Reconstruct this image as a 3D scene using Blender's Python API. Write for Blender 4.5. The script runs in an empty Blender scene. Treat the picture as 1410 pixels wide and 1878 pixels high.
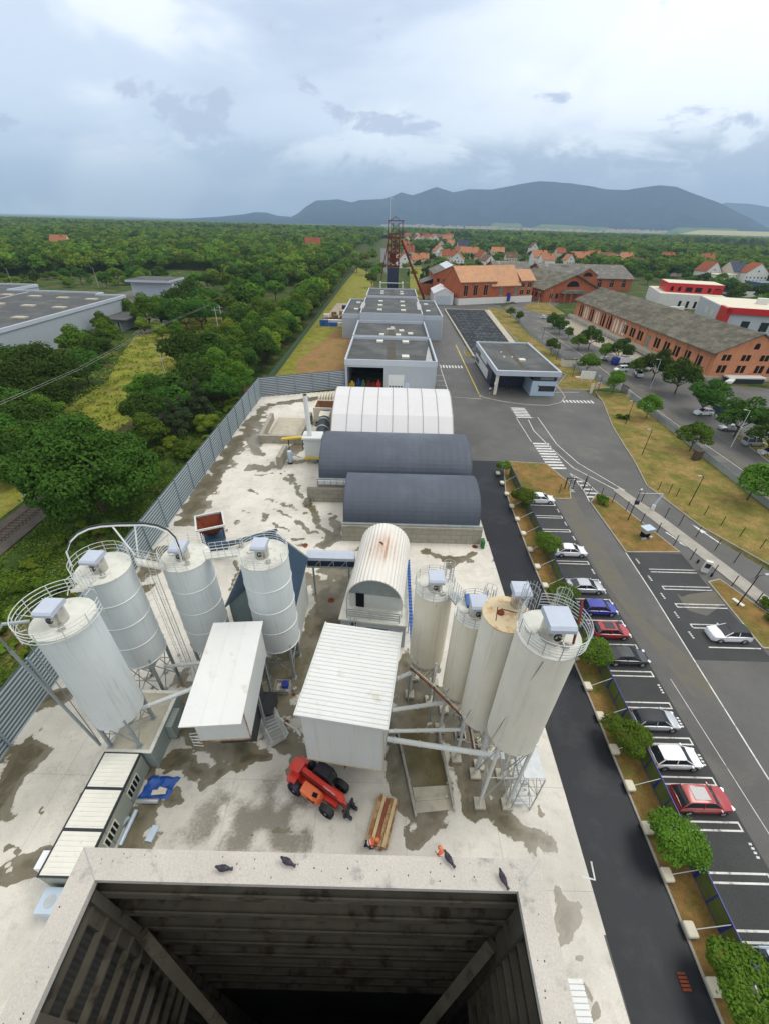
import bpy, math, random
import numpy as np
from mathutils import Vector, Matrix
R=math.radians; PI=math.pi
sc=bpy.context.scene; col=sc.collection
# ---------------------------------------------------------------- camera
CAMZ=38.0; FOC=765.0; PITCH=math.atan(530/765.0); ROLL=0.027
r0=Vector((1,0,0)); up0=Vector((0,math.sin(PITCH),math.cos(PITCH))); fw=Vector((0,math.cos(PITCH),-math.sin(PITCH)))
rt=r0*math.cos(ROLL)+up0*math.sin(ROLL); up=-r0*math.sin(ROLL)+up0*math.cos(ROLL)
cam=bpy.data.cameras.new('camera'); camo=bpy.data.objects.new('camera',cam); col.objects.link(camo)
camo.matrix_world=Matrix(((rt.x,up.x,-fw.x,0),(rt.y,up.y,-fw.y,0),(rt.z,up.z,-fw.z,CAMZ),(0,0,0,1)))
cam.sensor_fit='VERTICAL'; cam.sensor_height=24; cam.lens=24*FOC/1878; cam.clip_start=0.2; cam.clip_end=60000
sc.camera=camo
# ---------------------------------------------------------------- sky, sun, exposure
SUN_EL, SUN_AZ = 58, 70           # azimuth from +Y towards +X
world=bpy.data.worlds.new("World"); sc.world=world; world.use_nodes=True
nt=world.node_tree; N=nt.nodes; Lk=nt.links; N.clear()
def nd(t,**k):
    n=N.new(t)
    for a,b in k.items(): setattr(n,a,b)
    return n
def wm(op,a,b=None,c=None,clamp=False):
    n=nd('ShaderNodeMath',operation=op); n.use_clamp=clamp
    for i,v in enumerate((a,b,c)):
        if v is None: continue
        if isinstance(v,(int,float)): n.inputs[i].default_value=v
        else: Lk.new(v,n.inputs[i])
    return n.outputs[0]
def sm(v,lo,hi):                   # smoothstep
    n=nd('ShaderNodeMapRange'); n.interpolation_type='SMOOTHSTEP'
    Lk.new(v,n.inputs[0]); n.inputs[1].default_value=lo; n.inputs[2].default_value=hi
    return n.outputs[0]
def wmix(f,a,b):
    n=nd('ShaderNodeMix',data_type='RGBA')
    if isinstance(f,float): n.inputs[0].default_value=f
    else: Lk.new(f,n.inputs[0])
    for i,v in ((6,a),(7,b)):
        if isinstance(v,tuple): n.inputs[i].default_value=v+(1,)
        else: Lk.new(v,n.inputs[i])
    return n.outputs[2]
tc=nd('ShaderNodeTexCoord'); sp=nd('ShaderNodeSeparateXYZ'); Lk.new(tc.outputs['Generated'],sp.inputs[0])
az=wm('ARCTAN2',sp.outputs[0],sp.outputs[1]); el=wm('ARCSINE',sp.outputs[2])
def wnoise(sx,sy,scale,detail,rough=.55,off=0):
    c=nd('ShaderNodeCombineXYZ'); Lk.new(wm('MULTIPLY',az,sx),c.inputs[0]); Lk.new(wm('MULTIPLY',el,sy),c.inputs[1]); c.inputs[2].default_value=off
    n=nd('ShaderNodeTexNoise'); n.inputs['Scale'].default_value=scale; n.inputs['Detail'].default_value=detail; n.inputs['Roughness'].default_value=rough; n.inputs['Distortion'].default_value=.35
    Lk.new(c.outputs[0],n.inputs['Vector']); return n.outputs[0]
n1=wnoise(1,2.6,2.2,7,.5,1.3); n2=wnoise(1,2.4,7,9,.62,5.1); n3=wnoise(1,2.0,3.1,4,.5,9.7)
base=wmix(sm(el,-.01,.12),(.33,.395,.49),(.60,.68,.80))
base=wmix(wm('MULTIPLY',sm(az,-.3,.55),sm(el,.05,.16)),base,(.95,.98,1.02))          # brighter towards the right
base=wmix(wm('MULTIPLY',sm(n1,.46,.66),.7),base,(.42,.50,.64))                       # broad grey shoals
base=wmix(wm('MULTIPLY',sm(n3,.48,.62),.7),base,(1.0,1.02,1.05))
top=wm('ADD',wm('MULTIPLY',wm('SUBTRACT',n2,.5),.085),wm('ADD',.128,wm('MULTIPLY',az,.012)))
bank=wm('SUBTRACT',1.0,sm(wm('SUBTRACT',el,top),-.022,.010))                           # low cloud bank over the hills
bank=wm('MULTIPLY',bank,wm('MULTIPLY',sm(az,-.75,-.05),.85))
bcol=wmix(sm(n2,.42,.60),(.36,.42,.51),(.80,.86,.92))
bcol=wmix(sm(el,.03,.115),(.23,.29,.385),bcol)
base=wmix(bank,base,bcol); base=wmix(wm('MULTIPLY',wm('SUBTRACT',1.0,sm(el,.0,.085)),.55),base,(.25,.31,.405))
wis=wm('MULTIPLY',sm(wnoise(1,1.9,6.5,6,.6,21.0),.585,.66),wm('MULTIPLY',sm(el,.05,.10),.8))
base=wmix(wis,base,(.42,.47,.60))                                                      # small dark scud
base=wmix(sm(el,.32,.9),base,(.98,.955,.90))                                     # an overcast sky is brightest overhead
sky=nd('ShaderNodeTexSky',sky_type='NISHITA'); sky.sun_disc=False; sky.sun_elevation=R(SUN_EL); sky.sun_rotation=R(SUN_AZ)
b1=nd('ShaderNodeBackground'); b1.inputs[1].default_value=.1; Lk.new(sky.outputs[0],b1.inputs[0])
b2=nd('ShaderNodeBackground'); b2.inputs[1].default_value=1.34; Lk.new(base,b2.inputs[0])
mx=nd('ShaderNodeMixShader'); mx.inputs[0].default_value=.94; Lk.new(b1.outputs[0],mx.inputs[1]); Lk.new(b2.outputs[0],mx.inputs[2])
wo=nd('ShaderNodeOutputWorld'); Lk.new(mx.outputs[0],wo.inputs[0])
sl=bpy.data.lights.new('sun','SUN'); sl.energy=1.5; sl.angle=R(26); sl.color=(1,.965,.91)
so=bpy.data.objects.new('sun',sl); col.objects.link(so)
sd=Vector((math.sin(R(SUN_AZ))*math.cos(R(SUN_EL)),math.cos(R(SUN_AZ))*math.cos(R(SUN_EL)),math.sin(R(SUN_EL))))
so.rotation_euler=sd.to_track_quat('Z','Y').to_euler()
sc.view_settings.view_transform='Standard'; sc.view_settings.look='None'; sc.view_settings.exposure=0.04; sc.view_settings.gamma=1.0
sc.cycles.volume_bounces=1; sc.cycles.max_bounces=6; sc.cycles.diffuse_bounces=3; sc.cycles.transparent_max_bounces=8
# ---------------------------------------------------------------- helpers
def G(px,py,z=0.0):                # world point at height z seen at that spot of the photograph (1410x1878)
    d=fw*FOC+rt*(px-705)-up*(py-939); t=(CAMZ-z)/-d.z
    return Vector((d.x*t,d.y*t,z))
def G2(px,py,z=0.0): v=G(px,py,z); return (v.x,v.y)
def tag(o,label=None,cat=None,group=None,kind=None):
    for k,v in (('label',label),('category',cat),('group',group),('kind',kind)):
        if v: o[k]=v
    return o
def thing(name,label,cat,loc=(0,0,0),rz=0,group=None,kind=None):
    o=bpy.data.objects.new(name,None); col.objects.link(o); o.location=loc; o.rotation_euler=(0,0,rz); o.empty_display_size=.3
    return tag(o,label,cat,group,kind)
def root_inv(p):
    while p.parent: p=p.parent
    return (Matrix.Translation(p.location)@Matrix.Rotation(p.rotation_euler.z,4,'Z')).inverted()
class MB:
    def __init__(s): s.v=[]; s.f=[]; s.uv=None
    def add(s,vs,fs):
        n=len(s.v); s.v+= [tuple(q) for q in vs]; s.f+= [tuple(n+i for i in f) for f in fs]; return s
    def box(s,x0,y0,z0,x1,y1,z1):
        return s.add([(x0,y0,z0),(x1,y0,z0),(x1,y1,z0),(x0,y1,z0),(x0,y0,z1),(x1,y0,z1),(x1,y1,z1),(x0,y1,z1)],
            [(3,2,1,0),(4,5,6,7),(0,1,5,4),(1,2,6,5),(2,3,7,6),(3,0,4,7)])
    def ob(s,c,sz,rz=0,rx=0,ry=0):
        m=Matrix.Translation(c)@Matrix.Rotation(rz,4,'Z')@Matrix.Rotation(ry,4,'Y')@Matrix.Rotation(rx,4,'X')
        a,b,d=sz[0]/2,sz[1]/2,sz[2]/2
        return s.add([m@Vector(q) for q in [(-a,-b,-d),(a,-b,-d),(a,b,-d),(-a,b,-d),(-a,-b,d),(a,-b,d),(a,b,d),(-a,b,d)]],
            [(3,2,1,0),(4,5,6,7),(0,1,5,4),(1,2,6,5),(2,3,7,6),(3,0,4,7)])
    def beam(s,p,q,w,h=None):      # box beam between points
        p=Vector(p); q=Vector(q); h=h or w; d=(q-p); L=d.length
        if L<1e-6: return s
        d/=L; u=Vector((0,0,1)).cross(d)
        if u.length<1e-3: u=Vector((1,0,0))
        u.normalize(); n=d.cross(u)
        vs=[e+u*a*w/2+n*b*h/2 for e in (p,q) for a,b in ((-1,-1),(1,-1),(1,1),(-1,1))]
        return s.add(vs,[(3,2,1,0),(4,5,6,7),(0,1,5,4),(1,2,6,5),(2,3,7,6),(3,0,4,7)])
    def cyl(s,p,q,r,r2=None,n=16,caps=True):
        p=Vector(p); q=Vector(q); r2=r if r2 is None else r2; d=(q-p).normalized(); u=d.orthogonal().normalized(); w=d.cross(u)
        vs=[e+(u*math.cos(2*PI*i/n)+w*math.sin(2*PI*i/n))*rr for e,rr in ((p,r),(q,r2)) for i in range(n)]
        fs=[(i,(i+1)%n,n+(i+1)%n,n+i) for i in range(n)]
        if caps: fs+= [tuple(range(n-1,-1,-1)),tuple(range(n,2*n))]
        return s.add(vs,fs)
    def tube(s,pts,r,n=6,closed=False):
        pts=[Vector(p) for p in pts]; m=len(pts); rings=[]
        for i,p in enumerate(pts):
            a=pts[i-1] if (i>0 or closed) else p; b=pts[(i+1)%m] if (i<m-1 or closed) else p
            d=(b-a).normalized(); u=Vector((0,0,1)).cross(d)
            if u.length<.05: u=Vector((1,0,0)).cross(d)
            u.normalize(); w=d.cross(u); rr=r[i] if isinstance(r,(list,tuple)) else r
            rings.append([p+(u*math.cos(2*PI*k/n)+w*math.sin(2*PI*k/n))*rr for k in range(n)])
        vs=[q for g in rings for q in g]; fs=[]
        for i in range(m if closed else m-1):
            j=(i+1)%m
            fs+= [(i*n+k,i*n+(k+1)%n,j*n+(k+1)%n,j*n+k) for k in range(n)]
        if not closed: fs+= [tuple(range(n-1,-1,-1)),tuple((m-1)*n+k for k in range(n))]
        return s.add(vs,fs)
    def prism(s,poly,z0,z1):
        n=len(poly); a=sum(poly[i][0]*poly[(i+1)%n][1]-poly[(i+1)%n][0]*poly[i][1] for i in range(n))
        if a<0: poly=poly[::-1]
        return s.add([(x,y,z0) for x,y in poly]+[(x,y,z1) for x,y in poly],
            [tuple(range(n-1,-1,-1)),tuple(range(n,2*n))]+[(i,(i+1)%n,n+(i+1)%n,n+i) for i in range(n)])
    def sheet(s,poly,z):
        n=len(poly); a=sum(poly[i][0]*poly[(i+1)%n][1]-poly[(i+1)%n][0]*poly[i][1] for i in range(n))
        if a<0: poly=poly[::-1]
        return s.add([(x,y,z) for x,y in poly],[tuple(range(n))])
    def strip(s,pts,w,z,z1=None):   # ribbon along a polyline
        pts=[Vector((p[0],p[1])) for p in pts]; L=[];Q=[]
        for i,p in enumerate(pts):
            a=pts[max(i-1,0)]; b=pts[min(i+1,len(pts)-1)]; d=(b-a).normalized(); nn=Vector((-d.y,d.x))
            L.append(p+nn*w/2); Q.append(p-nn*w/2)
        if z1 is None:
            for i in range(len(pts)-1): s.add([(Q[i].x,Q[i].y,z),(Q[i+1].x,Q[i+1].y,z),(L[i+1].x,L[i+1].y,z),(L[i].x,L[i].y,z)],[(0,1,2,3)])
        else: s.prism([tuple(q) for q in Q]+[tuple(q) for q in L[::-1]],z,z1)
        return s
    def ext(s,prof,axis,a,b,xf=None): # closed profile (u,v) extruded along axis 'x' (u=y,v=z) or 'y' (u=x,v=z)
        f=(lambda t,u,v:(t,u,v)) if axis=='x' else (lambda t,u,v:(u,t,v))
        n=len(prof); vs=[f(a,*p) for p in prof]+[f(b,*p) for p in prof]
        fs=[tuple(range(n)),tuple(range(2*n-1,n-1,-1))]+[(i,n+i,n+(i+1)%n,(i+1)%n) for i in range(n)]
        return s.add(vs,fs)
    def lathe(s,prof,c=(0,0,0),n=24):
        vs=[(c[0]+r*math.cos(2*PI*k/n),c[1]+r*math.sin(2*PI*k/n),c[2]+z) for r,z in prof for k in range(n)]
        fs=[(i*n+k,i*n+(k+1)%n,(i+1)*n+(k+1)%n,(i+1)*n+k) for i in range(len(prof)-1) for k in range(n)]
        return s.add(vs,fs)
    def build(s,name,m,parent=None,w=False,smooth=False,label=None,fix=True):
        me=bpy.data.meshes.new(name)
        vs=s.v
        if w and parent is not None:
            M=root_inv(parent); vs=[tuple(M@Vector(q)) for q in vs]
        me.from_pydata(vs,[],s.f); me.materials.append(MT(m) if isinstance(m,str) else m)
        if fix:
            import bmesh
            b=bmesh.new(); b.from_mesh(me); bmesh.ops.recalc_face_normals(b,faces=b.faces); b.to_mesh(me); b.free()
        if smooth:
            me.polygons.foreach_set('use_smooth',[True]*len(me.polygons))
            try: me.set_sharp_from_angle(angle=R(40))
            except Exception: pass
        o=bpy.data.objects.new(name,me); col.objects.link(o)
        if parent is not None: o.parent=parent
        if label: o['label']=label
        return o
def part(name,m,parent,fn=None,**k):
    b=MB(); fn(b); return b.build(name,m,parent,**k)
def copy_tree(o,loc=None,rz=None,parent=None,label=None,group=None,scale=None):
    c=o.copy(); col.objects.link(c)
    if parent is not None: c.parent=parent
    if loc is not None: c.location=loc
    if rz is not None: c.rotation_euler=(0,0,rz)
    if scale is not None: c.scale=scale if isinstance(scale,tuple) else (scale,)*3
    if label: c['label']=label
    if group: c['group']=group
    for ch in list(o.children): copy_tree(ch,parent=c)
    return c
def textmesh(txt,size,name,m,parent,mat4,thick=.004):
    cu=bpy.data.curves.new('t','FONT'); cu.body=txt; cu.size=size; cu.extrude=thick; cu.align_x='CENTER'; cu.align_y='CENTER'
    to=bpy.data.objects.new('t',cu); me=bpy.data.meshes.new_from_object(to); bpy.data.objects.remove(to); bpy.data.curves.remove(cu)
    me.transform(mat4); me.materials.clear(); me.materials.append(MT(m)); me.name=name
    o=bpy.data.objects.new(name,me); col.objects.link(o); o.parent=parent; return o
# ---------------------------------------------------------------- materials
_M={}
SPEC={}
def MT(name): 
    if name not in _M: _M[name]=mkmat(name,**SPEC[name])
    return _M[name]
def mkmat(name,c,r=.6,metal=0,var=.12,sc_=.6,c2=None,t2=(.55,.7),s2=.3,bump=0,bs=20,rib=None,orand=0,brick=None,spec=None,coat=0,fine=0,streak=None,leaf=False,vcol=None,blk=None,xyz=None):
    m=bpy.data.materials.new(name); m.use_nodes=True; t=m.node_tree; n=t.nodes; l=t.links
    bs_=n['Principled BSDF']; bs_.inputs['Roughness'].default_value=r; bs_.inputs['Metallic'].default_value=metal
    if spec is None: spec=.1 if r>=.7 else (.25 if r>=.5 and not metal else .5)
    if spec is not None: bs_.inputs['Specular IOR Level'].default_value=spec
    if coat: bs_.inputs['Coat Weight'].default_value=coat; bs_.inputs['Coat Roughness'].default_value=.08
    tcn=n.new('ShaderNodeTexCoord'); vec=tcn.outputs['Object']
    if xyz:
        mp=n.new('ShaderNodeMapping'); mp.inputs['Scale'].default_value=xyz; l.new(vec,mp.inputs[0]); vec=mp.outputs[0]
    def noise(s,d=5,rg=.6,v=None):
        q=n.new('ShaderNodeTexNoise'); q.inputs['Scale'].default_value=s; q.inputs['Detail'].default_value=d; q.inputs['Roughness'].default_value=rg; l.new(v or vec,q.inputs['Vector']); return q.outputs[0]
    def mr(v,a,b,c0,d0,smooth=False):
        q=n.new('ShaderNodeMapRange'); q.interpolation_type='SMOOTHSTEP' if smooth else 'LINEAR'
        l.new(v,q.inputs[0]); 
        for i,x in enumerate((a,b,c0,d0)): q.inputs[i+1].default_value=x
        return q.outputs[0]
    def mix(f,a,b,bt='MIX'):
        q=n.new('ShaderNodeMix'); q.data_type='RGBA'; q.blend_type=bt
        if isinstance(f,float): q.inputs[0].default_value=f
        else: l.new(f,q.inputs[0])
        for i,v in ((6,a),(7,b)):
            if isinstance(v,tuple): q.inputs[i].default_value=v+(1,)
            else: l.new(v,q.inputs[i])
        return q.outputs[2]
    def scl(cin,f):      # multiply colour by scalar socket
        q=n.new('ShaderNodeVectorMath'); q.operation='SCALE'
        if isinstance(cin,tuple): q.inputs[0].default_value=cin
        else: l.new(cin,q.inputs[0])
        l.new(f,q.inputs[3]); return q.outputs[0]
    cc=c
    if brick:            # (width,height,colour2,mortar colour)
        sx=n.new('ShaderNodeSeparateXYZ'); l.new(vec,sx.inputs[0]); ad=n.new('ShaderNodeMath'); ad.operation='ADD'; l.new(sx.outputs[0],ad.inputs[0]); l.new(sx.outputs[1],ad.inputs[1])
        cb=n.new('ShaderNodeCombineXYZ'); l.new(ad.outputs[0],cb.inputs[0]); l.new(sx.outputs[2],cb.inputs[1])
        q=n.new('ShaderNodeTexBrick'); l.new(cb.outputs[0],q.inputs['Vector']); q.inputs['Scale'].default_value=1; q.inputs['Brick Width'].default_value=brick[0]; q.inputs['Row Height'].default_value=brick[1]
        q.inputs['Color1'].default_value=c+(1,); q.inputs['Color2'].default_value=brick[2]+(1,); q.inputs['Mortar'].default_value=brick[3]+(1,); q.inputs['Mortar Size'].default_value=brick[4] if len(brick)>4 else .02
        cc=q.outputs[0]
    if c2: cc=mix(mr(noise(s2,6,.65),t2[0],t2[1],0,1,True),cc,c2)
    if vcol: 
        at=n.new('ShaderNodeAttribute'); at.attribute_name=vcol[0]; cc=mix(at.outputs['Fac'],cc,vcol[1])
    if streak:           # (colour, strength) vertical run-off streaks
        mp=n.new('ShaderNodeMapping'); mp.inputs['Scale'].default_value=(3,3,.12); l.new(tcn.outputs['Object'],mp.inputs[0])
        cc=mix(mr(noise(1.3,6,.7,mp.outputs[0]),.5,.8,0,streak[1],True),cc,streak[0])
    f=mr(noise(sc_,6,.65),.25,.75,1-var,1+var); cc=scl(cc,f)
    if fine: cc=scl(cc,mr(noise(bs,3,.7),.25,.75,1-fine,1+fine))
    if orand:
        oi=n.new('ShaderNodeObjectInfo'); cc=scl(cc,mr(oi.outputs['Random'],0,1,1-orand,1+orand))
        if leaf:
            hs=n.new('ShaderNodeHueSaturation'); l.new(cc,hs.inputs['Color']); l.new(mr(oi.outputs['Random'],0,1,.478,.515),hs.inputs['Hue']); cc=hs.outputs[0]
    l.new(cc,bs_.inputs['Base Color'])
    hb=None
    if rib:              # (axis, period, depth)
        wv=n.new('ShaderNodeTexWave'); wv.wave_type='BANDS'; wv.bands_direction=rib[0]; wv.wave_profile='SIN' if len(rib)<4 else rib[3]; wv.inputs['Scale'].default_value=.314/rib[1]*1.0; wv.inputs['Distortion'].default_value=0; l.new(tcn.outputs['Object'],wv.inputs[0])
        hb=(wv.outputs[0],rib[2])
    elif bump: hb=(noise(bs,4,.6),bump)
    if hb:
        bp=n.new('ShaderNodeBump'); bp.inputs['Distance'].default_value=hb[1]; l.new(hb[0],bp.inputs['Height']); l.new(bp.outputs[0],bs_.inputs['Normal'])
    if leaf:
        tr=n.new('ShaderNodeBsdfTranslucent'); l.new(cc,tr.inputs[0]); ms=n.new('ShaderNodeMixShader'); ms.inputs[0].default_value=.28
        l.new(bs_.outputs[0],ms.inputs[1]); l.new(tr.outputs[0],ms.inputs[2]); l.new(ms.outputs[0],n['Material Output'].inputs[0])
    return m
SPEC.update(
 grass=dict(c=(.040,.072,.014),var=.6,sc_=.35,c2=(.105,.090,.032),s2=.11,t2=(.48,.62),fine=.5,bs=2.6,r=.95,spec=.1),
 meadow=dict(c=(.19,.20,.028),var=.4,sc_=.3,c2=(.21,.18,.05),s2=.06,t2=(.4,.7),fine=.3,bs=1.5,r=.95,spec=.1),
 drygrass=dict(c=(.135,.130,.030),var=.35,sc_=.5,c2=(.24,.17,.06),s2=.16,t2=(.4,.62),fine=.28,bs=4,r=.95,spec=.1),
 browngrass=dict(c=(.21,.13,.045),var=.35,sc_=.6,c2=(.12,.115,.028),s2=.22,t2=(.45,.65),fine=.28,bs=5,r=.95,spec=.1),
 baresoil=dict(c=(.25,.155,.065),var=.2,sc_=.4,c2=(.17,.14,.04),s2=.12,t2=(.5,.65),fine=.2,bs=3,r=.95,spec=.1),
 gravel=dict(c=(.095,.085,.072),var=.3,sc_=.5,fine=.35,bs=9,r=.9),
 path=dict(c=(.33,.29,.23),var=.2,sc_=.4,fine=.2,bs=6,r=.9),
 asphalt_old=dict(c=(.092,.090,.085),var=.3,sc_=.09,c2=(.115,.110,.098),s2=.16,t2=(.52,.68),fine=.18,bs=8,r=.6,spec=.3,bump=.004),
 asphalt_dark=dict(c=(.008,.010,.015),var=.3,sc_=.12,c2=(.019,.021,.026),s2=.2,t2=(.5,.65),fine=.25,bs=10,r=.5,spec=.28),
 asphalt_stall=dict(spec=.25,c=(.046,.047,.048),var=.25,sc_=.15,c2=(.045,.045,.045),s2=.25,t2=(.55,.64),fine=.25,bs=10,r=.75),
 asphalt_pale=dict(spec=.2,c=(.135,.125,.100),var=.2,sc_=.3,c2=(.11,.105,.095),s2=.3,t2=(.45,.6),fine=.14,bs=9,r=.8),
 street=dict(spec=.2,c=(.105,.104,.102),var=.22,sc_=.12,c2=(.165,.155,.13),s2=.14,t2=(.52,.62),fine=.12,bs=8,r=.75),
 paint=dict(c=(.62,.62,.60),var=.25,sc_=.8,c2=(.24,.24,.23),s2=2.2,t2=(.52,.70),r=.7),
 yellowpaint=dict(c=(.62,.48,.10),var=.2,sc_=.8,r=.7),
 kerb=dict(c=(.33,.31,.27),var=.2,sc_=.6,fine=.12,bs=8,r=.85),
 block=dict(c=(.34,.315,.25),var=.14,sc_=.5,brick=(1.6,.8,(.29,.275,.23),(.15,.14,.12),.022),c2=(.17,.15,.11),s2=.5,t2=(.6,.78),fine=.1,bs=7,r=.9),
 concblock=dict(c=(.42,.39,.31),var=.18,sc_=.8,c2=(.24,.22,.18),s2=1.2,t2=(.6,.75),fine=.1,bs=10,r=.9),
 rimconc=dict(c=(.47,.44,.395),var=.10,sc_=.5,c2=(.27,.26,.245),s2=2.2,t2=(.54,.74),fine=.14,bs=22,r=.85,bump=.01),
 whitesheet=dict(c=(.60,.63,.62),var=.04,sc_=.4,streak=((.44,.41,.34),.5),r=.45),
 whiteroof=dict(c=(.66,.67,.655),var=.07,sc_=.35,c2=(.50,.48,.41),s2=.7,t2=(.54,.78),r=.42),
 silo_grey=dict(c=(.62,.665,.665),var=.05,sc_=.4,streak=((.33,.345,.33),.6),r=.5,spec=.4),
 silo_cream=dict(c=(.70,.655,.53),var=.06,sc_=.4,streak=((.38,.33,.23),.65),r=.55,spec=.35),
 silo_pale=dict(c=(.72,.69,.60),var=.06,sc_=.4,streak=((.46,.40,.29),.6),r=.55,spec=.35),
 deckpaint=dict(c=(.62,.62,.56),var=.12,sc_=1.2,c2=(.42,.35,.22),s2=1.4,t2=(.55,.75),r=.6),
 rustdeck=dict(c=(.60,.50,.33),var=.15,sc_=1.0,c2=(.42,.25,.12),s2=2,t2=(.5,.7),r=.7),
 galv=dict(c=(.42,.45,.46),var=.15,sc_=2,r=.42,metal=.35),
 galvlight=dict(c=(.60,.62,.60),var=.1,sc_=2,r=.45,metal=.15),
 steelleg=dict(c=(.30,.34,.35),var=.15,sc_=1,r=.5,metal=.2,c2=(.42,.40,.34),s2=1.2),
 stainless=dict(c=(.50,.49,.46),var=.25,sc_=1.5,r=.25,metal=.75,bump=.01,bs=3),
 filtercap=dict(c=(.44,.485,.57),var=.06,sc_=1.5,r=.5),
 darkmetal=dict(c=(.03,.033,.038),var=.2,sc_=2,r=.5),
 fencemetal=dict(c=(.40,.47,.50),var=.08,sc_=.7,r=.45,metal=.2),
 fencegap=dict(c=(.10,.13,.145),var=.15,sc_=.7,r=.6),
 fencepost=dict(c=(.22,.28,.31),var=.1,sc_=.7,r=.5),
 greenfence=dict(c=(.07,.12,.08),var=.1,sc_=.7,r=.7),
 membrane=dict(c=(.078,.092,.118),var=.10,sc_=.25,fine=.10,bs=30,c2=(.11,.13,.165),s2=.08,t2=(.45,.7),r=.55,rib=('X',1.25,.02),streak=((.14,.15,.16),.35)),
 tentwhite=dict(c=(.61,.605,.61),var=.04,sc_=.3,c2=(.66,.655,.65),s2=.5,t2=(.6,.8),r=.5),
 tentseam=dict(c=(.34,.30,.28),var=.1,sc_=1,r=.6),
 vaultrust=dict(c=(.66,.635,.58),var=.06,sc_=.5,r=.42,vcol=('rust',(.36,.16,.06))),
 vaultmetal=dict(c=(.74,.715,.66),var=.06,sc_=.5,r=.42),
 navyroof=dict(c=(.035,.07,.115),var=.15,sc_=.5,r=.45),
 tealwall=dict(c=(.22,.28,.28),var=.1,sc_=.5,r=.5,rib=('X',.3,.01)),
 cabinwall=dict(c=(.30,.33,.28),var=.08,sc_=1,r=.55),
 cabinroof=dict(c=(.70,.69,.62),var=.08,sc_=.6,c2=(.50,.47,.38),s2=1.1,t2=(.58,.75),r=.5),
 container=dict(c=(.30,.35,.33),var=.1,sc_=.8,r=.5,rib=('Y',.28,.03)),
 greyclad=dict(c=(.37,.41,.45),var=.05,sc_=.3,r=.42,metal=.1,rib=('Z',.35,.012)),
 greyparapet=dict(c=(.45,.49,.54),var=.05,sc_=.3,r=.45),
 flatroof=dict(spec=.2,c=(.075,.08,.08),var=.22,sc_=.2,c2=(.115,.118,.112),s2=.12,t2=(.45,.65),fine=.1,bs=6,r=.8),
 roofpatch=dict(c=(.38,.39,.38),var=.25,sc_=.5,r=.75),
 skylight=dict(c=(.66,.64,.54),var=.1,sc_=1,r=.35),
 navy=dict(c=(.012,.02,.045),var=.2,sc_=.6,r=.4),
 glass=dict(c=(.02,.026,.032),var=.2,sc_=1,r=.08,spec=.8),
 glasslight=dict(c=(.14,.18,.16),var=.2,sc_=1,r=.1,spec=.8),
 dark=dict(c=(.012,.012,.013),var=.3,sc_=1,r=.8),
 brick=dict(c=(.42,.115,.05),var=.12,sc_=.35,brick=(.55,.2,(.43,.12,.05),(.30,.11,.055),.03),c2=(.28,.075,.04),s2=.25,t2=(.5,.75),r=.9),
 brickpale=dict(c=(.60,.25,.125),var=.12,sc_=.35,brick=(.55,.2,(.62,.26,.13),(.44,.21,.12),.03),c2=(.44,.16,.08),s2=.25,t2=(.5,.75),r=.9),
 stonetrim=dict(c=(.50,.42,.30),var=.15,sc_=1,r=.9),
 terracotta=dict(c=(.50,.27,.15),var=.12,sc_=.5,c2=(.38,.25,.155),s2=.3,t2=(.45,.7),fine=.16,bs=3,r=.85),
 redroof=dict(c=(.27,.085,.045),var=.2,sc_=.5,fine=.2,bs=2.5,orand=.25,r=.85),
 orangeroof=dict(c=(.34,.145,.075),var=.2,sc_=.5,fine=.2,bs=2.5,orand=.2,r=.85),
 brownroof=dict(c=(.16,.095,.065),var=.2,sc_=.5,fine=.2,bs=2.5,orand=.25,r=.85),
 slateroof=dict(c=(.045,.055,.085),var=.15,sc_=.5,fine=.2,bs=2.5,orand=.2,r=.7),
 oldroof=dict(c=(.105,.098,.075),var=.3,sc_=.9,c2=(.165,.155,.12),s2=.35,t2=(.40,.62),fine=.2,bs=2.2,xyz=(1,.55,1),r=.95),
 greyroof=dict(c=(.145,.14,.125),var=.18,sc_=.3,c2=(.24,.22,.18),s2=.3,t2=(.5,.7),fine=.1,bs=3,r=.9),
 render_white=dict(c=(.68,.67,.63),var=.07,sc_=.5,orand=.1,r=.85),
 render_cream=dict(c=(.62,.56,.43),var=.07,sc_=.5,orand=.1,r=.85),
 redclad=dict(c=(.50,.012,.012),var=.06,sc_=.5,r=.4),
 rust=dict(c=(.17,.045,.022),var=.3,sc_=1.2,c2=(.10,.05,.035),s2=.8,r=.85),
 rustred=dict(c=(.17,.022,.018),var=.25,sc_=1,c2=(.12,.05,.035),s2=.6,r=.7),
 rustfloor=dict(c=(.20,.10,.05),var=.3,sc_=1,r=.9),
 trunk=dict(c=(.09,.07,.05),var=.3,sc_=3,r=.95),
 leafdark=dict(c=(.052,.115,.014),var=.30,sc_=.5,orand=.38,leaf=True,r=.7,spec=.10),
 leafmid=dict(c=(.098,.182,.018),var=.30,sc_=.5,orand=.35,leaf=True,r=.7,spec=.10),
 leaflime=dict(c=(.175,.265,.026),var=.28,sc_=.5,orand=.25,leaf=True,r=.7,spec=.10),
 leafpine=dict(c=(.058,.10,.034),var=.3,sc_=.8,orand=.2,leaf=True,r=.7,spec=.15),
 weeds=dict(c=(.165,.225,.032),var=.3,sc_=.3,c2=(.14,.19,.03),s2=.2,r=.9,spec=.05),
 canopy=dict(c=(.06,.12,.018),var=.35,sc_=.05,c2=(.055,.098,.026),s2=.03,t2=(.4,.65),fine=.45,bs=.3,r=.95,spec=.05),
 hill=dict(c=(.010,.026,.058),var=.35,sc_=.004,c2=(.018,.040,.060),s2=.0012,t2=(.5,.7),fine=.3,bs=.03,r=1,spec=0),  # wooded slopes with the blue of distant haze put into the base colour
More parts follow.
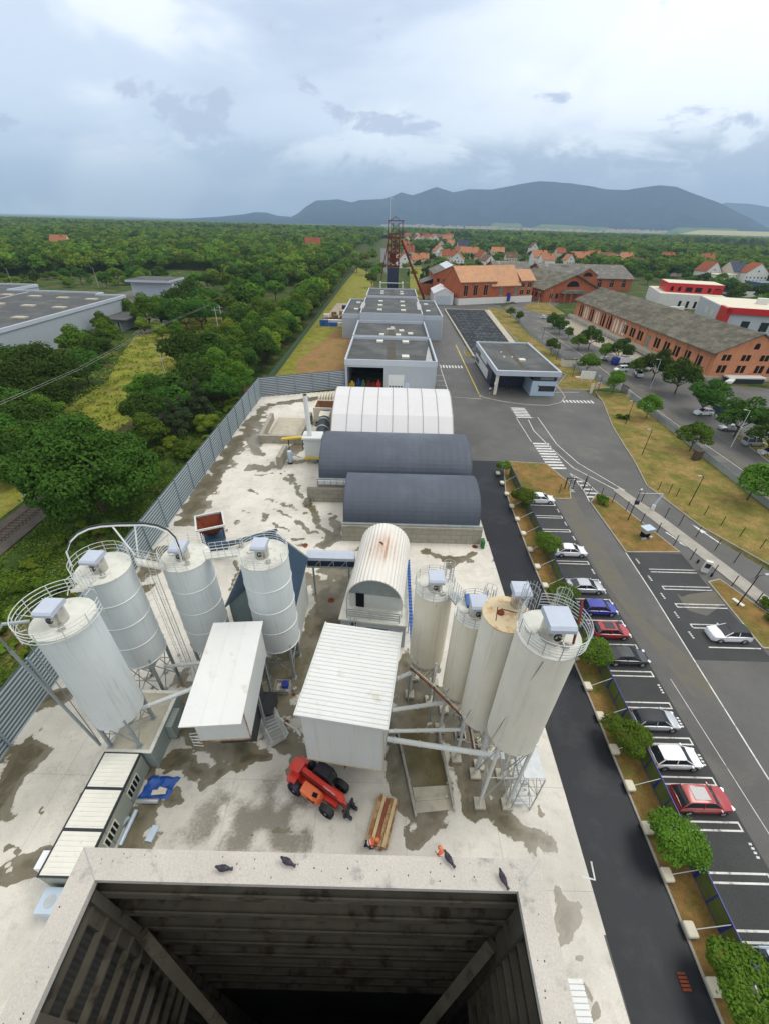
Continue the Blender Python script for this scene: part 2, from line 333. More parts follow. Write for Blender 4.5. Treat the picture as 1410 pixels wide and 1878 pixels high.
 tyre=dict(c=(.022,.022,.024),var=.2,sc_=3,r=.85),
 rimmetal=dict(c=(.45,.46,.48),var=.1,sc_=3,r=.3,metal=.6),
 car_white=dict(c=(.74,.76,.78),var=.02,sc_=1,r=.3,coat=.7), car_silver=dict(c=(.46,.48,.50),var=.02,sc_=1,r=.3,metal=.4,coat=.6),
 car_blue=dict(c=(.012,.022,.30),var=.02,sc_=1,r=.28,coat=.8), car_red=dict(c=(.34,.010,.014),var=.02,sc_=1,r=.28,coat=.8),
 car_black=dict(c=(.016,.018,.022),var=.02,sc_=1,r=.25,coat=.8), car_beige=dict(c=(.40,.38,.33),var=.02,sc_=1,r=.35,coat=.5),
 car_lightblue=dict(c=(.42,.52,.62),var=.02,sc_=1,r=.3,coat=.7),
 lampglass=dict(c=(.7,.72,.74),var=.02,sc_=1,r=.1), taillamp=dict(c=(.35,.01,.01),var=.02,sc_=1,r=.15),
 plate=dict(c=(.7,.7,.66),var=.02,sc_=1,r=.4),
 teleRed=dict(c=(.58,.025,.010),var=.1,sc_=1.5,c2=(.30,.05,.03),s2=2,t2=(.62,.8),r=.38,coat=.3), teleOrange=dict(c=(.72,.13,.025),var=.08,sc_=1.5,r=.4,coat=.3),
 hivis=dict(c=(.85,.13,.04),var=.05,sc_=3,r=.7), navycloth=dict(c=(.02,.028,.07),var=.2,sc_=5,r=.9), skin=dict(c=(.45,.26,.18),var=.05,sc_=5,r=.6), helmet=dict(c=(.85,.19,.07),var=.03,sc_=3,r=.35), boot=dict(c=(.04,.03,.025),var=.2,sc_=4,r=.8), reflect=dict(c=(.62,.62,.58),var=.05,sc_=4,r=.4),
 wood=dict(c=(.42,.29,.15),var=.25,sc_=2,c2=(.26,.12,.06),s2=1.5,t2=(.45,.6),r=.85), woodpale=dict(c=(.55,.42,.24),var=.2,sc_=2,r=.85), woodred=dict(c=(.26,.085,.05),var=.25,sc_=2,r=.85),
 tarp=dict(c=(.015,.09,.40),var=.2,sc_=2,r=.4,bump=.03,bs=3), blueplastic=dict(c=(.03,.12,.36),var=.1,sc_=1,r=.45), bluepaint=dict(c=(.015,.03,.24),var=.1,sc_=1,r=.45), deepblue=dict(c=(.01,.01,.38),var=.05,sc_=1,r=.5),
 meshfence=dict(c=(.11,.14,.04),var=.2,sc_=1,r=.8), blackpost=dict(c=(.016,.018,.022),var=.1,sc_=2,r=.5),
 pigeon=dict(c=(.045,.04,.052),var=.4,sc_=14,c2=(.10,.09,.11),s2=9,t2=(.5,.6),r=.7),
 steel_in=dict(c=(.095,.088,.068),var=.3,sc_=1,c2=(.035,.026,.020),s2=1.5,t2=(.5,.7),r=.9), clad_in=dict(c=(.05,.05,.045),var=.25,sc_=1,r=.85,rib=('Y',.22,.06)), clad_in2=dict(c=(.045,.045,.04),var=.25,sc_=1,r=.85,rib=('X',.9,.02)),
 water=dict(c=(.12,.10,.045),var=.3,sc_=.6,c2=(.07,.06,.03),s2=.7,r=.12,spec=.5),
 solar=dict(spec=.15,c=(.020,.026,.032),var=.35,sc_=.5,c2=(.055,.064,.072),s2=.35,t2=(.48,.6),fine=.2,bs=2,r=.8),
 yellow=dict(c=(.60,.42,.03),var=.15,sc_=1,r=.5), olive=dict(c=(.14,.16,.04),var=.2,sc_=1,r=.7), greenpaint=dict(c=(.04,.16,.05),var=.2,sc_=1,r=.6),
 balecream=dict(c=(.62,.58,.46),var=.1,sc_=1,r=.7), mulch=dict(c=(.07,.05,.035),var=.3,sc_=3,r=.95), brickpave=dict(c=(.27,.17,.13),var=.15,sc_=.6,fine=.15,bs=4,r=.9),
 rail=dict(c=(.14,.085,.06),var=.2,sc_=2,r=.6), sleeper=dict(c=(.12,.10,.085),var=.25,sc_=2,r=.95),
 field_y=dict(c=(.34,.30,.12),var=.15,sc_=.01,r=1), field_g=dict(c=(.06,.10,.04),var=.25,sc_=.006,c2=(.09,.13,.05),s2=.003,t2=(.45,.6),r=1), farwhite=dict(c=(.52,.50,.48),var=.1,sc_=.01,r=.9), farroof=dict(c=(.34,.20,.14),var=.2,sc_=.01,r=.9),
)
# ================================================================ SETTING: terrain, roads, markings
def struct(name,mb,m,**k): return tag(mb.build(name,m,**k),kind='structure')
def pxs(*pts,z=0.0): return [G2(x,y,z) for x,y in pts]
b=MB(); b.add([(-30000,-400,0),(30000,-400,0),(30000,30000,0),(-30000,30000,0)],[(0,1,2,3)]); struct('ground',b,'grass')
def sheetp(name,poly,z,m): b=MB(); b.sheet(poly,z); return struct(name,b,m)
# meadows along the railway and behind the fence
sheetp('meadow',[(-95,30),(-66,20),(-58,46),(-58,100),(-57,140),(-62,185),(-76,212),(-100,208),(-98,170),(-88,140),(-78,115),(-76,90),(-90,60)],.012,'meadow')
sheetp('meadow',[(-49,20),(-33,12),(-33,60),(-34,110),(-50,110),(-52,60)],.012,'grass')
sheetp('lawn',[(-33.2,107),(-12,115.5),(-18.3,174),(-18.3,218),(-12,246),(-12,300),(-14,420),(-34.5,492),(-34.8,300)],.012,'meadow')
sheetp('bare_soil',[(-25,113),(-12,117),(-12,145),(-13,170),(-18.5,186),(-23,190),(-26,165),(-30,140)],.018,'baresoil')
sheetp('storage_yard',[(-31,196),(-19,196),(-19,216),(-12.5,222),(-12.5,262),(-30,262)],.018,'path')
sheetp('lawn',[(13.5,268),(13.5,330),(20,520),(45,520),(40,330),(30,290),(24,268)],.012,'meadow')
# railway: ballast, sleepers, rails
b=MB(); b.prism([(-57.6,20),(-51.4,20),(-50.9,150),(-52,260),(-56,420),(-59,420),(-55.5,260),(-54.6,150)],0,.22); struct('ballast',b,'gravel')
b=MB()
for i in range(190):
    y=22+i*.68; b.ob((-54.3,y,.27),(2.5,.25,.14))
tag(b.build('sleeper_row','sleeper'),kind='structure')
b=MB()
for dx in (-.75,.75): b.tube([(-54.3+dx,22,.4),(-54.3+dx,150,.4),(-55.5+dx+1.2,260,.4),(-57.5+dx,420,.4)],.07,4)
tag(b.build('railway_track','rail'),kind='structure')
sheetp('path',[(-62,100),(-57.5,100),(-57.5,215),(-63,215),(-60,160)],.02,'path')
# concrete yard with wet patches stored as a mesh attribute
YP=[(-33,-12),(14.9,-12),(15.4,20),(15.2,47.5),(14.9,73.5),(13.6,99),(13.4,113.2),(-11.6,113.2),(-32.8,106)]
def fbm(X,Y,s,seed,oct=5):
    rs=np.random.RandomState(seed); out=np.zeros_like(X); amp=.5
    for o in range(oct):
        g=rs.rand(256,256); fx=X*s; fy=Y*s; ix=np.floor(fx).astype(int); iy=np.floor(fy).astype(int); tx=fx-ix; ty=fy-iy
        tx=tx*tx*(3-2*tx); ty=ty*ty*(3-2*ty)
        a=g[ix%256,iy%256]; b_=g[(ix+1)%256,iy%256]; c=g[ix%256,(iy+1)%256]; d=g[(ix+1)%256,(iy+1)%256]
        out+=amp*((a*(1-tx)+b_*tx)*(1-ty)+(c*(1-tx)+d*tx)*ty); s*=2.03; amp*=.5
    return out
CAPS=[ # wet strokes: photo points, radius in metres, weight
 ([(70,1290),(115,1270)],1.3,1),([(48,1385),(20,1440),(5,1480)],1.5,1),([(0,1600),(90,1593)],.35,1),([(15,1555),(45,1580),(90,1592)],.35,1),([(60,1575),(90,1560)],.3,1),
 ([(345,950),(395,870),(450,800)],2.4,.95),([(455,790),(490,745),(620,725)],2.2,.75),([(230,1110),(300,1010)],1.6,.9),([(480,775),(470,830)],1.6,.8),
 ([(655,1060),(610,1075),(600,1130),(585,1200)],2.6,1.05),([(600,1045),(640,1040)],1.8,1),([(625,960),(600,1000)],1.0,1),
 ([(520,878),(545,890),(560,925),(580,950),(600,985)],.55,1),([(545,890),(530,872)],.4,1),([(505,935),(560,965),(590,985)],.45,.9),([(610,945),(618,975)],.6,.9),([(490,985),(560,985)],.5,.7),
 ([(285,1412),(340,1405),(400,1410),(440,1400),(470,1390),(520,1395)],.7,1.05),([(335,1450),(390,1425),(420,1410)],.45,1),([(250,1500),(290,1470),(325,1450)],.6,1),([(265,1500),(245,1560)],1.3,1.05),
 ([(340,1350),(400,1365),(460,1380)],1.2,.9),([(500,1330),(540,1390)],1.6,.9),([(490,1280),(530,1200)],3.4,.9),([(330,1300),(350,1240)],1.5,.8),
 ([(750,1240),(780,1300),(850,1360),(880,1420)],2.9,1.1),([(730,1330),(745,1400),(780,1470)],2.0,1.05),([(850,1400),(860,1480)],1.4,.95),([(900,1490),(960,1530),(1005,1560)],.75,1),([(740,1480),(760,1540)],.5,1),([(800,1480),(780,1540)],.6,.9),
 ([(455,900),(500,915),(540,935)],.22,.95),([(440,930),(490,950)],.2,.9),([(560,905),(590,960)],.25,.9),([(640,880),(610,900)],.5,.9),([(470,870),(520,865)],.25,.9),([(180,1420),(150,1480),(120,1530)],.18,.95),([(420,1100),(440,1000)],.5,.7),([(100,1450),(60,1520)],.2,.9),([(960,1440),(985,1500)],.25,.95),([(1010,1610),(1030,1660)],.25,.95),([(680,1000),(640,1010)],.3,.9),([(400,1500),(470,1530),(560,1520)],.22,.8),([(640,1400),(660,1380)],.6,.85),([(1040,1680),(1050,1730)],.7,.95),([(1075,1790),(1095,1860)],.35,.9),([(780,1010),(860,1030)],.9,.85),([(870,1015),(830,1035)],.7,.85),([(535,1075),(570,1060)],1.0,.8),
 ([(500,800),(590,810)],1.3,.9),([(530,845),(600,850)],1.1,.8),([(560,1000),(500,960)],.6,.6),([(380,1000),(420,960)],1.6,.55),([(600,1215),(570,1240)],1.2,1)]
xs=np.arange(-33,15.61,.27); ys=np.concatenate([np.arange(-12,62,.27),np.arange(62,113.5,.42)])
X,Y=np.meshgrid(xs,ys); wet=np.zeros_like(X)
nx=fbm(X,Y,.35,3)-.48; ny=fbm(X,Y,.35,4)-.48; hf=fbm(X,Y,.8,5,4)-.47; nx2=fbm(X,Y,1.3,15,4)-.47; ny2=fbm(X,Y,1.3,16,4)-.47
for pts,rr,wt in CAPS:
    P=[np.array(G2(*p)) for p in pts]
    d=np.full_like(X,1e9)
    for a,c in zip(P[:-1],P[1:]):
        ab=c-a; t=np.clip(((X-a[0])*ab[0]+(Y-a[1])*ab[1])/max(ab@ab,1e-6),0,1)
        d=np.minimum(d,np.hypot(X-a[0]-t*ab[0]+nx*(1.6+1.3*rr)+nx2*1.1,Y-a[1]-t*ab[1]+ny*(1.6+1.3*rr)+ny2*1.1))
    wet=np.maximum(wet,wt*np.clip(1.16-d/(rr*1.4)+hf*.85,0,1))
wet=np.maximum(wet,np.clip((fbm(X,Y,.16,8)-.60)*5+hf,0,.9)*np.clip((Y-22)/30,0,1)*.8)
oil=np.exp(-(((X+8.5)/6.5)**2+((Y-12.6)/3.2)**2)**1.6*.5)*np.clip(.6+2.6*(fbm(X,Y,.7,11)-.42),0,1)
oil=np.maximum(oil,.5*np.clip((fbm(X,Y,.25,14)-.55)*4,0,1))
import bmesh
def inpoly(X,Y,P):
    r=np.zeros(X.shape,bool); n=len(P)
    for i in range(n):
        x0,y0=P[i]; x1,y1=P[(i+1)%n]
        c=((y0>Y)!=(y1>Y))&(X<(x1-x0)*(Y-y0)/((y1-y0) if y1!=y0 else 1e-9)+x0); r^=c
    return r
ny_,nx_=X.shape; cx=(X[:-1,:-1]+X[1:,1:])/2; cy=(Y[:-1,:-1]+Y[1:,1:])/2; keep=inpoly(cx,cy,YP)
idx=np.arange(nx_*ny_).reshape(ny_,nx_); q=np.stack([idx[:-1,:-1],idx[:-1,1:],idx[1:,1:],idx[1:,:-1]],-1)[keep]
me=bpy.data.meshes.new('concrete_yard'); me.from_pydata(np.stack([X.ravel(),Y.ravel(),np.full(X.size,.03)],-1).tolist(),[],q.tolist())
for an,arr in (('wet',wet),('oil',oil)):
    a=me.attributes.new(an,'FLOAT','POINT'); a.data.foreach_set('value',arr.ravel().astype(np.float32))
m=bpy.data.materials.new('concrete_slab'); m.use_nodes=True; t=m.node_tree; n=t.nodes; l=t.links; bs_=n['Principled BSDF']
def q_(tp,**k):
    x=n.new(tp)
    for a,bv in k.items(): setattr(x,a,bv)
    return x
tcn=q_('ShaderNodeTexCoord')
def nz(s,d=6,rg=.62):
    x=q_('ShaderNodeTexNoise'); x.inputs['Scale'].default_value=s; x.inputs['Detail'].default_value=d; x.inputs['Roughness'].default_value=rg; l.new(tcn.outputs['Object'],x.inputs[0]); return x.outputs[0]
def mp_(v,a,b_,c=0,d=1,sm_=True):
    x=q_('ShaderNodeMapRange'); x.interpolation_type='SMOOTHSTEP' if sm_ else 'LINEAR'; l.new(v,x.inputs[0])
    for i,y_ in enumerate((a,b_,c,d)): x.inputs[i+1].default_value=y_
    return x.outputs[0]
def mxx(f,a,b_):
    x=q_('ShaderNodeMix',data_type='RGBA'); l.new(f,x.inputs[0])
    for i,v in ((6,a),(7,b_)):
        if isinstance(v,tuple): x.inputs[i].default_value=v+(1,)
        else: l.new(v,x.inputs[i])
    return x.outputs[2]
def ma(op,a,b_):
    x=q_('ShaderNodeMath',operation=op)
    for i,v in enumerate((a,b_)):
        if isinstance(v,(int,float)): x.inputs[i].default_value=v
        else: l.new(v,x.inputs[i])
    return x.outputs[0]
cc=mxx(mp_(nz(.16),.35,.7),(.64,.61,.54),(.49,.465,.41)); cc=mxx(mp_(nz(1.1),.5,.8,0,.6),cc,(.36,.335,.28)); cc=mxx(mp_(nz(.45),.58,.72,0,.5),cc,(.72,.69,.62))
ao=q_('ShaderNodeAttribute',attribute_name='oil'); cc=mxx(mp_(ma('ADD',ao.outputs['Fac'],ma('MULTIPLY',ma('SUBTRACT',nz(5,5,.75),.5),.9)),.3,1.0,0,.85),cc,(.165,.145,.11))
aw=q_('ShaderNodeAttribute',attribute_name='wet'); ww=ma('ADD',aw.outputs['Fac'],ma('MULTIPLY',ma('SUBTRACT',nz(1.6,6,.7),.5),.55)); wf=mp_(ww,.44,.53)
wcol=mxx(mp_(nz(.3),.4,.65),(.145,.125,.078),(.205,.185,.135)); wcol=mxx(mp_(ww,.75,1.1),wcol,(.095,.080,.048)); cc=mxx(wf,cc,wcol)
sx=q_('ShaderNodeSeparateXYZ'); l.new(tcn.outputs['Object'],sx.inputs[0])
def joint(o,p,off):
    f=ma('ABSOLUTE',ma('SUBTRACT',ma('FRACT',ma('DIVIDE',ma('ADD',o,off),p),0),.5),0); return mp_(f,.0,.035/p,1,0,False)
jn=ma('MAXIMUM',joint(sx.outputs[0],7.0,1.2),joint(sx.outputs[1],6.5,.7)); cc=mxx(ma('MULTIPLY',jn,.45),cc,(.12,.11,.09))
x=q_('ShaderNodeVectorMath',operation='SCALE'); l.new(cc,x.inputs[0]); l.new(mp_(nz(14,3,.7),.25,.75,.88,1.12,False),x.inputs[3]); l.new(x.outputs[0],bs_.inputs['Base Color'])
l.new(mp_(wf,0,1,.85,.2,False),bs_.inputs['Roughness'])
me.materials.append(m); o=bpy.data.objects.new('concrete_yard',me); col.objects.link(o); tag(o,kind='structure')
# asphalt
sheetp('asphalt',[(14,-15),(15.4,20),(15.2,47.5),(14.9,73.5),(13.6,99),(13.4,268),(22,300),(64,270),(62,238),(57,225),(53,160),(56,118),(57.3,108.8),(49.3,74.1),(47.5,65),(50,50),(62,20),(70,-15)],.014,'asphalt_old')
sheetp('access_road',[(14.9,-14),(20.3,-14),(20.6,20),(20.5,46),(20.9,62),(22.5,73.4),(14.9,73.4),(15.2,47.5),(15.4,20)],.034,'asphalt_dark')
sheetp('parking_bays',[(23.2,-14),(28.6,-14),(28.6,59.8),(23.6,62)],.020,'asphalt_stall')
sheetp('parking_bays',[(34.6,46.3),(42.6,46.3),(42.3,38),(42.4,28.4),(33.8,28.4)],.020,'asphalt_stall')
sheetp('asphalt_patch',[(29.2,61),(32.3,61),(31.7,40),(31,34),(33.6,28),(33.5,24),(31,24),(29,40)],.018,'asphalt_pale')
sheetp('asphalt_patch',pxs((1262,1120),(1295,1130),(1330,1105),(1345,1090),(1300,1085),(1262,1090),(1250,1095),(1240,1088),(1253,1110)),.024,'asphalt_pale')
# street on the right
sheetp('street',[(66,-5),(90,-5),(77,60),(76,95),(77.5,140),(79,180),(80,232),(90,262),(64,264),(63,222),(60,190),(61,140),(66.8,118),(65.8,88),(64,60)],.010,'street')
sheetp('pavement',[(71.3,40),(73.2,40),(72.2,70),(72,95),(73.5,145),(72.5,200),(71,230),(69.6,228),(70.8,190),(71.6,146),(70,95),(70.2,68)],.022,'asphalt_pale')
sheetp('parking_lot',[(74,40),(105,40),(140,80),(125,118),(112,125),(99,128),(95,160),(92,236),(80,240),(76,200),(77,150),(74.5,95)],.016,'asphalt_old')
sheetp('forecourt',[(84,150),(93,150),(92,230),(80,230),(80,185)],.020,'path')
sheetp('street',[(64,262),(90,262),(104,285),(150,300),(260,300),(260,318),(120,318),(80,290)],.018,'street')
sheetp('street',[(-11,505),(-1,400),(-4,330),(4,330),(6,400),(-3,560),(-10,900),(-20,900)],.018,'street')
def raised(name,poly,m,h=.12,kw=.16):        # a planted island inside its kerb
    b=MB(); b.prism(poly,0,h); struct(name,b,m)
    b=MB(); P=[Vector(p) for p in poly]; n_=len(P)
    for i in range(n_):
        a,c=P[i],P[(i+1)%n_]; b.beam((a.x,a.y,h/2+.012),(c.x,c.y,h/2+.012),kw,h+.03)
    struct('kerb',b,'kerb')
raised('planted_verge',[(20.35,-14),(23.1,-14),(23.3,40),(23.8,60),(31.6,60.2),(33.2,65.5),(31.2,72.8),(23,73.3),(20.9,62),(20.5,46),(20.6,20)],'browngrass')
raised('planted_verge',pxs((1082,922),(1095,905),(1120,915),(1245,1013),(1147,1013)),'browngrass')
raised('planted_verge',pxs((1298,1068),(1318,1063),(1420,1135),(1420,1190),(1397,1189)),'browngrass')
raised('grass_verge',[(57.3,108.8),(52.6,92),(49.3,74.1),(47.2,65.5),(49.5,53),(53.9,44),(66,14),(71,14),(64.2,56),(64.6,74),(65.4,88),(66.3,116),(58.6,117.2)],'drygrass')
raised('grass_verge',[(47.5,119),(56.6,118.5),(64.4,121.5),(60.3,142),(60,160),(60,190),(61.5,222),(63,250),(56,262),(50,235),(52,200),(51,165),(50.5,150),(55.6,133)],'drygrass')
raised('grass_verge',[(27.2,152),(30.4,152.5),(30.2,160),(27.3,160)],'drygrass')
raised('planted_verge',[(78,37),(108,37),(104,70),(88,86),(79,90),(76.5,70)],'drygrass')
raised('grass_verge',[(80,244),(93,244),(96,285),(86,283),(75,262)],'drygrass')
sheetp('footway',[(47.8,118.6),(49.5,119),(50.5,150),(53,160),(57,175),(54.6,176),(47,150)],.130,'brickpave')
# guard house plinth
b=MB(); pl=[(24.9,112),(25.6,109.8),(30,107.2),(36,105.2),(41.5,105),(45.5,107.5),(48.2,112),(48.9,118),(49.5,150),(30,151),(26.6,125)]
b.prism(pl,0,.14); struct('pavement',b,'asphalt_old')
b=MB()
for a,c in zip(pl[:8],pl[1:9]): b.beam((a[0],a[1],.085),(c[0],c[1],.085),.3,.17)
struct('kerb',b,'kerb')
# entry lanes island
b=MB(); b.prism([(40.2,63.4),(41.8,64.2),(44.6,56),(46.2,49.5),(48.4,40.5),(50.5,31),(53,20),(51.2,20),(47,36.5),(44.2,48.5),(42.6,54.5)],0,.11); struct('median_island',b,'kerb')
# painted markings
mk=MB(); ym=MB()
BL=[58.3,54.7,51.1,47.4,43.8,40.2,36.7,33.3,29.9,26.5,23.05,19.65,16.35,13.15,10.0,7.0,3.7]
def baybox(x0,x1,y,w=.55,lw=.13):
    for yy in (y-w/2,y+w/2): mk.sheet([(x0,yy-lw/2),(x1,yy-lw/2),(x1,yy+lw/2),(x0,yy+lw/2)],.026)
    mk.sheet([(x1-lw,y-w/2+lw/2),(x1,y-w/2+lw/2),(x1,y+w/2-lw/2),(x1-lw,y+w/2-lw/2)],.026)
rnd=random.Random(5)
def chips(x,y):      # the small bay numbers, too worn to read
    for k in range(4):
        yy=y+.42-k*.27; xx=x
        mk.sheet([(xx,yy),(xx+.22,yy-.03),(xx+.27,yy+.12),(xx+.05,yy+.15)],.026)
for y in BL: baybox(23.5,28.35,y)
for a,c in zip(BL[:-1],BL[1:]): chips(28.15,(a+c)/2)
for y in (42.6,39.35,36.3,33.1):
    for yy in (y-.27,y+.27): mk.sheet([(36.2,yy-.065),(42.4,yy-.065),(42.4,yy+.065),(36.2,yy+.065)],.026)
for y in (36.3,33.1,39.35): mk.sheet([(36.2,y-.205),(36.33,y-.205),(36.33,y+.205),(36.2,y+.205)],.026)
mk.sheet([(36.4,30.05),(42.2,30.05),(42.2,30.2),(36.4,30.2)],.026)
for y in (44.4,41,37.8,34.7,31.7): chips(35.3,y)
mk.strip([(34.6,46.3),(34.3,38),(33.6,26),(33.1,17),(32.7,8),(32.2,-5)],.13,.025)
mk.strip([(29.9,26),(30.1,18),(30.3,9)],.06,.025)
def zebra(x0,x1,y0,y1,n,w=.5,ax='y'):
    for i in range(n):
        t=(i+.5)/n
        if ax=='y': y=y0+(y1-y0)*t; mk.sheet([(x0,y-w/2),(x1,y-w/2),(x1,y+w/2),(x0,y+w/2)],.026)
        else: x=x0+(x1-x0)*t; mk.sheet([(x-w/2,y0),(x+w/2,y0),(x+w/2,y1),(x-w/2,y1)],.026)
zebra(31.3,34.9,103.3,96.2,7,.55); zebra(31.2,34.6,82.6,70.6,10,.62); zebra(46.3,54.9,107.9,109.9,9,.5,'x'); zebra(16.4,24.2,137.4,140.4,8,.5,'x')
zebra(33,40,215,220,7,.5,'x'); zebra(37,45,180,184,7,.5,'x')
mk.strip([(31.1,96.2),(31.1,82.7)],.13,.026); mk.strip([(46.0,115.6),(53.5,116.2)],.2,.15)
mk.strip(pxs((972,767),(985,765),(1020,815),(1060,850),(1145,900)),.16,.026); mk.strip(pxs((968,770),(978,790),(1010,822),(1050,858),(1137,903)),.16,.026)
mk.strip(pxs((1044,868),(1070,900),(1080,920)),.14,.026); mk.strip(pxs((1044,868),(1075,885),(1105,912)),.14,.026)
for i in range(6):
    a=G(1050+i*5.2,876+i*7); c=G(1058+i*9.2,876+i*7.3); mk.strip([(a.x,a.y),(c.x,c.y)],.42,.026)
def arrow(a,bq):
    a=Vector(a); c=Vector(bq); d=(c-a).normalized(); n_=Vector((-d.y,d.x)); h=c-d*(c-a).length*.45
    mk.sheet([tuple(a+n_*.12),tuple(a-n_*.12),tuple(h-n_*.12),tuple(h+n_*.12)],.026); mk.sheet([tuple(h-n_*.42),tuple(c),tuple(h+n_*.42)],.026)
arrow(G2(1220,976),G2(1271,1010)); arrow(G2(1320,997),G2(1268,962))
mk.strip([(16.7,141.5),(16.7,110),(24.9,108.9)],.18,.026)
for y in (115,119.5,124,129): mk.strip([(14.2,y),(16.6,y)],.14,.026)
mk.strip([(16.7,110),(14,110)],.14,.026)
ym.strip([(25.6,169),(25.2,140),(24.9,110.4)],.28,.026)
mk.strip(pxs((1065,1607),(1090,1614),(1083,1580)),.13,.040)
mk.strip([(69.5,60),(69.0,90),(69.4,120),(70.6,146),(69,200)],.12,.024)
for x in (48,52,60): mk.strip([(x+34,100),(x+40,112)],.12,.024)
struct('road_marking',mk,'paint',fix=False); struct('yellow_line',ym,'yellowpaint',fix=False)
# ================================================================ NEAR: hopper tower under the camera
ZR=26.0
OL=G(155,1552,ZR); OR_=G(990,1578,ZR); IL=G(175,1612,ZR); IR=G(950,1637,ZR)
xo0,xo1=OL.x,OR_.x; yo1=(OL.y+OR_.y)/2; xi0,xi1=IL.x,IR.x; yi1=(IL.y+IR.y)/2; yo0,yi0=-6.2,-5.3
T=thing('hopper_tower','open topped square tower with a pale concrete coping, looked down into in the foreground','tower',((xo0+xo1)/2,-1,0))
b=MB()
b.prism([(xo0,yo1),(xo1,yo1),(xi1,yi1),(xi0,yi1)],ZR-.18,ZR); b.prism([(xo0,yo1),(xi0,yi1),(xi0,yi0),(xo0,yo0)],ZR-.18,ZR); b.prism([(xo1,yo1),(xi1,yi1),(xi1,yi0),(xo1,yo0)],ZR-.18,ZR); b.prism([(xo0,yo0),(xo1,yo0),(xi1,yi0),(xi0,yi0)],ZR-.18,ZR)
b.build('coping','rimconc',T,w=True)
b=MB()
for s in ((xo0,yo1,xi0,yi1),(xo1,yo1,xi1,yi1)): b=MB(); b.beam((s[0],s[1],ZR+.002),(s[2],s[3],ZR+.002),.012,.006); b.build('coping_joint','steelleg',T,w=True)
b=MB(); e=.05
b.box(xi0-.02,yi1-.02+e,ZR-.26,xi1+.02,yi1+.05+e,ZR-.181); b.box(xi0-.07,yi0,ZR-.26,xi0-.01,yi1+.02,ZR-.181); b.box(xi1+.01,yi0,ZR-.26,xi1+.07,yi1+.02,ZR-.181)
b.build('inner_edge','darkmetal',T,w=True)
q=.22
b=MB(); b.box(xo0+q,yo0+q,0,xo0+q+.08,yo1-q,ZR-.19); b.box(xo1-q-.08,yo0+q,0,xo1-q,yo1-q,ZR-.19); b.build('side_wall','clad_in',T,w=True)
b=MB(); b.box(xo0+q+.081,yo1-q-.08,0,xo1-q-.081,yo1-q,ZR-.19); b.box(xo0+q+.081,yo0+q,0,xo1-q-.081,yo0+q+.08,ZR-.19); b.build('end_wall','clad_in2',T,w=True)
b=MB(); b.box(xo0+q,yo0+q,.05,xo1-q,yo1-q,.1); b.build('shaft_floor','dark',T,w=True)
wx0=xo0+q+.08; wx1=xo1-q-.08; wy1=yo1-q-.08
for k in range(9):                                     # horizontal girts of the far wall
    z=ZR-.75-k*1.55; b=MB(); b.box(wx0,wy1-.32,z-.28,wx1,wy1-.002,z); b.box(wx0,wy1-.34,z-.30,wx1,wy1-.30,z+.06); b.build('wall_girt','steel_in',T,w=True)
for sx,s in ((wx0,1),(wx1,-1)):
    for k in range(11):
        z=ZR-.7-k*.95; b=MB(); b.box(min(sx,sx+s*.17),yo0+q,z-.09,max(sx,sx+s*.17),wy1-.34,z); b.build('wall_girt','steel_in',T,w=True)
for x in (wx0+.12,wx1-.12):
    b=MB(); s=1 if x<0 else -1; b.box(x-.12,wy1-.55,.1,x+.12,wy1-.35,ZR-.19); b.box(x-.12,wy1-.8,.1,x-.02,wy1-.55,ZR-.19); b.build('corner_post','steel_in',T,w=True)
for s,x in ((1,wx0),(-1,wx1)):
    b=MB(); b.beam((x+s*.35,wy1-.5,ZR-3.6),(x+s*4.1,wy1-3.2,ZR-13),.28,.22); b.build('diagonal_brace','steel_in',T,w=True)
    for yy in (.9,):
        b=MB(); b.box(min(x+s*.19,x+s*.3),yy-.08,ZR-12,max(x+s*.19,x+s*.3),yy+.08,ZR-.19); b.build('wall_post','steel_in',T,w=True)
nb=MB(); rnd=random.Random(3)
for k in range(70):                                   # droppings and grit stuck on the coping
    if k%2: x=rnd.uniform(xo0+.2,xo1-.2); y=rnd.uniform(yi1+.1,yo1-.1)
    else: x=rnd.choice((rnd.uniform(xo0+.1,xi0-.1),rnd.uniform(xi1+.1,xo1-.1))); y=rnd.uniform(-1.5,yi1)
    r_=rnd.uniform(.006,.02); nb.cyl((x,y,ZR),(x+rnd.uniform(-.01,.01),y,ZR+.008),r_,r_*.6,6)
tag(nb.build('grit_specks','mulch',T,w=True),kind='stuff')
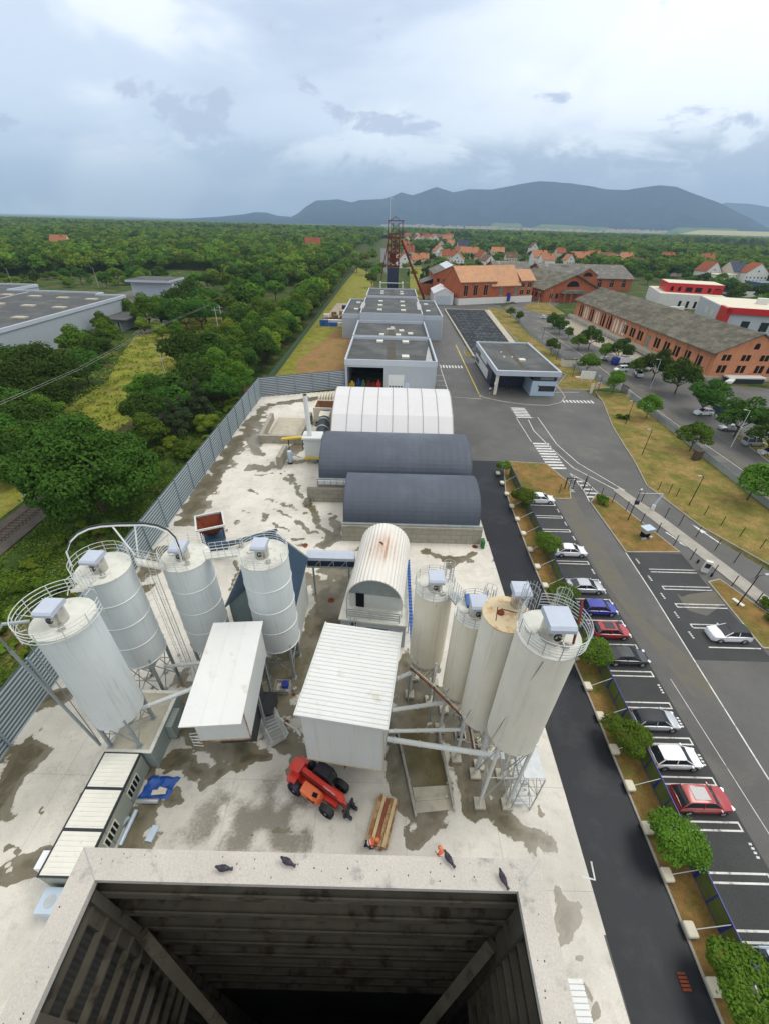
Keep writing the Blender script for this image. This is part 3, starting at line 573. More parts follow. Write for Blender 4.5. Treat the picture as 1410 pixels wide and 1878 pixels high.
# pigeons
def pigeon(px,py,ang,lab):
    p=G(px,py,ZR); t=thing('pigeon',lab,'bird',(p.x,p.y,ZR),ang,group='pigeons on the coping'); t.scale=(.85,.85,.85)
    b=MB(); st=[(-.17,.035,.012,.10),(-.10,.045,.03,.105),(-.04,.062,.052,.11),(.03,.066,.062,.125),(.08,.052,.055,.145),(.105,.036,.042,.18),(.115,.03,.034,.21),(.135,.028,.03,.232),(.158,.02,.02,.232),(.17,.006,.006,.228)]
    n_=10; vs=[(x,w*1.25*math.cos(2*PI*k/n_),z+h*math.sin(2*PI*k/n_)) for x,w,h,z in st for k in range(n_)]
    fs=[(i*n_+k,i*n_+(k+1)%n_,(i+1)*n_+(k+1)%n_,(i+1)*n_+k) for i in range(len(st)-1) for k in range(n_)]+[tuple(range(n_-1,-1,-1)),tuple((len(st)-1)*n_+k for k in range(n_))]
    b.add(vs,fs); bo=b.build('body','pigeon',t,smooth=True)
    b=MB(); b.prism([(-.16,-.03),(-.27,-.045),(-.28,.045),(-.16,.03)],.088,.1); b.build('tail','pigeon',t)
    for s in (-1,1):
        b=MB(); b.add([(.06,s*.06,.15),(-.05,s*.075,.135),(-.19,s*.03,.115),(-.04,s*.03,.17),(.05,s*.03,.185),(-.05,s*.085,.125)],[(0,1,3,4),(1,2,3),(0,5,1),(1,5,2)]); b.build('wing','pigeon',t,fix=False)
        b=MB(); b.tube([(.01,s*.022,.075),(.015,s*.024,.01),(.05,s*.026,.006)],.006,5); b.build('leg','taillamp',t)
    b=MB(); b.cyl((.165,0,.23),(.19,0,.224),.008,.002,6); b.build('beak','darkmetal',t)
pigeon(410,1595,PI+.0,'dark pigeon, leftmost on the pale coping')
pigeon(527,1582,PI-.35,'dark pigeon on the coping between the leftmost one and the timber stack')
pigeon(820,1575,PI-.9,'dark pigeon on the coping edge in front of the worker in orange')
pigeon(919,1611,PI-1.15,'dark pigeon near the right corner of the coping')
# white slatted cover right of the tower, cabin row left of it
t=thing('ground_hatch','white slatted hatch cover beside the tower at the bottom right','hatch',(*G2(1065,1850),0))
b=MB(); a=G(1035,1794,.6); c=G(1066,1797,.6); 
b.box(a.x,1.0,0,c.x,a.y,.6); b.build('hatch_base','galv',t,w=True)
b=MB()
for k in range(14): yy=a.y-.12-k*.25; b.box(a.x-.03,yy-.1,.6,c.x+.03,yy+.1,.66)
b.build('slats','whiteroof',t,w=True)
# ---------------------------------------------------------------- silos
def railring(b,c,r,z0,h,a0,a1,nb_=4,posts=10,n=28,tr=.022):
    for k in range(nb_):
        z=z0+h*(k+1)/nb_; b.tube([(c[0]+r*math.cos(a0+(a1-a0)*i/n),c[1]+r*math.sin(a0+(a1-a0)*i/n),z) for i in range(n+1)],tr,5)
    for i in range(posts+1):
        a=a0+(a1-a0)*i/posts; x,y=c[0]+r*math.cos(a),c[1]+r*math.sin(a); b.tube([(x,y,z0-.05),(x,y,z0+h)],tr*1.1,5)
def silo(x,y,zt,zb,r,label,body,rings=0,rail=1.0,railr=None,filt=PI*1.5,legz=0,rot=.785,group=None,flatdeck='deckpaint',raild=(.15,6.1),cap=True,logo=True,fs=1.0):
    t=thing('silo',label,'silo',(x,y,0),0,group=group)
    n=48; b=MB(); b.lathe([(r,zb-zb),(r,zt-zb)],(0,0,zb),n); 
    if rings==0: b.lathe([(r+.03,zt-.35-zb),(r+.03,zt-zb)],(0,0,zb),n)
    b.build('body',body,t,smooth=True)
    b=MB(); b.lathe([(r,0),(.42,-1.5-r*.35),(.16,-1.9-r*.35),(.01,-1.9-r*.35)],(0,0,zb),n); b.build('cone',body,t,smooth=True)
    b=MB(); b.lathe([(.01,.22),(r*.96,.02),(r+.05,.0),(r+.05,-.1),(r,-.12)],(0,0,zt),n); b.build('top_deck',flatdeck,t,smooth=True)
    for k in range(rings):
        z=zb+(zt-zb)*(k+.0)/rings+.06; b=MB(); b.lathe([(r,-.06),(r+.05,-.03),(r+.05,.03),(r,.06)],(0,0,z),n); b.build('hoop','galvlight',t,smooth=True)
    if rail:
        b=MB(); rr=(railr or r+.03); railring(b,(0,0),rr,zt,rail,raild[0],raild[1]); b.build('guard_rail','galvlight' if body=='silo_grey' else 'galv',t)
    if cap:   # round dust filter with its tilted square lid
        fx,fy=.25*r*math.cos(filt),.25*r*math.sin(filt)+.15
        b=MB(); b.cyl((fx,fy,zt+.1),(fx,fy,zt+1.25*fs),.58*fs,n=24); b.build('dust_filter','stainless',t,smooth=True)
        f=t.children[-1]
        b=MB(); zz=zt+1.3*fs
        prof=[(-.72,0),(-.72,.2),(-.58,.34),(.62,.34),(.68,.28),(.68,0)]
        b.ext([(fy+(u-.12)*fs,zz+v*fs) for u,v in prof],'x',fx-.6*fs,fx+.6*fs); b.build('filter_lid','filtercap',f)
        if logo:
            b=MB(); pts=[(fx+.17*fs*math.cos(a)*(1+.0*a),fy-.585*fs-.012,zt+.72*fs+.2*fs*math.sin(a)) for a in np.linspace(.6,6.0,18)]; b.tube(pts,.035*fs,5); b.tube([(fx+.0,fy-.6*fs,zt+.78*fs),(fx+.08*fs,fy-.6*fs,zt+.66*fs),(fx-.04*fs,fy-.6*fs,zt+.6*fs)],.03*fs,5); b.build('round_logo','darkmetal',f)
        b=MB(); b.cyl((r*.35,-r*.55,zt+.08),(r*.35,-r*.55,zt+.32),.2,n=14); b.cyl((r*.35,-r*.55,zt+.3),(r*.35,-r*.55,zt+.45),.13,.05,n=12); b.build('pressure_valve','stainless',t,smooth=True)
        b=MB(); b.cyl((-r*.55,r*.1,zt+.08),(-r*.55,r*.1,zt+.2),.33,n=20); b.build('manhole','deckpaint',t,smooth=True)
    for k in range(4):
        a=rot+k*PI/2; lx,ly=(r*.93)*math.cos(a),(r*.93)*math.sin(a)
        b=MB(); b.cyl((lx,ly,legz+.05),(lx,ly,zb+.55),.13 if body!='silo_grey' else .15,n=10); b.box(lx-.22,ly-.22,legz,lx+.22,ly+.22,legz+.06); b.box(lx-.16,ly-.16,zb+.55,lx+.16,ly+.16,zb+.62); b.build('leg','steelleg' if body=='silo_grey' else 'galvlight',t,smooth=True)
    for k in range(4):
        a=rot+k*PI/2; c=a+PI/2; p=(r*.93*math.cos(a),r*.93*math.sin(a)); q_2=(r*.93*math.cos(c),r*.93*math.sin(c))
        h0=legz+.5; h1=zb-.2; b=MB(); b.tube([(*p,h0),(*q_2,h1)],.04,5); b.tube([(*q_2,h0),(*p,h1)],.04,5); b.tube([(*p,(h0+h1)/2),(*q_2,(h0+h1)/2)],.045,5); b.build('cross_brace','steelleg' if body=='silo_grey' else 'galv',t)
    return t
s1=silo(-20.5,17.9,16.6,6.1,1.80,'blue grey silo at far left ringed by a wide railing, nearest of its group','silo_grey',rail=0,legz=2.55,group='left hand silos')
s2=silo(-21.5,23.6,15.7,5.6,1.9,'hooped grey silo behind the far left one, under the long curved guard rail','silo_grey',rings=4,rail=0,group='left hand silos')
s3=silo(-16.9,26.9,14.2,3.6,1.95,'hooped grey silo beside the rusty skip, linked by walkways on both sides','silo_grey',rings=4,rail=1.0,raild=(.9,5.2),group='left hand silos')
s4=silo(-9.9,26.3,15.2,4.7,1.98,'hooped grey silo in front of the dark blue roofed building','silo_grey',rings=4,rail=1.0,raild=(-2.8,2.9),group='left hand silos')
# railings that differ
b=MB(); railring(b,(0,0),2.35,16.6,1.25,1.2,6.6,4,9,34,.028); b.tube([(.85,2.19,18.2),(1.2,2.8,17.6),(1.3,3.6,17.2)],.028,5)
for a in np.linspace(1.3,6.5,9): b.tube([(1.8*math.cos(a),1.8*math.sin(a),16.9),(2.35*math.cos(a),2.35*math.sin(a),17.05)],.03,5)
b.build('guard_rail','galvlight',s1)
b=MB(); b.tube([(-1.2,-.9,17.3),(-2.2,-1.5,17.7),(-2.75,-1.75,17.1),(-2.7,-1.7,15.5),(-2.0,-1.2,2.7)],.11,8); b.build('filling_pipe','steelleg',s1,smooth=True)
b=MB(); b.tube([(-2.3,-.9,2.6),(-2.3,-.9,17.5)],.035,5); b.tube([(-2.3,-.45,2.6),(-2.3,-.45,17.5)],.035,5)
for k in range(48): b.tube([(-2.3,-.9,2.9+k*.3),(-2.3,-.45,2.9+k*.3)],.016,4)
b.build('ladder','steelleg',s1)
b=MB(); railring(b,(0,0),1.97,15.7,1.1,.5,4.4,3,8); b.build('guard_rail','galvlight',s2)
b=MB(); pts=[(-2.15,-.2,16.0),(-2.4,.2,17.0),(-2.35,.8,17.5),(-2.0,1.4,17.8),(-1.4,1.9,17.95),(-.6,2.2,18.0),(.6,2.4,18.0),(2.6,2.6,17.95),(3.6,2.5,17.85),(4.5,2.25,17.6),(5.1,1.9,17.2),(5.4,1.5,16.6),(5.45,1.3,15.4)]
b.tube(pts,.075,6); b.tube([(.2,2.35,17.98),(2.2,.9,16.3)],.07,5); b.tube([(1.9,2.5,17.95),(2.3,1.0,16.0)],.06,5); b.tube([(4.6,2.2,17.5),(3.1,1.9,16.3)],.05,5); b.build('cable_arch','galvlight',s2)
b=MB(); b.tube([(p[0],p[1]+.12,p[2]+.12) for p in pts],.075,6); b.build('cable_bundle','darkmetal',s2)
# walkways between silos
def walkway(a,c,w,z,label,mt='deckpaint',z2=None):
    a=Vector(a); c=Vector(c); d=(c-a).normalized(); n_=Vector((-d.y,d.x)); z2=z if z2 is None else z2
    t=thing('walkway',label,'walkway',((a.x+c.x)/2,(a.y+c.y)/2,z),0,group='silo walkways')
    b=MB(); b.beam((a.x,a.y,z),(c.x,c.y,z2),w,.16); b.build('deck',mt,t,w=True)
    for s in (-1,1):
        o_=n_*s*(w/2-.03); b=MB(); m_=5
        for h in (.35,.7,1.05): b.tube([(a.x+o_.x,a.y+o_.y,z+h),(c.x+o_.x,c.y+o_.y,z2+h)],.022,5)
        for i in range(m_+1):
            f=i/m_; x=a.x+(c.x-a.x)*f+o_.x; y=a.y+(c.y-a.y)*f+o_.y; zz=z+(z2-z)*f; b.tube([(x,y,zz),(x,y,zz+1.05)],.024,5)
        b.build('guard_rail','galvlight',t,w=True)
walkway((-19.2,24.2),(-17.9,25.3),.9,15.9,'cream steel footbridge between the second and third grey silos on the left',z2=14.4)
walkway((-14.9,26.9),(-11.8,26.6),.95,14.3,'pale steel footbridge carrying railings towards the silo before the blue roof',z2=15.1)
walkway((-20.7,19.9),(-21,21.6),.8,17.0,'short cream step platform joining the two leftmost silos',z2=16.4)
# caged ladder tower between silos 2 and 3
t=thing('caged_ladder','tall galvanised ladder with safety hoops standing between two grey silos','ladder',(-18.7,25.1,0))
b=MB()
for dx in (-.25,.25): b.tube([(-18.7+dx,24.9,.1),(-18.7+dx,24.9,14.9)],.035,5)
for k in range(46): b.tube([(-18.95,24.9,.4+k*.31),(-18.45,24.9,.4+k*.31)],.016,4)
b.build('ladder_rails','galvlight',t,w=True)
b=MB()
for k in range(13):
    z=2.4+k*.98; b.tube([(-18.7+.42*math.cos(a),24.6+.42*math.sin(a)-.05,z) for a in np.linspace(PI*.85,PI*2.15,11)],.02,4)
for a in (PI*1.15,PI*1.5,PI*1.85): b.tube([(-18.7+.42*math.cos(a),24.55+.42*math.sin(a),2.4),(-18.7+.42*math.cos(a),24.55+.42*math.sin(a),14.2)],.02,4)
b.build('safety_cage','galvlight',t,w=True)
# screws (augers) from silos to sheds
def auger(a,c,r,label,mt='whitesheet',bend=None):
    a=Vector(a); c=Vector(c)
    t=thing('screw_conveyor',label,'conveyor',((a.x+c.x)/2,(a.y+c.y)/2,min(a.z,c.z)),group='screw conveyors feeding the sheds')
    b=MB(); b.cyl(a,c,r,n=14); b.build('pipe',mt,t,w=True,smooth=True)
    d=(c-a).normalized(); L=(c-a).length
    for k in range(max(2,int(L/1.9))):
        p=a+d*(.5+k*1.9); b=MB(); b.cyl(p,p+d*.09,r+.045,n=14); b.build('flange',mt,t,w=True,smooth=True)
    b=MB(); b.ob(c+d*.18,(.34,.5,.34),math.atan2(d.y,d.x)); b.build('motor','galv',t,w=True)
    return t
# ---------------------------------------------------------------- sheds (turned a little)
RZ=-.135
def lp(o,rz,x,y,z=0): c,s=math.cos(rz),math.sin(rz); return (o[0]+x*c-y*s,o[1]+x*s+y*c,z)
SO=(-2.55,15.25,0)
t=thing('mixer_shed','large white box shed on legs with closely ribbed roof, above the red telehandler','shed',SO,RZ)
zt,zb=10.2,3.5; hw=3.05; L=7.7
b=MB(); b.box(-hw+.1,.1,zb,hw-.1,L-.1,zt-.05); b.build('walls','whitesheet',t)
b=MB(); b.box(-hw-.12,-.18,zt,hw+.12,L+.15,zt+.1); b.build('roof','whiteroof',t); rf=t.children[-1]
b=MB()
for k in range(23): yy=.05+k*(L-.1)/22; b.ext([(yy-.07,zt+.1),(yy-.03,zt+.155),(yy+.03,zt+.155),(yy+.07,zt+.1)],'x',-hw-.1,hw+.1)
b.build('roof_ribs','whiteroof',rf)
b=MB(); b.box(-hw-.2,-.25,zt+.02,-hw-.121,L+.2,zt+.17); b.box(hw+.121,-.25,zt+.02,hw+.2,L+.2,zt+.17); b.box(-hw-.2,-.3,zt-.02,hw+.2,-.19,zt+.165); b.build('roof_trim','whitesheet',rf)
b=MB(); b.box(hw-.1,.06,zb-.02,hw-.04,.16,zt-.06); b.box(-hw+.04,.04,zb-.04,hw-.04,.098,zb+.06); b.build('corner_trim','stonetrim',t)
for x in (-hw+.4,hw-.4):
    for y in (3.0,L-.6): b=MB(); b.box(x-.12,y-.12,0,x+.12,y+.12,zb); b.build('leg','steelleg',t)
b=MB(); b.box(-hw+.5,2.2,.3,hw-.5,L-1.2,zb-.1); b.build('mixer_drum_frame','darkmetal',t)
t=thing('batching_shed','smooth white box shed on legs between the grey silos and the ribbed shed','shed',(-11.35,15.25,0),.085)
zt,zb=10.0,5.9; hw=1.95
b=MB(); b.box(-hw+.12,.55,zb,hw-.12,8.0,zt-.06); b.build('walls','whitesheet',t)
b=MB(); b.box(-hw-.1,-.6,zt-.05,hw+.1,8.25,zt+.06)
for x in (-.65,.65): b.box(x-.03,-.6,zt+.06,x+.03,8.25,zt+.085)
b.build('roof','whiteroof',t)
b=MB(); b.box(hw-.12,.5,zb-.03,hw-.07,.6,zt-.06); b.box(-hw+.1,.48,zb-.03,hw-.1,.548,zb+.05); b.build('corner_trim','wood',t)
b=MB()
for k in range(4): z=zb+.1-k*.42; b.tube([(-hw+.1,.6,z+1.0),(-hw-.45,.55,z+1.0),(-hw-.45,.5,z+.75),(-hw+.3,.4,z+.75)],.03,5)
b.build('ladder_hoops','galvlight',t)
for x in (-hw+.3,hw-.3):
    for y in (4.2,7.4): b=MB(); b.box(x-.1,y-.1,0,x+.1,y+.1,zb); b.build('leg','steelleg',t)
b=MB(); b.box(-hw+.5,2.2,2.2,hw-.5,6.2,zb-.1); b.build('mixer_drum_frame','darkmetal',t)
auger((-19.0,18.4,5.4),(-13.2,19.6,7.6),.17,'long white screw conveyor rising from the far left silo to the smooth white shed')
auger((-20.0,23.4,3.6),(-14.3,22.2,6.4),.15,'grey screw conveyor passing behind the smooth white shed','galvlight')
auger((-9.7,26.0,2.9),(-11.6,22.4,6.3),.15,'short grey screw conveyor under the silo before the blue roof','galvlight')
# ---------------------------------------------------------------- right hand silos
s5=silo(4.15,24.1,14.1,5.5,1.52,'cream silo beside the blue ladder, smallest looking of the right hand group','silo_cream',rail=1.0,raild=(-2.9,3.0),rot=.5,group='right hand silos')
s6=silo(6.75,20.8,14.9,5.8,1.45,'cream silo with the bright blue cover behind its filter','silo_cream',rail=1.0,raild=(-2.9,2.6),rot=.5,group='right hand silos')
s7=silo(7.95,18.3,17.7,6.2,1.5,'pale silo with a rust stained deck, half hidden by the tallest right hand silo','silo_pale',rail=0,rot=.5,group='right hand silos',flatdeck='rustdeck',cap=False)
s8=silo(9.25,15.3,19.5,9.2,1.70,'tallest silver cream silo, nearest on the right, with railings bulging over its deck','silo_pale',rail=0,rot=.785,group='right hand silos',fs=1.15)
b=MB(); railring(b,(.2,.1),1.84,19.5,1.15,2.2,8.0,5,12,36,.024); b.build('guard_rail','galv',s8)
b=MB(); b.tube([(1.05,-.75,19.65),(1.12,-.3,21.2),(1.35,.4,21.8)],.07,8); b.build('filling_pipe','rust',s8,smooth=True)
b=MB(); b.tube([(1.06,-.6,20.2),(1.1,-.45,20.8)],.085,8); b.build('pipe_sleeve','greenpaint',s8,smooth=True)
b=MB()
def cage(b,cx,cy,z0,z1,r,a0,n=8,step=.5,hoops=None):
    k=0; z=z0
    while z<=z1: b.tube([(cx+r*math.cos(a),cy+r*math.sin(a),z) for a in np.linspace(a0,a0+4.3,13)],.02,4); z+=step
    for a in np.linspace(a0,a0+4.3,6): b.tube([(cx+r*math.cos(a),cy+r*math.sin(a),z0),(cx+r*math.cos(a),cy+r*math.sin(a),z1)],.018,4)
    for dx in (-.2,.2): b.tube([(cx+dx,cy,z0-9),(cx+dx,cy,z1+.3)],.028,4)
cage(b,-.4,2.6,17.8,20.6,.48,-.6); cage(b,1.5,2.4,17.8,20.4,.45,-.6); b.build('ladder_cage','galv',s8)
b=MB(); b.cyl((-.45,-.1,17.75),(-.45,-.1,17.95),.22,n=14); b.tube([(-.9,-.8,17.9),(-.8,-.3,18.6)],.03,5); b.tube([(-.35,.2,17.9),(.6,-.2,18.0)],.03,5); b.build('inspection_cap','rust',s7)
b=MB(); b.cyl((.75,.7,17.8),(.75,.7,19.0),.42,n=20); b.build('dust_filter','stainless',s7,smooth=True)
b=MB(); b.ext([(.7-.72,19.05),(.7-.72,19.3),(.7-.5,19.45),(.7+.45,19.45),(.7+.45,19.05)],'x',.2,1.3); b.build('filter_lid','filtercap',s7)
b=MB(); b.ext([(.3,15.35),(1.3,15.5),(1.45,15.3),(1.45,15.1),(.3,15.1)],'x',-.6,.9); b.build('blue_cover','blueplastic',s6)
for s_,zz in ((s5,14.3),(s6,14.9)):
    b=MB(); b.tube([(1.1,.5,zz-.1),(1.3,.8,zz+1.3)],.03,5)
    for k in range(7): b.tube([(1.2+.45*math.cos(a),1.3+.45*math.sin(a),zz-2+k*.55) for a in np.linspace(-.8,3.9,11)],.02,4)
    for a in np.linspace(-.8,3.9,6): b.tube([(1.2+.45*math.cos(a),1.3+.45*math.sin(a),zz-2),(1.2+.45*math.cos(a),1.3+.45*math.sin(a),zz+1.3)],.018,4)
    for dx in (-.2,.2): b.tube([(1.2+dx,1.2,.2),(1.2+dx,1.2,zz+1.2)],.03,4)
    b.build('ladder_cage','galv',s_)
for s_,a,c in ((s5,(.1,-1.53,14.0),(-1.0,-1.2,5.2)),(s6,(.6,-1.36,14.6),(-1.25,-.9,6.2)),(s7,(.1,-1.5,17.4),(-1.3,-.9,7)),(s8,(-.7,-1.6,19.2),(-1.66,-.75,9.4))):
    b=MB(); b.tube([a,c],.014,4); b.build('cable','darkmetal',s_)
walkway((5.4,23.2),(6.0,22.0),.8,14.35,'small galvanised step between two cream silos','galv')
def concpad(x,y):
    b=MB(); b.box(x-.45,y-.45,.03,x+.45,y+.45,.35); return b
for s_,(x,y,r_,ro) in ((s5,(4.25,24.1,1.52,.5)),(s6,(6.75,20.8,1.45,.5)),(s7,(7.95,18.3,1.5,.5)),(s8,(9.2,15.3,1.66,.785))):
    for k in range(4):
        a=ro+k*PI/2; b=MB(); X_=r_*.93*math.cos(a); Y_=r_*.93*math.sin(a); b.box(X_-.42,Y_-.42,.03,X_+.42,Y_+.42,.32); b.build('footing','concblock',s_)
e1=lp(SO,RZ,3.05,6.2,6.3); e2=lp(SO,RZ,3.05,3.6,6.0); e3=lp(SO,RZ,3.05,1.9,6.0); e4=lp(SO,RZ,3.05,1.5,5.6)
auger(e1,(4.1,24.2,3.4),.17,'short white screw conveyor from the ribbed shed to the cream silo beside the blue ladder')
auger(e2,(6.6,20.6,3.9),.17,'level white screw conveyor from the ribbed shed, second from the back')
auger(e3,(7.7,18.0,4.2),.14,'thinner white screw conveyor running just behind the longest one')
auger(e4,(9.0,15.3,5.6),.2,'longest and nearest white screw conveyor, reaching the tallest right hand silo')
t=thing('walkway','dark steel pipe bridge running diagonally past the feet of the cream silos','pipe bridge',(5,19,5))
b=MB(); P=[(2.6,22.9,5.2),(4.6,20.9,5.2),(6.6,18.6,5.2),(7.2,17.9,5.0),(7.4,16.2,4.4)]; b.tube(P,.07,6); b.build('main_pipe','rust',t,w=True)
b=MB(); b.tube([(p[0]+.12,p[1]+.15,p[2]+.1) for p in P],.05,6); b.build('cream_pipe','silo_cream',t,w=True)
for p in ((2.7,22.8),(4.7,20.8),(6.7,18.5)):
    b=MB(); b.cyl((*p,.05),(*p,5.15),.08,n=8); b.build('post','steelleg',t,w=True)
# stair frame under the nearest right silo
t=thing('steel_stair_frame','grey open steel frame with steps under the tallest right hand silo','stairs',(11.4,15.2,0))
b=MB()
for x in (10.6,12.1):
    for y in (13.9,16.6): b.tube([(x,y,0),(x,y,5.2)],.05,5)
for z in (1.1,2.6,4.1,5.2):
    b.tube([(10.6,13.9,z),(12.1,13.9,z),(12.1,16.6,z),(10.6,16.6,z)],.04,5,closed=True)
for z0,z1 in ((.1,2.6),(2.6,5.2)): b.tube([(12.1,13.9,z0),(12.1,16.6,z1)],.035,5); b.tube([(10.6,13.9,z1),(12.1,13.9,z0)],.03,5)
b.build('frame','galv',t,w=True)
b=MB()
for k in range(9): b.box(10.8,14.1+k*.26,.5+k*.28,11.9,14.32+k*.26,.54+k*.28)
b.box(10.6,14.0,5.2,12.1,16.6,5.25); b.build('treads','galv',t,w=True)
# ---------------------------------------------------------------- vaulted building
VO=(-.82,30.3,0); VR=-.11
t=thing('vaulted_plant_building','white building with a rust streaked half round corrugated roof behind the ribbed shed','building',VO,VR)
b=MB(); b.box(-3.45,-.9,0,3.45,8.4,3.4); b.build('lower_walls','greyclad',t)
b=MB(); b.box(-3.6,-1.05,3.4,3.6,8.6,3.62); b.build('lower_roof','deckpaint',t)
n_=44; prof=[]
Rv=2.95; zs=5.5
for k in range(n_+1):
    a=PI*k/n_; rr=Rv+(.045 if k%2 else -.02); prof.append((rr*math.cos(a),zs+rr*math.sin(a)*1.08))
inn=[((Rv-.1)*math.cos(PI*k/n_),zs+(Rv-.1)*math.sin(PI*k/n_)*1.08) for k in range(n_,-1,-1)]
b=MB(); NY=26; RV=[]; rs=random.Random(5); stv=[rs.uniform(.35,1.0) if k%2 else rs.uniform(.0,.45) for k in range(n_+1)]
for k in range(n_+1):
    for j in range(NY+1):
        y=9.7*j/NY; b.v.append((prof[k][0],y,prof[k][1])); u=(k-22+.6)/7.5; v=(y-5.3)/2.3
        RV.append(min(1,max(0,(math.exp(-(u*u+v*v)**1.1)*1.5*stv[k])*rs.uniform(.6,1.1))))
for k in range(n_+1):
    for j in (0,NY): b.v.append((inn[n_-k][0],9.7*j/NY,inn[n_-k][1])); RV.append(0)
o_=(n_+1)*(NY+1)
for k in range(n_):
    for j in range(NY): b.f.append((k*(NY+1)+j,(k+1)*(NY+1)+j,(k+1)*(NY+1)+j+1,k*(NY+1)+j+1))
    b.f.append((o_+2*k,o_+2*k+1,o_+2*k+3,o_+2*k+2)); b.f.append((k*(NY+1),o_+2*k,o_+2*k+2,(k+1)*(NY+1))); b.f.append((k*(NY+1)+NY,(k+1)*(NY+1)+NY,o_+2*k+3,o_+2*k+1))
vr=b.build('vault_roof','vaultrust',t,fix=False); at_=vr.data.attributes.new('rust','FLOAT','POINT'); at_.data.foreach_set('value',RV)
b=MB(); b.box(-Rv+.12,1.0,3.62,Rv-.12,9.4,zs); b.build('upper_walls','whitesheet',t)
b=MB()
m_=20; pr=[(-(Rv-.12),zs)]+[((Rv-.12)*math.cos(PI-PI*k/m_),zs+(Rv-.12)*math.sin(PI*k/m_)*1.08) for k in range(1,m_)]+[(Rv-.12,zs)]
b.ext(pr,'y',1.02,1.1); b.build('gable_panel','steelleg',t)
b=MB(); b.box(-2.1,.93,3.62,-1.2,.999,5.6); b.build('door','dark',t)
b=MB()
for x in (-2.75,-.3,2.75): b.beam((x,-.75,3.62),(x,-.75,5.0),.09,.09)
for z in (3.95,4.25,4.6,4.95): b.beam((-2.75,-.75,z),(2.75,-.75,z),.05,.14)
for x in (-2.9,2.9): b.beam((x,.05,3.6),(x,.05,5.6),.08,.08)
b.build('balustrade','galv',t)
b=MB(); cage(b,-2.0,-1.35,1.6,4.9,.42,-3.8); b.build('ladder_cage','galv',t)
b=MB(); b.box(-2.45,-.96,.2,-1.75,-.91,3.3); b.build('lower_door','dark',t); b=MB(); b.box(-.6,-.96,2.2,1.6,-.91,2.6); b.build('vent_slot','dark',t)
b=MB()
for x,y in ((-.05,5.9),(.1,5.75),(-.2,6.0)): b.ob((x,y,zs+Rv*1.08+.08),(.22,.09,.1),.5)
b.build('roof_fixing','rust',t)
t=thing('blue_ladder_way','bright blue cable ladder running down beside the vaulted building','cable ladder',(2.95,27,0))
b=MB(); b.box(2.85,24.4,4.25,3.2,38.6,4.3); b.build('tray','blueplastic',t,w=True)
b=MB()
for k in range(30): b.box(2.82,24.5+k*.48,4.3,3.23,24.56+k*.48,4.36)
b.build('rungs','bluepaint',t,w=True)
for y in (25,31,38): b=MB(); b.cyl((3.0,y,0),(3.0,y,4.25),.06,n=8); b.build('post','steelleg',t,w=True)
# ---------------------------------------------------------------- blue roofed building and gallery
t=thing('blue_roofed_building','tall narrow building with a dark blue ribbed gable roof behind the hooped silo','building',(-11.9,31.5,0))
def roofpanel(b,x0,z0,x1,z1,y0,y1,th=.12): b.ext([(x0,z0),(x1,z1),(x1,z1+th),(x0,z0+th)],'y',y0,y1)
b=MB(); b.ext([(-15,0),(-8.9,0),(-8.9,6.9),(-11.9,10.2),(-15,6.9)],'y',28.3,35.3); b.build('walls','tealwall',t,w=True)
b=MB(); roofpanel(b,-15.35,6.62,-11.95,10.26,28.0,35.6); roofpanel(b,-8.45,6.62,-11.95,10.26,28.0,35.6); b.build('roof','navyroof',t,w=True); rf=t.children[-1]
b=MB()
for k in range(26):
    y=28.1+k*.3
    for s in (-1,1): b.beam((-11.9-s*.02,y,10.42),(-11.9-s*3.5,y,6.8),.05,.05)
b.build('roof_ribs','navyroof',rf,w=True)
b=MB(); b.box(-14.2,28.2,.1,-13.0,28.29,4.4); b.build('door','dark',t,w=True)
b=MB(); b.box(-8.895,28.3,0,-8.86,35.3,6.7); b.build('white_side_wall','whitesheet',t,w=True)
t=thing('conveyor_gallery','blue grey covered conveyor bridge joining the blue roofed and vaulted buildings','conveyor bridge',(-6.2,36.6,0))
b=MB(); b.ext([(35.9,6.1),(37.3,6.1),(37.3,6.5),(36.6,6.75),(35.9,6.5)],'x',-8.8,-3.3); b.build('hood','filtercap',t,w=True)
b=MB(); b.box(-8.8,36.0,5.0,-3.3,37.2,5.12)
for k in range(8): x=-8.7+k*.76; b.tube([(x,35.95,5.1),(x+.38*(1 if k%2 else -1)+.38,35.95,6.1)],.05,5)
b.box(-8.8,35.9,5.0,-3.3,35.98,5.2); b.build('truss','steelleg',t,w=True)
b=MB(); b.box(-8.8,36.1,5.13,-3.3,37.1,6.0); b.build('belt_housing','navy',t,w=True)
for x in (-8.2,-4): b=MB(); b.box(x-.1,36.5,0,x+.1,36.7,5.0); b.build('post','steelleg',t,w=True)
# rusty skip and the blocks behind it
t=thing('feed_hopper','tilted square feed hopper with a rust brown inside, on a blue frame behind the silos','hopper',(-23.5,45.2,0),.42)
b=MB(); o_=1.75; b.add([(-o_,-o_,4.4),(o_,-o_,4.4),(o_,o_,4.4),(-o_,o_,4.4),(-.6,-.6,2.6),(.6,-.6,2.6),(.6,.6,2.6),(-.6,.6,2.6)],[(0,1,5,4),(1,2,6,5),(2,3,7,6),(3,0,4,7),(4,5,6,7)]); b.build('rusty_bowl','rust',t,fix=False)
b=MB()
for s in (-1,1): b.box(s*o_-.1,-o_-.1,4.3,s*o_+.1,o_+.1,4.55); b.box(-o_+.101,s*o_-.1,4.3,o_-.101,s*o_+.1,4.55)
b.build('rim','galvlight',t)
b=MB()
for x in (-1.4,1.4):
    for y in (-1.4,1.4): b.beam((x,y,0),(x,y,4.3),.14)
b.box(-1.2,-3.0,1.2,1.4,1.0,2.4); b.build('frame','navyroof',t)
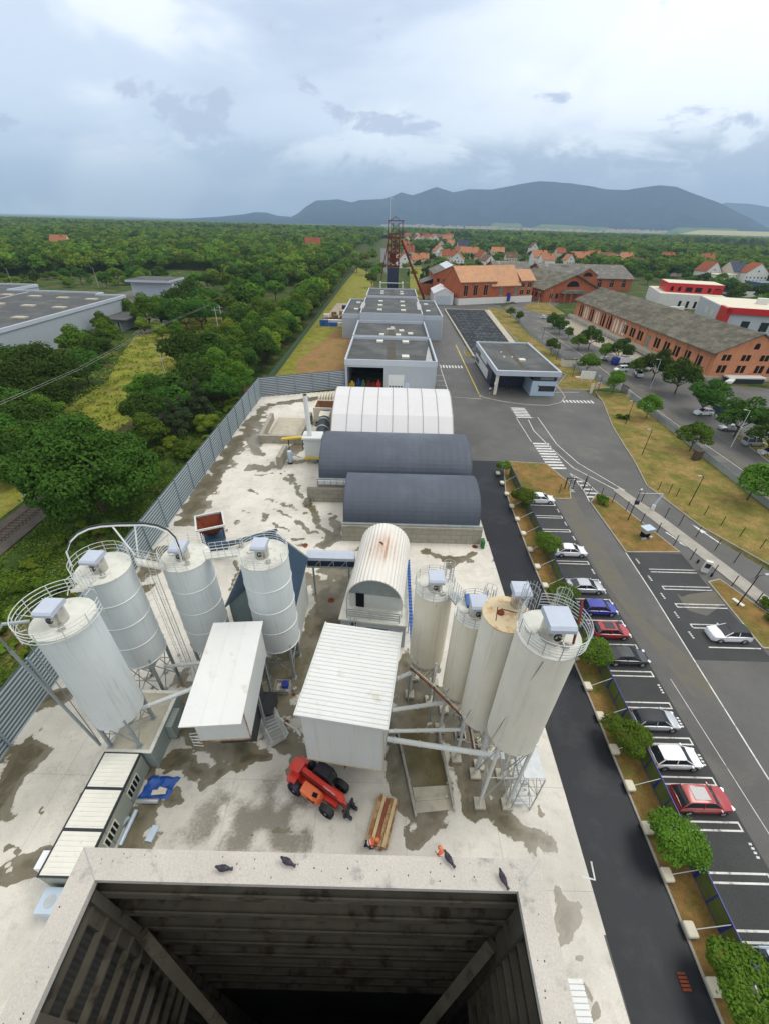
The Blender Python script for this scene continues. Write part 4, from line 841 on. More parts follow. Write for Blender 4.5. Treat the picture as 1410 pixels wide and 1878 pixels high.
b=MB(); b.beam((1.2,-2.5,1.8),(7.4,-8.5,6.6),.9,.35); b.build('inclined_belt','navyroof',t)
# ---------------------------------------------------------------- cabin row, container base
t=thing('site_cabin_row','row of joined site cabins with cream ribbed roofs and slatted windows left of the tower','site cabin',(-20.35,12.5,0))
cx0,cx1=-21.9,-18.95; y0,y1=8.4,16.2
for k in range(3):
    a=y0+(y1-y0)*k/3; c=y0+(y1-y0)*(k+1)/3
    b=MB(); b.box(cx0+.12,a+.1,2.58,cx1-.12,c-.1,2.66)
    for j in range(8): yy=a+.25+j*(c-a-.4)/7.6; b.box(cx0+.14,yy-.03,2.66,cx1-.14,yy+.03,2.70)
    b.build('roof_panel','cabinroof',t,w=True)
    b=MB(); b.box(cx0+.05,a+.02,.1,cx1-.05,c-.02,2.5); b.build('cabin_wall','cabinwall',t,w=True)
b=MB()
for x in (cx0,cx1-.12): b.box(x,y0,2.5,x+.12,y1,2.68)
for k in range(4): yy=y0+(y1-y0)*k/3; b.box(cx0+.121,yy-.1 if k else yy,2.5,cx1-.121,yy+.1 if k<3 else yy,2.675)
b.box(cx0+.1,y0+.1,.0,cx1-.1,y1-.1,.1); b.build('edge_frame','darkmetal',t,w=True)
for yy in (14.3,11.2):
    b=MB(); b.box(cx1-.045,yy-.75,.95,cx1+.0,yy+.75,1.95); f=b.build('window','skylight',t,w=True)
    b=MB()
    for k in range(4): b.box(cx1+.001,yy-.65+k*.35,1.02,cx1+.03,yy-.43+k*.35,1.88)
    b.build('window_bars','dark',f,w=True)
t=thing('cooling_unit','pale blue box unit behind the cabin row by the tower corner','machine',(-20.6,7.4,0))
b=MB(); b.box(-21.6,6.9,0,-19.3,8.2,1.5); b.build('casing','car_lightblue',t,w=True); b=MB(); b.cyl((-20.9,7.5,1.5),(-20.9,7.5,1.53),.34,n=20); b.build('fan_grille','galv',t,w=True,smooth=True)
t=tag(MB().box(-22.6,8.9,.0,-22.05,9.9,2.3).build('water_cabinet','car_white'),'narrow white cabinet against the outer side of the cabin row','cabinet')
t=thing('silo_base_container','grey green corrugated container carrying the legs of the far left silo','container',(-20.1,18.0,0))
b=MB(); b.box(-21.9,16.35,0,-18.3,21.6,2.45); b.build('side_walls','container',t,w=True)
b=MB(); b.box(-22,16.25,2.45,-18.2,21.7,2.55); b.build('edge_frame','deckpaint',t,w=True); b=MB(); b.box(-21.7,16.5,2.551,-18.5,21.4,2.57); b.build('top_plate','concblock',t,w=True)
b=MB(); b.box(-18.28,18.6,.3,-17.7,20.3,2.1); b.build('control_cabinet','container',t,w=True)
# tarpaulin, pipes, cans on the yard
t=thing('tarpaulin','crumpled blue tarpaulin with a torn board beside the cabin row','tarpaulin',(*G2(292,1447),0))
c=G(292,1445); b=MB(); rs=random.Random(4); gx,gy=9,7; V=[]
for j in range(gy):
    for i in range(gx):
        V.append((c.x-1.35+i*.3+rs.uniform(-.08,.08)+.12*j*.5,c.y-.8+j*.27+rs.uniform(-.07,.07),.06+rs.uniform(0,.34)*(1 if 0<i<gx-1 and 0<j<gy-1 else .1)))
b.add(V,[(j*gx+i,j*gx+i+1,(j+1)*gx+i+1,(j+1)*gx+i) for j in range(gy-1) for i in range(gx-1)]); b.build('sheet','tarp',t,w=True,smooth=True,fix=False)
b=MB(); b.ob((c.x+.35,c.y-.45,.42),(1.1,.35,.05),.1); b.ob((c.x+.55,c.y-.3,.46),(.7,.3,.05),-.2); b.build('torn_board','balecream',t,w=True)
b=MB(); b.cyl((c.x-1.2,c.y-1.05,.2),(c.x+.5,c.y-1.0,.2),.18,n=10); tag(b.build('grey_roll','car_silver'),'grey roll lying along the near edge of the blue tarpaulin','roll')
b=MB(); a=G(252,1488); d=G(222,1552); b.cyl((a.x,a.y,.2),(d.x,d.y,.2),.17,n=12); tag(b.build('drain_pipe','car_lightblue',smooth=True),'long pale blue drain pipe on the ground beside the cabin row','pipe')
b=MB(); a=G(240,1500); b.cyl((a.x-.05,a.y,.2),(a.x-.75,a.y-1.5,.2),.2,n=12); tag(b.build('drain_pipe','steelleg',smooth=True),'darker short pipe tucked against the cabin wall','pipe')
b=MB(); a=G(281,1530); b.ob((a.x,a.y,.12),(.5,1.0,.18),-.15); tag(b.build('slab','car_lightblue'),'small blue grey slab lying before the tower coping','slab')
# crates / scaffold pieces between the sheds
t=thing('scaffold_stack','stack of white metal scaffold frames leaning between the two white sheds','scaffolding',(*G2(500,1350),0))
a=G(478,1330); d=G(515,1375)
b=MB()
for k in range(5):
    z=.15+k*.22; o=.08*k; p0=(a.x-.5+o,a.y+.5,z); p1=(d.x-.9+o,d.y+.1,z); p2=(d.x+.3+o,d.y+.9,z); p3=(a.x+.9+o,a.y+1.1,z)
    b.tube([p0,p1,p2,p3],.035,5,closed=True)
    for j in range(1,9): f=j/9; b.tube([tuple(p0[i]*(1-f)+p1[i]*f for i in range(3)),tuple(p3[i]*(1-f)+p2[i]*f for i in range(3))],.025,4)
b.build('frames','galvlight',t,w=True)
t=thing('pallet_cage','white wire cage of parts under the hooped silo','cage',(*G2(520,1262),0)); a=G(520,1265); b=MB()
for z in (.1,.5,.9): b.tube([(a.x-.7,a.y-.5,z),(a.x+.7,a.y-.5,z),(a.x+.7,a.y+.5,z),(a.x-.7,a.y+.5,z)],.03,4,closed=True)
for i in range(6):
    for y in (-.5,.5): b.tube([(a.x-.7+i*.28,a.y+y,.1),(a.x-.7+i*.28,a.y+y,.9)],.025,4)
b.build('wire','galvlight',t,w=True); b=MB(); b.box(a.x-.6,a.y-.4,.05,a.x+.6,a.y+.4,.5); b.build('contents','concblock',t,w=True)
t=thing('dust_skip','small dark skip with a blue drum between the sheds','skip',(*G2(490,1300),0)); a=G(490,1302)
b=MB(); b.ext([(a.y-.8,0.1),(a.y+.8,.1),(a.y+1.1,1.2),(a.y-1.1,1.2)],'x',a.x-1.1,a.x+.9); b.build('skip_body','darkmetal',t,w=True); b=MB(); b.cyl((a.x+1.4,a.y+2.1,.05),(a.x+1.4,a.y+2.1,1.1),.35,n=14); b.build('drum','bluepaint',t,w=True)
b=MB(); P=[G(v[0],v[1],.12) for v in ((508,1312),(520,1322),(530,1330),(545,1338),(552,1350))]; b.tube([(p.x,p.y,.12) for p in P],.09,6); tag(b.build('hose','whiteroof',smooth=True),'white flexible hose lying between the two white sheds','hose')
# drainage pit
t=thing('settling_pit','long sunken settling pit with low side walls right of the ribbed shed','pit',(4,17,0))
b=MB()
for (a,c) in (((727,1340),(762,1500)),((803,1340),(832,1490))):
    A=G(*a); C=G(*c); b.beam((A.x,A.y,.24),(C.x,C.y,.24),.16,.42)
A=G(762,1468); C=G(826,1462); b.beam((A.x,A.y,.08),(C.x,C.y,.08),.2,.1); b.build('side_wall','concblock',t,w=True)
b=MB(); b.sheet([G2(730,1345),G2(800,1345),G2(822,1440),G2(755,1444)],.045); b.build('standing_water','water',t,w=True)
b=MB(); b.sheet([G2(756,1444.5),G2(822,1440.5),G2(828,1485),G2(763,1492)],.05); b.build('sludge','concblock',t,w=True)
b=MB()
for (a,c) in (((727,1340),(760,1490)),((803,1340),(830,1480))):
    A=G(*a); C=G(*c)
    for s in (.08,-.08): b.tube([(A.x+s,A.y,.5),(C.x+s,C.y,.5)],.02,4)
    for i in range(7): f=i/6; b.tube([(A.x+(C.x-A.x)*f,A.y+(C.y-A.y)*f,.4),(A.x+(C.x-A.x)*f,A.y+(C.y-A.y)*f,.75)],.03,4)
b.build('edge_cable','galv',t,w=True)

for k,(px,py) in enumerate(((870,1003),(608,1101),(560,1000),(205,1640))):
    q_=G(px,py); b=MB(); b.cyl((q_.x,q_.y,.03),(q_.x,q_.y,.045),.42,n=20); tag(b.build('manhole_cover','rust'),('round rusty manhole cover before the right end of the nearer dark hall','round rusty manhole cover in the wet strip beside the vaulted building','round rusty manhole cover where the long wet streak ends','round rusty manhole cover at the lower left of the yard')[k],'manhole cover')
rs=random.Random(15)
for k in range(26):   # odd blocks, offcuts and rubble along the walls and under the silos
    px,py=rs.choice(((rs.uniform(735,880),rs.uniform(1230,1480)),(rs.uniform(480,560),rs.uniform(1200,1330)),(rs.uniform(250,330),rs.uniform(1200,1330)),(rs.uniform(500,590),rs.uniform(760,870))))
    q_=G(px,py); b=MB(); b.ob((0,0,.12),(rs.uniform(.15,.5),rs.uniform(.12,.35),rs.uniform(.1,.24)),rs.uniform(0,3)); o=b.build('rubble_block',rs.choice(('concblock','balecream','steelleg','rust'))); o.location=(q_.x,q_.y,.03); tag(o,'small loose block lying on the wet concrete around the silos or the drying plant','block',group='loose blocks on the yard')
# ================================================================ MIDDLE: halls, fence, works buildings
def vault(b,x0,x1,y0,y1,z0,rise,n=22,th=.12,flat=.0):
    cy=(y0+y1)/2; h=(y1-y0)/2
    P=[(cy-h*math.cos(PI*k/n),z0+rise*math.sin(PI*k/n)**.8) for k in range(n+1)]; Q=[(cy-(h-th)*math.cos(PI*k/n),z0+(rise-th)*math.sin(PI*k/n)**.8) for k in range(n+1)]
    for k in range(n): b.ext([P[k],P[k+1],Q[k+1],Q[k]],'x',x0,x1)
    return P
def hall(name,label,x0,x1,y0,y1,wz,rise,m='membrane'):
    t=thing(name,label,'storage hall',((x0+x1)/2,y0,0))
    b=MB(); b.box(x0-.1,y0-.8,0,x1+.3,y0,wz-.02); b.box(x0-.1,y1,0,x1+.3,y1+.8,wz-.02); b.box(x1-.5,y0+.01,0,x1+.3,y1-.01,.85); b.build('block_wall','block',t,w=True)
    b=MB(); P=vault(b,x0+.1,x1-.1,y0-.15,y1+.15,wz+.1,rise); b.build('vault_roof',m,t,w=True,smooth=True)
    b=MB()
    for x in (x0+.12,x1-.22): b.ext([(y0,wz+.1)]+P[1:-1]+[(y1,wz+.1)],'x',x,x+.06)
    b.build('gable_sheet','navyroof',t,w=True)
    b=MB(); b.box(x0-.15,y0-.55,wz+.0,x1+.35,y0-.151,wz+.22); b.box(x0+.1,y0-.15,wz-.01,x1-.1,y0,wz+.1); b.build('eave_rail','steelleg',t,w=True)
    return t
h1=hall('storage_hall','nearer dark vaulted storage hall on pale block walls',-5.9,13.6,48.0,58.2,2.75,4.1)
h2=hall('storage_hall','farther dark vaulted storage hall, wider and set behind the other',-11.1,14.3,60.2,73.6,2.75,4.4)
b=MB()
for k in range(5): x=-11+k*1.05; b.box(x,59.2,2.2,x+.95,59.3,2.95)
b.build('translucent_panel','lampglass',h2,w=True)
b=MB(); b.box(-12.6,57.2,0,-6.1,58.0,2.4); b.box(-13,56.0,.0,-12.2,57.19,.8); tag(b.build('block_wall','block'),'low block wall run at the left end between the two dark halls','wall')
b=MB(); b.box(13.9,46.2,0,14.3,47.1,1.3); tag(b.build('green_cabinet','greenpaint'),'small green cabinet at the right end of the nearer hall wall','cabinet')
# white tent hall
t=thing('tent_hall','white faceted tent hall with vertical seams behind the dark halls','tent hall',(1,76,0))
pr=[(75.6,.3),(75.6,3.9),(79.2,6.6),(84.8,8.5),(87.5,8.8),(90.2,8.5),(95.5,6.6),(99,3.9),(99,.3)]
b=MB(); b.ext(pr,'x',-10.9,13.1); b.build('membrane','tentwhite',t,w=True)
b=MB(); b.box(-10.7,75.7,0,12.9,98.8,.29); b.build('floor_rail','steelleg',t,w=True)
b=MB(); 
for k in range(9):
    x=-10.9+24*k/8; x=min(max(x,-10.88),13.05)
    b=MB()
    for a,c in zip(pr[1:-2],pr[2:-1]): b.beam((x,a[0],a[1]+.02),(x,c[0],c[1]+.02),.16,.05)
    b.build('seam','tentseam',t,w=True)
b=MB(); b.box(-10.95,75.5,3.75,13.15,75.599,4.05); b.build('hem','tentwhite',t,w=True)
# lego block enclosures & machinery left of the halls
def blocks(label,segs,h=2.4,w=.8,z=0):
    t=thing('block_enclosure',label,'wall',(*segs[0][0],0)); 
    for a,c in segs:
        b=MB(); b.beam((a[0],a[1],h/2+z),(c[0],c[1],h/2+z),w,h); b.build('block_wall','block',t,w=True)
    return t
A=G2(482,812);B_=G2(560,816);
blocks('low block bay open at the back, holding grey rubble near the fence bend',[((-26.2,79.0),(-17.4,79.0)),((-25.8,79.4),(-26.3,91.0)),((-18.0,79.4),(-17.6,92))],1.7)
b=MB(); V=[];rs=random.Random(6)
for j in range(13):
    for i in range(11):
        u,v=i/10,j/12; V.append((-25.3+u*6.8,79.5+v*13,.05+.9*math.sin(PI*u)*math.sin(PI*min(1,v*1.1))**.7*rs.uniform(.75,1.2)))
b.add(V,[(j*11+i,j*11+i+1,(j+1)*11+i+1,(j+1)*11+i) for j in range(12) for i in range(10)]); tag(b.build('rubble_heap','concblock',smooth=True,fix=False),'pale heap of crushed rubble inside the low block bay','heap')
blocks('short tall block wall beside the white burner unit',[((-19.6,67.8),(-19.4,73.4))],2.5)
t=thing('cylinder_tank','small upright pale blue tank in front of the burner unit','tank',(-18.0,70.2,0)); b=MB(); b.lathe([(.01,.35),(.42,.4),(.5,.6),(.5,2.4),(.4,2.62),(.01,2.7)],(-18.0,70.2,0),20); b.build('tank_body','car_lightblue',t,w=True,smooth=True); b=MB(); b.box(-18.4,69.8,0,-17.6,70.6,.36); b.build('stand','darkmetal',t,w=True)
t=thing('drying_plant','drum drying plant with a tall white exhaust stack, left of the tent hall','machine',(-13.5,74,0))
b=MB(); b.box(-15.2,70.6,1.3,-12.0,73.2,4.9); b.box(-15.5,70.2,4.9,-11.9,73.4,5.3); b.build('burner_housing','whitesheet',t,w=True)
b=MB()
for x in (-15,-12.2):
    for y in (70.8,73): b.box(x-.1,y-.1,0,x+.1,y+.1,1.3)
b.box(-15.3,70.0,1.1,-12,70.55,1.3); b.build('frame','yellow',t,w=True)
b=MB(); b.cyl((-14.2,71.6,5.3),(-14.6,72.3,12.6),.42,n=18); b.build('exhaust_stack','whiteroof',t,w=True,smooth=True); f=t.children[-1]; b=MB(); b.cyl((-14.6,72.3,12.6),(-14.61,72.31,12.75),.34,n=18); b.build('stack_mouth','dark',f,w=True)
b=MB(); b.cyl((-12.8,74.2,2.6),(-13.2,83.6,3.3),1.15,n=24); b.build('drum','darkmetal',t,w=True,smooth=True)
b=MB()
for f in (.12,.5,.85): p=Vector((-12.8,74.2,2.6)).lerp(Vector((-13.2,83.6,3.3)),f); b.cyl(p,p+Vector((-.02,.4,.03)),1.27,n=24)
b.build('drum_ring','steelleg',t,w=True)
b=MB(); b.box(-14.4,83.7,1.6,-12.2,86.6,4.2); b.build('feed_box','balecream',t,w=True); b=MB(); b.box(-13.9,86.7,2.6,-12.7,88.0,3.9); b.build('blue_motor','deepblue',t,w=True)
b=MB(); b.beam((-11.6,74,.9),(-11.8,84,1.4),.25,.4); b.beam((-14.1,74,.9),(-14.4,84,1.4),.2,.4); b.build('drum_frame','yellow',t,w=True)
b=MB(); b.tube([(-16.2,71,.9),(-16.9,70.6,1.5),(-17.5,70.4,2.0)],.1,6); b.build('gas_pipe','galvlight',t,w=True)
t=thing('yellow_loader_arm','long yellow conveyor beam lying against the low block bay','conveyor',(-18,76.5,0)); b=MB(); b.beam((-20.8,76.2,2.2),(-15.8,75.6,3.1),.8,.3); b.build('beam','yellow',t,w=True); b=MB(); b.beam((-19.5,76.2,0),(-19.4,76.1,2.2),.15); b.beam((-16.6,75.8,0),(-16.6,75.8,2.8),.15); b.build('leg','darkmetal',t,w=True)
t=thing('feed_bin','cream square bin with a brown open top beside the far end of the tent hall','bin',(-13.8,92,0))
b=MB(); b.add([(-16.2,89.8,3.6),(-12,89.8,3.6),(-12,94.4,3.6),(-16.2,94.4,3.6),(-15,90.8,1.2),(-13,90.8,1.2),(-13,93.4,1.2),(-15,93.4,1.2)],[(0,1,5,4),(1,2,6,5),(2,3,7,6),(3,0,4,7),(4,5,6,7)]); b.build('bowl','rustfloor',t,w=True,fix=False)
b=MB(); b.box(-16.5,89.5,.6,-16.2,94.7,3.75); b.box(-12,89.5,.6,-11.7,94.7,3.75); b.box(-16.199,89.5,.6,-12.001,89.8,3.75); b.box(-16.199,94.4,.6,-12.001,94.7,3.75); b.build('casing','balecream',t,w=True)
for k in range(9):
    x=-17.6+k*.68; b=MB(); b.box(x,103.2+k*.25,0,x+.42,106.2+k*.25,1.15)
    b.add([(x,103.2+k*.25,1.15),(x+.42,103.2+k*.25,1.15),(x+.21,103.2+k*.25,1.4),(x,106.2+k*.25,1.15),(x+.42,106.2+k*.25,1.15),(x+.21,106.2+k*.25,1.4)],[(0,1,2),(3,5,4),(0,2,5,3),(1,4,5,2)])
    tag(b.build('concrete_block','balecream'),'cream concrete block in the row of blocks standing by the fence behind the tent hall','concrete block',group='row of concrete blocks')
# louvred yard fence: posts and panels
def louvre(P,h,label,sp=5.1,m='fencemetal'):
    t=thing('louvred_fence',label,'fence',(P[0][0],P[0][1],0)); 
    for a,c in zip(P[:-1],P[1:]):
        a=Vector(a); c=Vector(c); L=(c-a).length; n_=max(1,round(L/sp)); d=(c-a)/n_; u=d.normalized(); nn=Vector((-u.y,u.x))
        for i in range(n_):
            p=a+d*i; q_=p+d
            b=MB(); b.beam((p.x,p.y,h/2+.1),(q_.x,q_.y,h/2+.1),.03,h-.1); pb=b.build('backing','fencegap',t,w=True)
            b=MB()
            for k in range(11):
                z=.25+k*(h-.3)/10.5; s=-1
                o0=nn*(.06*s); b.beam((p.x+o0.x,p.y+o0.y,z),(q_.x+o0.x,q_.y+o0.y,z),.05,.17)
            b.build('louvre_panel',m,t,w=True)
            b=MB(); o1=nn*(-.14); b.box(p.x+o1.x-.09,p.y+o1.y-.09,0,p.x+o1.x+.09,p.y+o1.y+.09,h+.1); b.build('post','fencepost',t,w=True)
louvre([(-31.6,2),(-31.9,28),(-32.4,60),(-32.8,106)],5.1,'tall blue grey louvred fence running along the left side of the concrete yard')
louvre([(-32.8,106),(-11.6,114.8)],5.0,'tall grey louvred fence turning across the far end of the concrete yard',m='greyparapet')
# green mesh fence beyond
t=thing('mesh_fence','long low dark green mesh fence beside the lawn and the tree line','fence',(-33.5,106,0))
b=MB(); pts=[(-33.6,107),(-33.9,200),(-34.6,300),(-35,400),(-34.6,494)]
for a,c in zip(pts[:-1],pts[1:]): b.beam((a[0],a[1],1),(c[0],c[1],1),.05,2)
b.beam((-34.6,494,1),(-15,500,1),.05,2); b.build('mesh_panel','greenfence',t,w=True)
b=MB()
for k in range(90): y=109+k*4.3; b.box(-33.95,y-.04,0,-33.85,y+.04,2.1)
b.build('posts','greenfence',t,w=True)
# works building, four blocks
def slab_roof(t,x0,x1,y0,y1,h,par=.55,cap=.28,nsk=(),m='greyclad'):
    b=MB(); b.box(x0,y0,0,x1,y1,h-1.5); b.build('wall',m,t,w=True)
    b=MB(); b.box(x0-.06,y0-.06,h-1.5,x1+.06,y0+cap,h); b.box(x0-.06,y1-cap,h-1.5,x1+.06,y1+.06,h); b.box(x0-.06,y0+cap,h-1.5,x0+cap,y1-cap,h); b.box(x1-cap,y0+cap,h-1.5,x1+.06,y1-cap,h); b.build('parapet','greyparapet',t,w=True)
    b=MB(); b.box(x0+cap+.001,y0+cap+.001,h-1.5,x1-cap-.001,y1-cap-.001,h-par); rf=b.build('roof','flatroof',t,w=True)
    b=MB(); xm=(x0+x1)/2; b.sheet([(xm-1.1,y0+.5),(xm+1.1,y0+.5),(xm+1.1,y1-.5),(xm-1.1,y1-.5)],h-par+.006); b.build('roof_walkway','roofpatch' if False else 'gravel',rf,w=True)
    for (sx,sy) in nsk:
        b=MB(); b.ob((sx,sy,h-par+.2),(1.7,2.0,.4)); b.build('skylight','skylight',rf,w=True)
    return rf
t=thing('works_building','grey works building nearest the tent hall with an open loading bay of coloured machines','building',(.8,113.5,0))
x0,x1,y0,y1,h=-11.6,12.9,113.8,141.3,8.1
b=MB(); b.box(x0,y0,6.1,x1,y1,6.6); b.box(-11.6,113.8,0,-11.0,y1,6.1); b.box(-1.2,113.8,0,x1,114.2,6.1); b.box(x1-.4,114.201,0,x1,y1,6.1); b.box(-10.999,y1-.4,0,x1-.401,y1,6.1); b.box(-1.2,114.201,0,-.8,y1-.401,6.1); b.build('wall','greyclad',t,w=True)
b=MB(); cp=.35; b.box(x0-.06,y0-.06,6.601,x1+.06,y0+cp,h); b.box(x0-.06,y1-cp,6.601,x1+.06,y1+.06,h); b.box(x0-.06,y0+cp,6.601,x0+cp,y1-cp,h); b.box(x1-cp,y0+cp,6.601,x1+.06,y1-cp,h); b.build('parapet','greyparapet',t,w=True)
b=MB(); b.box(x0+cp+.001,y0+cp+.001,6.601,x1-cp-.001,y1-cp-.001,7.3); rf=b.build('roof','flatroof',t,w=True)
b=MB(); b.sheet([(-.6,114.4),(1.9,114.4),(1.9,141),(-.6,141)],7.306); b.build('roof_walkway','gravel',rf,w=True)
for sx,sy in ((-2.8,138),(5.1,138),(4.6,120.5),(-9,119)): 
    if sx>-8: b=MB(); b.ob((sx,sy,7.5),(2.0,2.4,.4)); b.build('skylight','skylight',rf,w=True)
b=MB(); b.sheet([(10,117),(11.9,117),(12,134),(11.2,128)],7.308); b.build('ponding_stain','roofpatch',rf,w=True)
b=MB(); b.box(.0,113.74,0,4.3,113.799,4.3); rd=b.build('roller_door','whitesheet',t,w=True)
b=MB()
for k in range(5): b.box(.25+k*.8,113.72,1.0,.75+k*.8,113.738,1.35)
b.build('door_window','dark',rd,w=True)
b=MB(); b.box(4.6,113.74,0,5.8,113.799,2.3); b.build('side_door','car_lightblue',t,w=True)
b=MB(); b.box(-10.9,141-.6-10,.05,-1.3,130.5,5.9); b.build('bay_back_wall','dark',t,w=True)
rs=random.Random(8)
for k,(x,y,w_,h_,m_,lb) in enumerate([(-10,116.5,1.6,1.6,'yellow','yellow machine at the left of the open loading bay'),(-8.2,117,1.2,2.2,'bluepaint','blue machine in the open loading bay'),(-6.8,116.5,1.1,2.0,'greenpaint','green machine in the open loading bay'),(-5.4,116.6,1.2,1.8,'rustred','dark red machine in the middle of the loading bay'),(-3.9,116,1.6,1.5,'rustred','lower red machine near the bay post'),(-2.6,116.3,1.3,2.1,'teleRed','bright red machine at the right of the loading bay')]):
    t_=thing('stored_machine',lb,'machine',(x,y,0),group='machines stored in the loading bay')
    b=MB(); b.box(-w_/2,-.7,.3,w_/2,.7,h_*.6); b.cyl((0,-.1,h_*.6),(0,-.1,h_),w_*.3,w_*.22,12); b.build('housing',m_,t_); b=MB(); b.box(-w_/2-.05,-.8,.05,w_/2+.05,.8,.3); b.build('base_frame','darkmetal',t_)
t=thing('works_building','lower grey roofed block standing second in the row of works buildings','building',(.8,146,0)); slab_roof(t,-11.9,13.0,145.5,171.5,7.5,.9,.3,[(4.2,158),(-2.5,151),(3,151),(7.2,153.5)])
b=MB(); b.sheet([(-1,160),(2,161),(1.6,166),(.4,166),(.2,163),(-1,163)],6.62); b.build('ponding_stain','roofpatch',t.children[2],w=True)
t=thing('works_building','widest grey works block with white bubbles of roofing, third in the row','building',(.8,175,0)); rf=slab_roof(t,-18.3,20.4,175.6,215.0,8.9,.4,.35,[(-13.7,188),(-13.9,205),(15.5,188),(15.7,205),(-4,182),(-4,192),(-4,203),(5.2,182),(5.2,192),(5.2,203)])
b=MB(); b.box(-11.4,174.5,4,12.6,215.3,9.6); b.build('raised_block','greyparapet',t,w=True); b=MB(); b.box(-11.0,174.9,9.6,12.2,214.9,9.63); rr=b.build('raised_roof','flatroof',t,w=True)
for sx,sy in ((-4,181),(-4,192),(-4,203),(5.2,181),(5.2,192),(5.2,203)): b=MB(); b.ob((sx,sy,9.8),(1.9,2.2,.36)); b.build('skylight','skylight',rr,w=True)
b=MB(); b.sheet([(-12,184),(-10.6,184),(-10.2,193),(-10.6,199),(-12,200)],9.66); b.sheet([(11,184),(12.6,184),(12.9,196),(12,206),(11.2,200)],9.66); b.build('white_membrane','roofpatch',rr,w=True)
b=MB()
for x in (-18.25,20.3): b.box(x-.1,175.4,0,x+.1,175.55,8.4)
b.build('down_pipe','balecream',t,w=True)
t=thing('works_building','farthest narrow grey works block just before the dark blue tower base','building',(.8,219,0)); slab_roof(t,-11.2,12.6,218,246,10,.5,.3,[(-4,228),(-4,236),(5.5,228),(5.5,236)])
# solar / asphalt court with frame
t=thing('covered_court','dark gridded flat court framed by pale edging beside the works buildings','court',(36,190,0))
c4=[(29.5,150.5),(46.2,151.5),(51,248),(29.4,248)]
b=MB(); b.prism(c4,0,.5); b.build('surface','solar',t,w=True)
b=MB()
for a,c in zip(c4,c4[1:]+c4[:1]): b.beam((a[0],a[1],.42),(c[0],c[1],.42),.6,.55)
b.beam((47.5,152,.1),(53,250,.1),2.0,.5); b.build('edging','concblock',t,w=True)
b=MB()
for j in range(14):
    for i in range(8): b.ob((31+i*2.1+j*.15,155+j*6.8,.515),(1.0,1.2,.02),.3)
b.build('ballast_patches','flatroof',t,w=True)
# guard house
t=thing('gate_house','dark blue and white flat roofed gate house with an open drive through corner','building',(37,113,0))
x0,x1,y0,y1,h=28.6,45.6,112.2,145,6.6
b=MB(); b.box(x0,y0-.2,h-1.25,x1,y1,h-.35); b.build('canopy','navy',t,w=True)
b=MB(); cp=.35; 
for bx in ((x0-.1,y0-.3,x1+.1,y0+cp),(x0-.1,y1-cp,x1+.1,y1+.1),(x0-.1,y0+cp,x0+cp,y1-cp),(x1-cp,y0+cp,x1+.1,y1-cp)): b.box(bx[0],bx[1],h-1.2+.003,bx[2],bx[3],h+.1)
b.build('fascia','greyparapet',t,w=True)
b=MB(); b.box(x0+cp+.002,y0+cp+.002,h-.349,x1-cp-.002,y1-cp-.002,h-.28); rf=b.build('roof','flatroof',t,w=True)
b=MB(); b.strip([(36.5,113),(37.4,144.5)],1.3,h-.274); b.build('roof_walkway','gravel',rf,w=True)
for (sx,sy,w_) in ((38.2,124,1.7),(33.6,126.5,.5),(33.9,132,.4),(36.0,126.8,.4)):
    b=MB(); b.ob((sx,sy,h-.05),(w_,w_,.45)); b.build('skylight','skylight',rf,w=True)
b=MB(); b.box(29.0,119,0,38.0,144.5,h-1.26); b.build('navy_wall','navy',t,w=True)
b=MB(); b.box(28.85,124,.8,28.99,144,3.4); b.box(28.85,127,4.0,28.99,137,5.2); b.build('side_panel','whitesheet',t,w=True)
b=MB(); b.box(28.84,138,1.2,28.849,143.5,2.6); b.box(28.84,138,4.2,28.849,143.5,5.2); b.build('side_window','glass',t,w=True)
b=MB(); b.box(38.6,112.3,0,45.2,143.9,4.1); b.build('office_wall','car_lightblue',t,w=True)
b=MB(); b.box(38.7,112.5,4.101,45.0,143,h-1.26); b.build('upper_band','navy',t,w=True)
b=MB(); b.box(40.6,112.24,.9+.5,44.9,112.299,2.9); b.build('window','glass',t,w=True); b=MB(); b.box(40.6,112.44,4.4,44.2,112.499,5.2); b.build('upper_window','glasslight',t,w=True)
b=MB(); b.box(40.2,112.2,2.7,40.7,112.25,3.0); b.build('green_sign','greenpaint',t,w=True)
b=MB(); b.beam((29.1,112.6,.1),(29.1,112.6,h-1.2),.75,.5); b.build('corner_pillar','balecream',t,w=True)
f=t.children[-1]; b=MB(); b.box(28.5,112.2,2.9,28.95,112.34,3.6); b.build('meter_box','render_white',f,w=True)
b=MB(); b.cyl((33.5,117.6,.15),(33.5,117.6,1.0),.35,.1,n=12); b.box(33,117.1,.14,34,118.1,.2); tag(b.build('traffic_cone','rustred'),'dark red cone inside the gate house drive through','cone')
def roundsign(x,y,m,lab,z=1.7,r=.32,mp='galv',m2=None):
    t=thing('road_sign',lab,'road sign',(x,y,0)); b=MB(); b.cyl((x,y,0),(x,y,z+.3),.035,n=8); b.build('pole',mp,t,w=True); b=MB(); b.cyl((x,y-.05,z),(x,y-.08,z),r,n=20); b.build('disc',m,t,w=True)
roundsign(27.6,112.5,'car_lightblue','round pale sign beside the gate house pillar'); roundsign(27.4,111.0,'rustred','round red sign at the corner of the gate house plinth')
